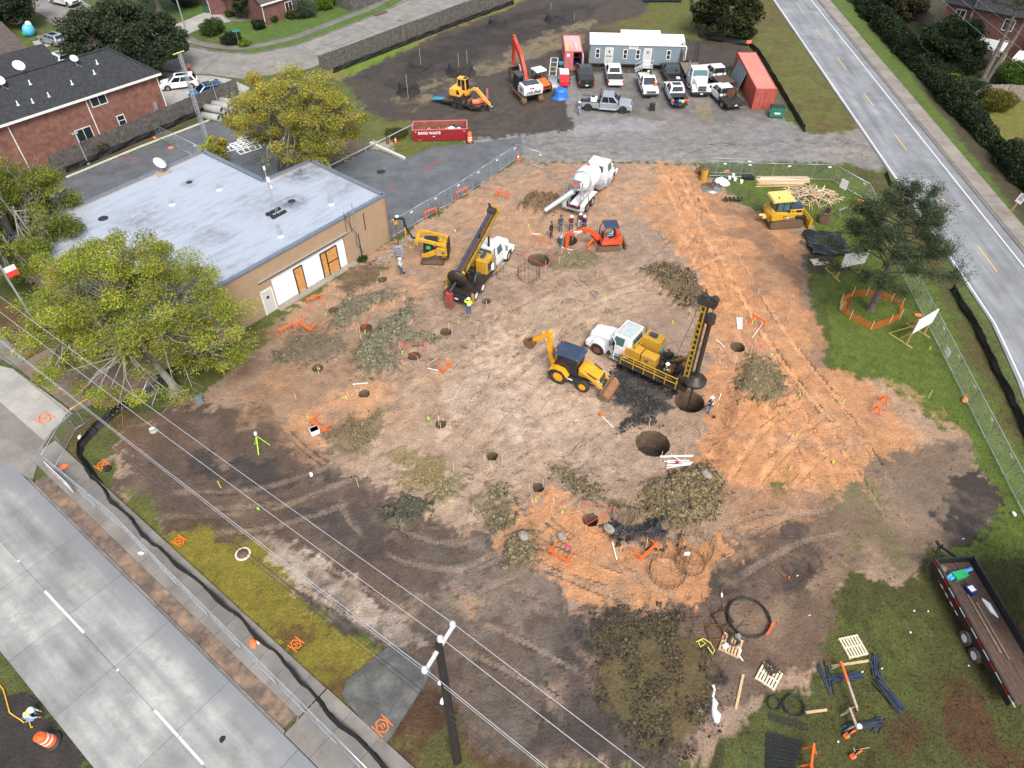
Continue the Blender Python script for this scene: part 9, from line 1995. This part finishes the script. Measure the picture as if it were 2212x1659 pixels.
cx=at(1752,425)
for k in range(230):
 a,rr_=uni(0,2*PI),random.random()**.6;px,py=3.0*rr_*cos(a),2.0*rr_*sin(a);hz=.06+.75*(1-rr_)*random.random();ln=uni(.4,1.6);d=uni(0,PI);dz=uni(-.12,.2)
 dx,dy=cos(d)*ln/2,sin(d)*ln/2;z=gz(cx.x+px,cx.y+py)+hz
 put('stick',MB(random.choice(('palewood','lumber','lumber','oldwood'))).be((-dx,-dy,-dz*.5*ln),(dx,dy,dz*.5*ln),random.choice((.04,.06,.09)),.03).mesh('stick'),None,0,(cx.x+px,cx.y+py,max(z,gz(cx.x+px,cx.y+py)+.04+abs(dz)*ln*.5)),label='broken stick in the scrap wood pile behind the bulldozer',cat='stick',group='sticks of the scrap wood pile')
for p,q in(((1545,390),(1530,410)),):pass

t=thing('auger_bit','large muddy spiral auger lying at the gap in the haul road fence','auger',at(1505,372),R(-55));M_=MTr((0,0,.42))@MRo(R(90),4,'Y');fm=MB('muddy');flight(fm,(0,0),.42,0,1.5,3.5);fm.cyl((0,0,-.1),(0,0,1.7),.12,n=10);me=fm.mesh('auger_flight');me.transform(M_);put('auger_flight',me,t)
t=thing('core_barrel','upright rusty yellow core barrel beside the large auger','core barrel',at(1519,390));MB('rigyel').cyl((0,0,0),(0,0,1.3),.36,n=18).mk('barrel',t);MB('muddy').ba((0,0,1.35),.3,None,8,(1,1,.6),.05).mk('soil_plug',t)
t=thing('steel_plate','round steel plate with a centre stem and ribs on the ground by the fence','plate',at(1536,406));MB('blade_steel').la([(0,.0),(1.12,.0),(1.12,.05),(0,.06)],None,32).mk('disc',t);cr_=MB('rust');cr_.cyl((0,0,.05),(.05,0,.85),.09,n=8)
for k in range(4):a=k*PI/2+.4;cr_.be((0,0,.4),(.5*cos(a),.5*sin(a),.08),.05,.07)
cr_.mk('stem',t);MB('galv').tu([(-.3,0,.9),(0,.25,1.0),(.4,.1,1.0),(.3,-.2,.9)],.025,None,5).mk('loop',t)
t=thing('auger_bit','short dark auger flight lying on the orange soil left of the bulldozer','auger',at(1562,435),R(-2));fm=MB('dksteel');flight(fm,(0,0),.28,0,1.9,4.5);fm.cyl((0,0,-.1),(0,0,2.0),.1,n=8);me=fm.mesh('auger_flight');me.transform(MTr((0,0,.28))@MRo(R(90),4,'Y'));put('auger_flight',me,t)
put('plastic_sheet',MB('bagp').ba((0,0,.25),.55,None,10,(1.3,.9,.6),.06).ba((.3,-.5,.15),.45,None,10,(1.3,.8,.5),.05).mesh('plastic_sheet'),None,0,at(1557,395),label='crumpled white plastic sheet beside the round steel plate',cat='plastic sheet')
for(u,v),lb in(((1575,388),'pale bucket leftmost of the four by the plastic sheet'),((1583,383),'pale bucket rearmost of the four by the plastic sheet'),((1587,391),'pale bucket in the middle of the four by the plastic sheet'),((1601,396),'pale bucket rightmost of the four by the plastic sheet')):
 t=thing('bucket',lb,'bucket',at(u,v),0,'pale buckets by the fence');MB('porc').la([(.14,0),(.17,.38),(.15,.38),(.13,.05),(0,.05)],None,14).mk('pail',t);MB('steel').tu([(-.17,0,.36),(0,.12,.30),(.17,0,.36)],.008,None,4).mk('handle',t)
t=thing('crate','low dark slatted crate right of the pale buckets','crate',at(1604,386),0)
for k in range(4):MB('blackp').b(k*.3,k*.3+.26,-.35,.35,.05,.35).mk('slat',t)
for k,(q,lb)in enumerate((((1569,372),'orange sandbag at the doubled fence panel by the haul road'),((1858,436),'orange sandbag at the bend of the long fence run'),((2083,866),'orange sandbag at the long fence run beside the road verge'),((1982,683),'orange sandbag on the grass right of the tree netting'),((335,300),'orange sandbag on the asphalt lot kerb'),((369,320),'orange sandbag on the asphalt lot'),((548,1392),'orange sandbag at the sidewalk fence beside a clear bag'),((139,1011),'orange sandbag under the banner on the corner fence'))):
 put('sandbag',MB('fadeor').ba((0,0,.12),.32,None,10,(1.1,.65,.42),.015).mesh('sandbag'),None,0,at(*q,.08 if k>5 else 0),uni(0,3),label=lb,cat='sandbag',group='orange sandbags')
for q,lb in(((306,1197),'white sandbag on the sidewalk fence base'),((560,1386),'clear plastic bag beside the orange sandbag'),((2188,1113),'white cylinder lying on the grass by the long fence run'),((174,947),'white bag on the corner grass wedge'),((262,877),'white scrap beside the silt fence end'),((330,929),'grey lid on the dark soil under the wires'),((673,1028),'white cup like pail on the black soil at the left'),((1193,1530),'white cup at the foot of the concrete pad')):
 if lb.startswith('white cup at'):q=(955,1518)
 put('scrap',MB('bagp').ba((0,0,.12),.17,None,8,(1.3,.7,.5),.02).mesh('scrap'),None,0,at(*q,.05),uni(0,3),label=lb,cat='scrap')
t=thing('carton','white polystyrene box left of the low brown clay heap','box',at(681,935),R(30));MB('whites').b(-.32,.32,-.25,.25,0,.42).mk('shell',t,.03);MB('license').b(-.34,.34,-.27,.27,.36,.42).mk('lid',t)

t=thing('excavator_bucket','spare muddy excavator bucket standing by the black tarp','bucket',at(1777,478),R(150));bucket(t,(-.5,1.15),1.05,1.2,R(-15),'muddy',0);MB('dksteel').b(-.4,.1,-.25,-.15,1.1,1.4).b(-.4,.1,.15,.25,1.1,1.4).mk('ear',t)
def tarp(label,quad_px,z=.12,mat='tarp_black',n=26):
 A,B_,C_,D_=[at(*q)for q in quad_px];vs=[];
 for j in range(n+1):
  for i in range(n+1):
   u,v=i/n,j/n;p=(A*(1-u)+B_*u)*(1-v)+(D_*(1-u)+C_*u)*v;p.z=gz(p.x,p.y)+z*(.35+.9*abs(sin(u*7+v*4+1.2*sin(v*6)))*(.6+.4*sin(v*9-u*5)))+.05*sin(u*23+v*11)*sin(v*19)+.03;p.x+=.12*sin(v*14)*(u in(0,1));vs.append(p)
 fs=[(j*(n+1)+i,j*(n+1)+i+1,(j+1)*(n+1)+i+1,(j+1)*(n+1)+i)for j in range(n)for i in range(n)];mb=MB(mat);mb.add(vs,fs,None,True);o=mb.mk('tarp',None,label=label,cat='tarp');m=o.modifiers.new('thickness','SOLIDIFY');m.thickness=.02;return o
tarp('black plastic tarp spread on the orange soil right of the bulldozer',[(1752,551),(1838,556),(1812,505),(1732,502)],.30)
t=thing('plywood_sheet','plywood sheet with a black roll on it below the black tarp','plywood',at(1776,566),R(5));MB('palewood').b(-1.0,.7,-.5,.5,0,.05).mk('sheet',t);MB('hose_black').cyl((-.3,.1,.2),(.7,.1,.2),.16,n=12).mk('roll',t)

t=thing('tree_netting','ring of orange plastic netting on stakes round the pine trunk','safety netting');ring=[(1815,655),(1815,670),(1835,690),(1880,713),(1920,700),(1943,688),(1945,665),(1925,650),(1870,640),(1840,640)]
w_=[at(*q)for q in ring];nm=MB('orng');sk=MB('palewood')
for i,a in enumerate(w_):
 b=w_[(i+1)%len(w_)];L_=(b-a).length;sk.cyl(a-Vec((0,0,.1)),a+Vec((0,0,1.0)),.03,n=5);up=Vec((0,0,uni(.5,.8)))
 for j in range(7):f_=j/6;nm.be(a+up*f_+Vec((0,0,.03)),b+up*f_+Vec((0,0,.03)),.006,.022)
 for j in range(int(L_/.16)):f_=j*.16/L_;p=a.lerp(b,f_);nm.cyl(p+Vec((0,0,.03)),p+up,.011,n=3,caps=False)
nm.mk('net',t);sk.mk('post',t)
for k in range(4):stake(1813+k*2,668+k,1.1,'fadeor' if k%2 else 'palewood',None,(.05*k-.1,-.1),'pale stake leaning in the bundle at the orange netting','stakes leaning on the netting')
put('red_tape',MB('bright_red').be((0,0,.1),(.15,.1,1.2),.2,.04).mesh('red_tape'),None,0,at(1826,674),label='red strip hanging on the orange netting',cat='tape')

def cage(label,u,v,r,h,nb=14,rings=4,lean=0,name='rebar_cage'):
 t=thing(name,label,'rebar cage',at(u,v),0,'rebar cages standing on the soil');mb=MB('rebar')
 for k in range(nb):a=2*PI*k/nb;mb.cyl((r*cos(a),r*sin(a),.0),(r*cos(a)+lean,r*sin(a),h*uni(.85,1.1)),.014,n=4)
 mb.mk('bar',t);hp=MB('rebar')
 for k in range(rings):z=.15+k*h*.18;hp.tu([(r*cos(2*PI*i/16)+lean*z/h,r*sin(2*PI*i/16),z)for i in range(16)],.012,None,4,True)
 hp.mk('hoop',t)
cage('rebar cage beside the red taped wide shaft',1142,598,1.0,1.3,16);cage('rebar cage left of the wide brown heap',1345,1118,.75,1.1);cage('large rebar cage, upper one at the right of the wide brown heap',1500,1190,1.1,1.3,18,3);cage('large rebar cage, middle one right of the white sign stake',1640-150,1218,.9,1.1,14,2);cage('large rebar cage, lower one beside the white sign stake',1440,1240,1.1,1.2,18,3)
t=thing('sign_stake','small white notice on a thin stake by the lower rebar cages','sign',at(1478,1215));MB('dark_rebar').cyl((0,0,0),(0,0,1.1),.015,n=4).mk('stake',t);MB('whites').b(-.17,.17,-.02,.0,.85,1.2).mk('plate',t)
for k in range(34):
 u,v=random.choice(((1510,1310,40,25),(1560,1290,60,40),(1700,1260,60,60),(1740,1230,40,40),(1560,1330,60,30)))[:2];u+=uni(-45,45);v+=uni(-28,28);a=uni(0,PI);L_=uni(.5,1.3);p=at(u,v,.04)
 put('steel_bar',MB('rebar').cyl((-cos(a)*L_/2,-sin(a)*L_/2,0),(cos(a)*L_/2,sin(a)*L_/2,.03),.015,n=5).mesh('steel_bar'),None,0,p,label='thin rusty steel bar lying on the dark soil by the hose ring',cat='steel bar',group='loose steel bars')
for(u,v),lb,m,n_ in(((1545,1368),'rusty square stirrups stacked beside the loaded pallet','rust',7),((1560,1338),'dark square stirrups above the rusty stirrups','rebar',6)):
 t=thing('stirrup_stack',lb,'rebar stirrups',at(u,v),0)
 for k in range(n_):a=uni(-.35,.35)+.3;s_=.62;pts=[(s_*cos(a+PI/4+i*PI/2)+uni(-.05,.05),s_*sin(a+PI/4+i*PI/2),.03+k*.03)for i in range(4)];MB(m).tu(pts,.016,None,5,True).mk('stirrup',t)
def coil(label,u,v,r,m,turns=4,th=.035,mat_n=None):
 t=thing('hose_coil',label,'coil',at(u,v,.03),0);mb=MB(m)
 for k in range(turns):mb.tu([((r+uni(-.07,.07)+.04*sin(3*i/28*2*PI+k))*cos(2*PI*i/28),(r+uni(-.03,.03))*sin(2*PI*i/28),.04+.03*k+uni(-.01,.02))for i in range(28)],th,None,5,True)
 mb.mk('turn',t);return t
coil('large black hose ring on the dark soil at the lower right',1615,1336,1.22,'hose_black',5);coil('small dark wire coil left of the larger wire coil',1671,1521,.35,'dark_rebar',5,.02);coil('dark wire coil beside the grass at the bottom right',1714,1528,.55,'dark_rebar',7,.018)
put('yellow_rope',MB('rope_yellow').tu([(.0,0,.05),(.3,.15,.06),(.5,-.1,.05),(.2,-.3,.06),(.1,.0,.08),(.45,.2,.06),(.8,-.05,.05),(.95,-.5,.05),(.8,-.7,.05),(.6,-.3,.06)],.03,None,6).mesh('yellow_rope'),None,0,at(1503,1388),label='tangled yellow rope on the dark soil',cat='rope')
put('extension_cord',MB('yellow_paint').tu([at(*q,.04)for q in((0,1480),(8,1490),(15,1515),(22,1540),(32,1547),(45,1555),(52,1561),(64,1558),(68,1572),(72,1570))],.035,None,5).mesh('extension_cord'),None,0,None,label='yellow cord winding over the dark ground by the kneeling person',cat='cord')
def pallet(label,u,v,rz,mat='lumber',size=1.15):
 t=thing('pallet',label,'pallet',at(u,v),rz,'wooden pallets');h=size/2
 for y in(-h+.05,0,h-.05):MB(mat).b(-h,h,y-.04,y+.04,.03,.12).mk('runner',t)
 for k in range(7):x=-h+.07+k*(size-.14)/6;MB(mat).b(x-.055,x+.055,-h,h,.12,.145).mk('slat',t)
 for k in range(3):x=-h+.07+k*(size-.14)/2;MB(mat).b(x-.05,x+.05,-h,h,.0,.028).mk('bottom_slat',t)
 return t
pallet('pale empty pallet lying on the grass below the long trailer',1842,1398,R(12),'palewood',1.2);pl1=pallet('pallet loaded with a cable coil and tools beside the stirrups',1578,1395,R(-28));pl2=pallet('pallet loaded with dirt near the dark soil edge',1660,1462,R(-38),'palewood')
cc_=coil('brown cable coil on the loaded pallet',1583,1390,.26,'bark_dark',4,.035);cc_.location.z+=.15
for(u,v),m,lb in(((1565,1400),'whites','white tray on the loaded pallet'),((1578,1375),'blackp','black tool case on the loaded pallet'),((1592,1378),'steel','grey power tool on the loaded pallet')):put('tool',MB(m).b(-.16,.16,-.12,.12,0,.16).b(-.05,.05,-.1,.1,.16,.22).mesh('tool'),None,.02,at(u,v,.15),.4,label=lb,cat='tool')
put('plastic_sheet',MB('bagp').tu([(0,.3,.05),(.05,0,.08),(-.1,-.3,.06),(.1,-.6,.05)],[.06,.11,.08,.03],None,7).mesh('plastic_sheet'),None,0,at(1596,1406),label='clear plastic strip hanging off the loaded pallet',cat='plastic sheet')
x,y=scatter([(1640,1452),(1665,1445),(1682,1468),(1660,1478)],160);put('dirt_heap',clod_mesh('dirt_heap',x,y,np.full(160,.2),np.full(160,.06),np.tile([.07,.05,.035],(160,1))*RNG.uniform(.6,1.4,(160,1))),label='crumbled dirt heaped on the lower pallet',cat='soil heap')
put('plastic_sheet',MB('bagp').tu([(0,0,.05),(.05,.35,.07),(-.02,.7,.06),(.12,1.0,.06),(.05,1.3,.05),(.22,1.7,.05),(.2,1.95,.05)],[.12,.26,.13,.17,.08,.07,.09],None,9).mesh('plastic_sheet'),None,0,at(1548,1562),label='long white plastic sheet twisted on the grass at the lower right',cat='plastic sheet')

def bundle(u,v,ang,n_,L_,sp,lab):
 for k in range(n_):
  a=ang+uni(-sp,sp);p=at(u+uni(-9,9),v+uni(-7,7),.05+.035*(k//4));put('fence_stake',MB('blue_roll' if k%3 else 'dark_rebar').be((-cos(a)*L_/2,-sin(a)*L_/2,0),(cos(a)*L_/2,sin(a)*L_/2,uni(0,.05)),.05,.05).mesh('fence_stake'),None,0,p,label=lab,cat='stake',group='dark stakes on the grass: '+lab)
bundle(1823,1465,R(5),16,1.7,.14,'dark blue grey stake in the bundle under the upper sawhorse');bundle(1890,1440,R(75),14,1.2,.3,'dark blue grey stake in the fanned bundle right of the planks');bundle(1918,1505,R(115),22,1.7,.16,'dark blue grey stake in the long slanted bundle');bundle(1862,1568,R(10),13,1.9,.12,'dark blue grey stake in the bundle below the sawhorses');bundle(1788,1465,R(95),5,1.6,.2,'dark blue grey stake lying loose left of the sawhorse');bundle(1900,1572,R(40),4,1.0,.5,'dark blue grey stake at the end of the lowest bundle')
def sawhorse(label,p,q,mat='oldwood',top=None):
 a,b=at(*p),at(*q);L_=(b-a).length;t=thing('sawhorse',label,'sawhorse',a,heading(a,b),'timber sawhorses');MB(mat).b(0,L_*.55,-.06,.06,.62,.72).mk('rail',t);MB(top or mat).b(L_*.55,L_,-.06,.06,.62,.72).mk('rail',t)
 for x in(.12,L_-.12):
  for s_ in(-1,1):MB(mat).be((x,s_*.32,0),(x,0,.64),.05,.09).mk('leg',t)
 return t
sawhorse('long sawhorse with an orange painted half, on the grass at the lower right',(1842,1540),(1808,1440),'oldwood','orng');sawhorse('short sawhorse with a round lid at its end, at the lower right',(1842,1582),(1826,1540))
put('white_ring',MB('porc').la([(.09,0),(.14,0),(.14,.04),(.09,.04)],None,16).mesh('white_ring'),None,0,at(1846,1580,.72),label='white round rim on the short sawhorse end',cat='lid')
for u,v,lb in((1826,1592,'orange cut-off saw, upper of the two on the grass'),(1840,1636,'orange cut-off saw, lower of the two on the grass')):
 t=thing('cutoff_saw',lb,'power saw',at(u,v),R(25));MB('orng').b(-.16,.14,-.12,.12,.04,.26).mk('engine',t,.04);MB('whites').b(.02,.12,-.125,.125,.10,.22).mk('side_cover',t,.02);MB('blackp').tu([(-.1,0,.24),(0,0,.36),(.14,0,.28)],.02,None,6).mk('handle',t);MB('steel').b(.12,.42,-.03,.03,.10,.17).mk('arm',t);MB('dksteel').cyl((.46,-.02,.14),(.46,.02,.14),.15,n=18).mk('disc',t);MB('orng').pr(arc(.46,.14,.17,0,180,8),-.04,.04).mk('disc_guard',t)
t=thing('sledgehammer','sledgehammer with a wooden handle between the two saws','hammer',at(1857,1619,.05),R(8));MB('lumber').cyl((-.32,0,.02),(.5,0,.02),.018,n=6).mk('handle',t);MB('steel').b(-.38,-.30,-.1,.1,-.02,.07).mk('head',t)
def mat_(label,quad_px,nx_,ny_,mt='dark_rebar',z=.05,layers=1):
 A,B_,C_,D_=[at(*q,z)for q in quad_px];mb=MB(mt)
 for l_ in range(layers):
  up=Vec((0,0,.05*l_));sh_=Vec((.06*l_,.04*l_,0))
  for k in range(nx_+1):f_=k/nx_;mb.cyl(A.lerp(B_,f_)+up+sh_,D_.lerp(C_,f_)+up+sh_,.012,n=4)
  for k in range(ny_+1):f_=k/ny_;mb.cyl(A.lerp(D_,f_)+up+sh_+Vec((0,0,.015)),B_.lerp(C_,f_)+up+sh_+Vec((0,0,.015)),.012,n=4)
 mb.mk('rebar_mat',None,label=label,cat='rebar mat')
mat_('dense stack of rebar mats at the bottom edge',[(1652,1690),(1708,1690),(1728,1605),(1655,1585)],12,12,layers=3);mat_('narrow rebar ladder lying beside the lower saw',[(1860,1690),(1885,1690),(1890,1625),(1878,1620)],3,9,'rebar');mat_('thin wire mesh left of the dirt heap at the bottom',[(1530,1680),(1555,1680),(1565,1610),(1550,1608)],3,12,'rebar');mat_('wire mesh strip below the wire coils',[(1660,1555),(1740,1580),(1745,1565),(1660,1540)],14,3)
barricade('orange barricade cut by the bottom edge',(1742,1668),(1745,1645));
put('spray_can',MB('orng').cyl((0,0,0),(0,0,.22),.05,n=10).mesh('spray_can'),None,0,at(1703,1250),label='orange can on the dark soil by the loose bars',cat='can');put('orange_can',MB('orng').ba((0,0,.12),.18,None,8).mesh('orange_can'),None,0,at(1299,897),label='orange cap lying beside the white lath left of the black clay',cat='can')
for q,lb in(((1561,1386),'red and white bottle below the stirrups'),((1559,1290),'orange and white bottle above the hose ring')):put('bottle',MB('whites').cyl((0,0,.06),(.22,.05,.06),.06,n=8).cyl((.22,.05,.06),(.34,.08,.06),.05,'bright_red',n=8).mesh('bottle'),None,0,at(*q),1.2,label=lb,cat='bottle')
t=thing('survey_tripod','lime yellow survey tripod on the dark soil at the left','tripod',at(564,968));ap=Vec((0,0,1.35))
for k in range(3):a=2*PI*k/3+.5;MB('lime_flag').be(ap,(.62*cos(a),.62*sin(a),0),.07,.04).mk('leg',t);
MB('dksteel').cyl((0,0,1.33),(0,0,1.42),.09,n=10).mk('head',t);MB('license').b(-.08,.08,-.08,.08,1.42,1.68).mk('instrument',t)
t=thing('manhole','brown sewer cover in a tan ring on the yellow grass','manhole',at(525,1197));MB('palewood').la([(.48,-.1),(.48,.07),(.37,.08),(.37,-.1)],None,28).mk('ring',t);MB('sewer_brown').la([(0,.09),(.36,.075),(.36,.0),(0,.0)],None,28).mk('cover',t)
put('water_meter',MB('dksteel').cyl((0,0,0),(0,0,.16),.25,n=14).cyl((0,0,.16),(0,0,.28),.15,n=12).mesh('water_meter'),None,0,at(233,1014),label='black round cap beside orange paint on the corner grass',cat='cap');put('utility_box',MB('trgrey').b(-.22,.22,-.16,.16,0,.55).b(-.26,.26,-.2,.2,.55,.62).mesh('utility_box'),None,0,at(433,868),.3,label='small grey utility box on the dark soil right of the big trunk',cat='utility box');put('valve_lid',MB('concrete').la([(.3,-.05),(.3,.04),(0,.05)],None,18).mesh('valve_lid'),None,0,at(332,930),label='small concrete lid under the wires on the dark soil',cat='lid')
for(u,v),lb in(((40,1212),'white round marker on the lane joint at the left edge'),((254,1447),'white round marker on the lane joint in the middle of the street')):put('road_marker',MB('porc').la([(.07,0),(.055,.02),(0,.03)],None,12).mesh('road_marker'),None,0,G(u,v,.02),label=lb,cat='road marker',group='white markers on the lane joint')
def paint_mark(label,c,e1,e2,on,mat='spray_orange',scale=1.,letters=None):
 """sprayed diamond between two bars, drawn as thin strokes lying on the surface"""
 o=at(*c);x=(G(*e1)-G(*c));L_=x.length;x.normalize();y=Vec((-x.y,x.x,0));y=y if(G(*e2)-G(*c)).dot(y)>0 else-y;W_=(G(*e2)-G(*c)).length;mb=MB(mat);P=lambda a,b:Vec((x.x*a*L_+y.x*b*W_,x.y*a*L_+y.y*b*W_,on))
 sg=[((-1,-1),(-1,1)),((1,-1),(1,1)),((-.9,0),(-.35,.8)),((-.35,.8),(.35,.8)),((.35,.8),(.9,0)),((.9,0),(.35,-.8)),((.35,-.8),(-.35,-.8)),((-.35,-.8),(-.9,0)),((-.3,-.4),(-.1,0)),((-.1,0),(-.3,.4)),((.1,.35),(.35,.1)),((.35,.1),(.15,-.3))]
 if mat!='spray_orange':sg=[((-1,0),(-.2,.3)),((-.2,.3),(.3,-.2)),((.3,-.2),(1,.2)),((-.8,-.5),(.8,-.4))]
 for a,b in sg:mb.be(P(*a),P(*b),.06*scale,.006)
 put('paint_mark',mb.mesh('paint_mark'),None,0,(o.x,o.y,on if on>.03 else o.z),label=label,cat='paint mark')
paint_mark('large orange sprayed diamond mark on the dark concrete pad',(826,1569),(837,1557),(838,1582),.037);paint_mark('orange sprayed diamond mark on the pale driveway at the left',(97,906),(108,898),(106,914),.058);paint_mark('orange sprayed mark on the yellow grass beside the silt fence',(640,1393),(648,1384),(649,1401),.05,scale=1);paint_mark('orange sprayed mark at the top of the yellow grass',(388,1170),(395,1163),(397,1177),.05,scale=1);paint_mark('orange sprayed net of marks on the corner grass',(222,1007),(231,1000),(231,1012),.05,scale=1)
for c,e1,e2,lb in(((272,338),(288,333),(276,346),'red sprayed writing on the asphalt lot, upper line'),((292,348),(305,343),(296,356),'red sprayed writing on the asphalt lot, lower line'),((947,350),(957,347),(950,356),'red sprayed mark on the right lot near the dumpster'),((925,363),(935,356),(928,368),'red sprayed mark on the right lot in the middle'),((850,405),(860,402),(853,410),'red sprayed mark on the right lot near the building')):paint_mark(lb,c,e1,e2,.033,'spray_red')
for(u,v),r,lb in(((480,1596),.22,'black tar spot on the near street'),((1425-0,0),0,'')):
 if r:put('tar_spot',MB('inkb').pr([(r*uni(.5,1.1)*cos(2*PI*i/14),r*uni(.5,1.1)*sin(2*PI*i/14))for i in range(14)],0,.004,axis='z').mesh('tar_spot'),None,0,G(u,v,.021),label=lb,cat='stain')
put('manhole_cover',MB('sewer_brown').la([(.36,0),(.34,.012),(0,.014)],None,22).mesh('manhole_cover'),None,0,G(863,44,.03),label='dark manhole cover on the suburban street',cat='manhole');put('manhole_cover',MB('blackp').la([(.5,0),(.48,.01),(0,.012)],None,22).mesh('manhole_cover'),None,0,G(823,371,.03),label='dark manhole cover on the right asphalt lot',cat='manhole')
put('storm_inlet',MB('sewer_brown').b(-1.2,1.2,-.35,.35,0,.2).mesh('storm_inlet'),None,0,G(822,30,.05),R(48),label='brown storm inlet at the suburban kerb',cat='storm drain')

a,b=at(118,1024),at(158,1062);bn=thing('banner','white and pink banner hung on the corner panel of the sidewalk fence','banner',a+Vec((0,0,.0)),heading(a,b));L_=(b-a).length
MB('whites').b(.0,L_+.6,-.09,-.07,.55,1.55).mk('cloth',bn)
for k in range(9):MB('pink_red' if k%2 else 'navy').b(.25+.22*k,.35+.22*k+.05*(k%3),-.096,-.09,.75+.1*(k%3),1.25).mk('banner_print',bn)
for p,q,z0,z1,lb in(((1808,420),(1822,428),.9,1.9,'large white plate hung on the bend of the long fence run'),((2036,770),(2042,781),.5,1.1,'small white plate hung on the long fence run below the netting')):
 a,b=at(*p),at(*q);t=thing('notice_plate',lb,'notice',a,heading(a,b));MB('whites').b(0,max((b-a).length,.7),-.08,-.06,z0,z1).mk('plate',t)

for(u,v),h_,lb,m in(((1237,512),2.3,'upright timber post at the left of the maroon shirted person','lumber'),((1264,506),4.2,'tall rusty pole standing among the crew by the mixer','rust'),((1215,535),1.6,'upright wooden stake at the pit beside the bending person','lumber')):put('timber_post',MB(m).cyl((0,0,-.3),(.05,0,h_),.045,n=6).mesh('timber_post'),None,0,at(u,v),label=lb,cat='post')
put('shovel',MB('lumber').cyl((0,0,.25),(.12,.25,1.3),.02,n=6).box((-.02,-.03,.15),(.2,.03,.3),'dksteel').mesh('shovel'),None,0,at(1542,903),label='shovel standing in the orange soil below the lime vested person',cat='shovel')

for k,((u,v),r,h_)in enumerate(PILLARS):
 rg_=np.random.default_rng(k);n_=18
 rings=[[Vec((r*q*(1+.05*rg_.standard_normal())*cos(2*PI*i/n_),r*q*(1+.05*rg_.standard_normal())*sin(2*PI*i/n_),z*h_))for i in range(n_)]for q,z in((1.12,-.05),(.95,.15),(.86,.45),(.82,.8),(.74,.98),(.3,1.02))]
 pm('black_soil',(.030,.026,.025),.95,var=.5,scale=5,bump=.8,bscale=6)if 'black_soil' not in MATS else None
 put('soil_pillar',MB('black_soil').lo(rings).mesh('soil_pillar'),None,0,at(u,v,0),label=('black soil pillar with a stake, nearest the autumn tree','wide black soil pillar behind the yellow excavator','brown soil pillar with a board, below the long fence','dark soil pillar near the top, left one','dark soil pillar near the top, right one')[k],cat='soil pillar')

rk_=thing
for k in range(46):
 u,v=uni(812,905),0;v=575-(u-812)*.75+uni(-12,6);r=uni(.08,.28);put('rock',MB('rock').ba((0,0,r*.3),r,None,7,(1.2,.9,.6),r*.2).mesh('rock'),None,0,at(u,v),uni(0,6),label='pale rubble piece at the foot of the tan wall corner and fence',cat='rock',group='pale rubble by the tan wall')
for u,v,r,lb in((1130,1170,.30,'pale boulder on the brown clay heap'),(1213,1163,.26,'grey boulder on the bright orange patch'),(1315,1150,.32,'dark boulder at the red tape triangle'),(1197,1168,.16,'small grey stone beside the grey boulder'),(1522,1040,.3,'pale pink boulder in the black clay above the wide heap')):put('boulder',MB('rock').ba((0,0,r*.5),r,None,9,(1,1.4,.7),r*.12).mesh('boulder'),None,0,at(u,v,.1),.7,label=lb,cat='boulder')
for q in((1974,1320),(1966,1367),(2004,1321),(1905,1445),(2092,1438),(2080,1165),(1810,1603),(1722,1245),(1748,1330),(1862,1452)):put('litter',MB('bagp').ba((0,0,.05),.06,None,6,(1,.8,.5),.02).mesh('litter'),None,0,at(*q),label='tiny pale litter scrap on the grass',cat='litter',group='litter scraps')
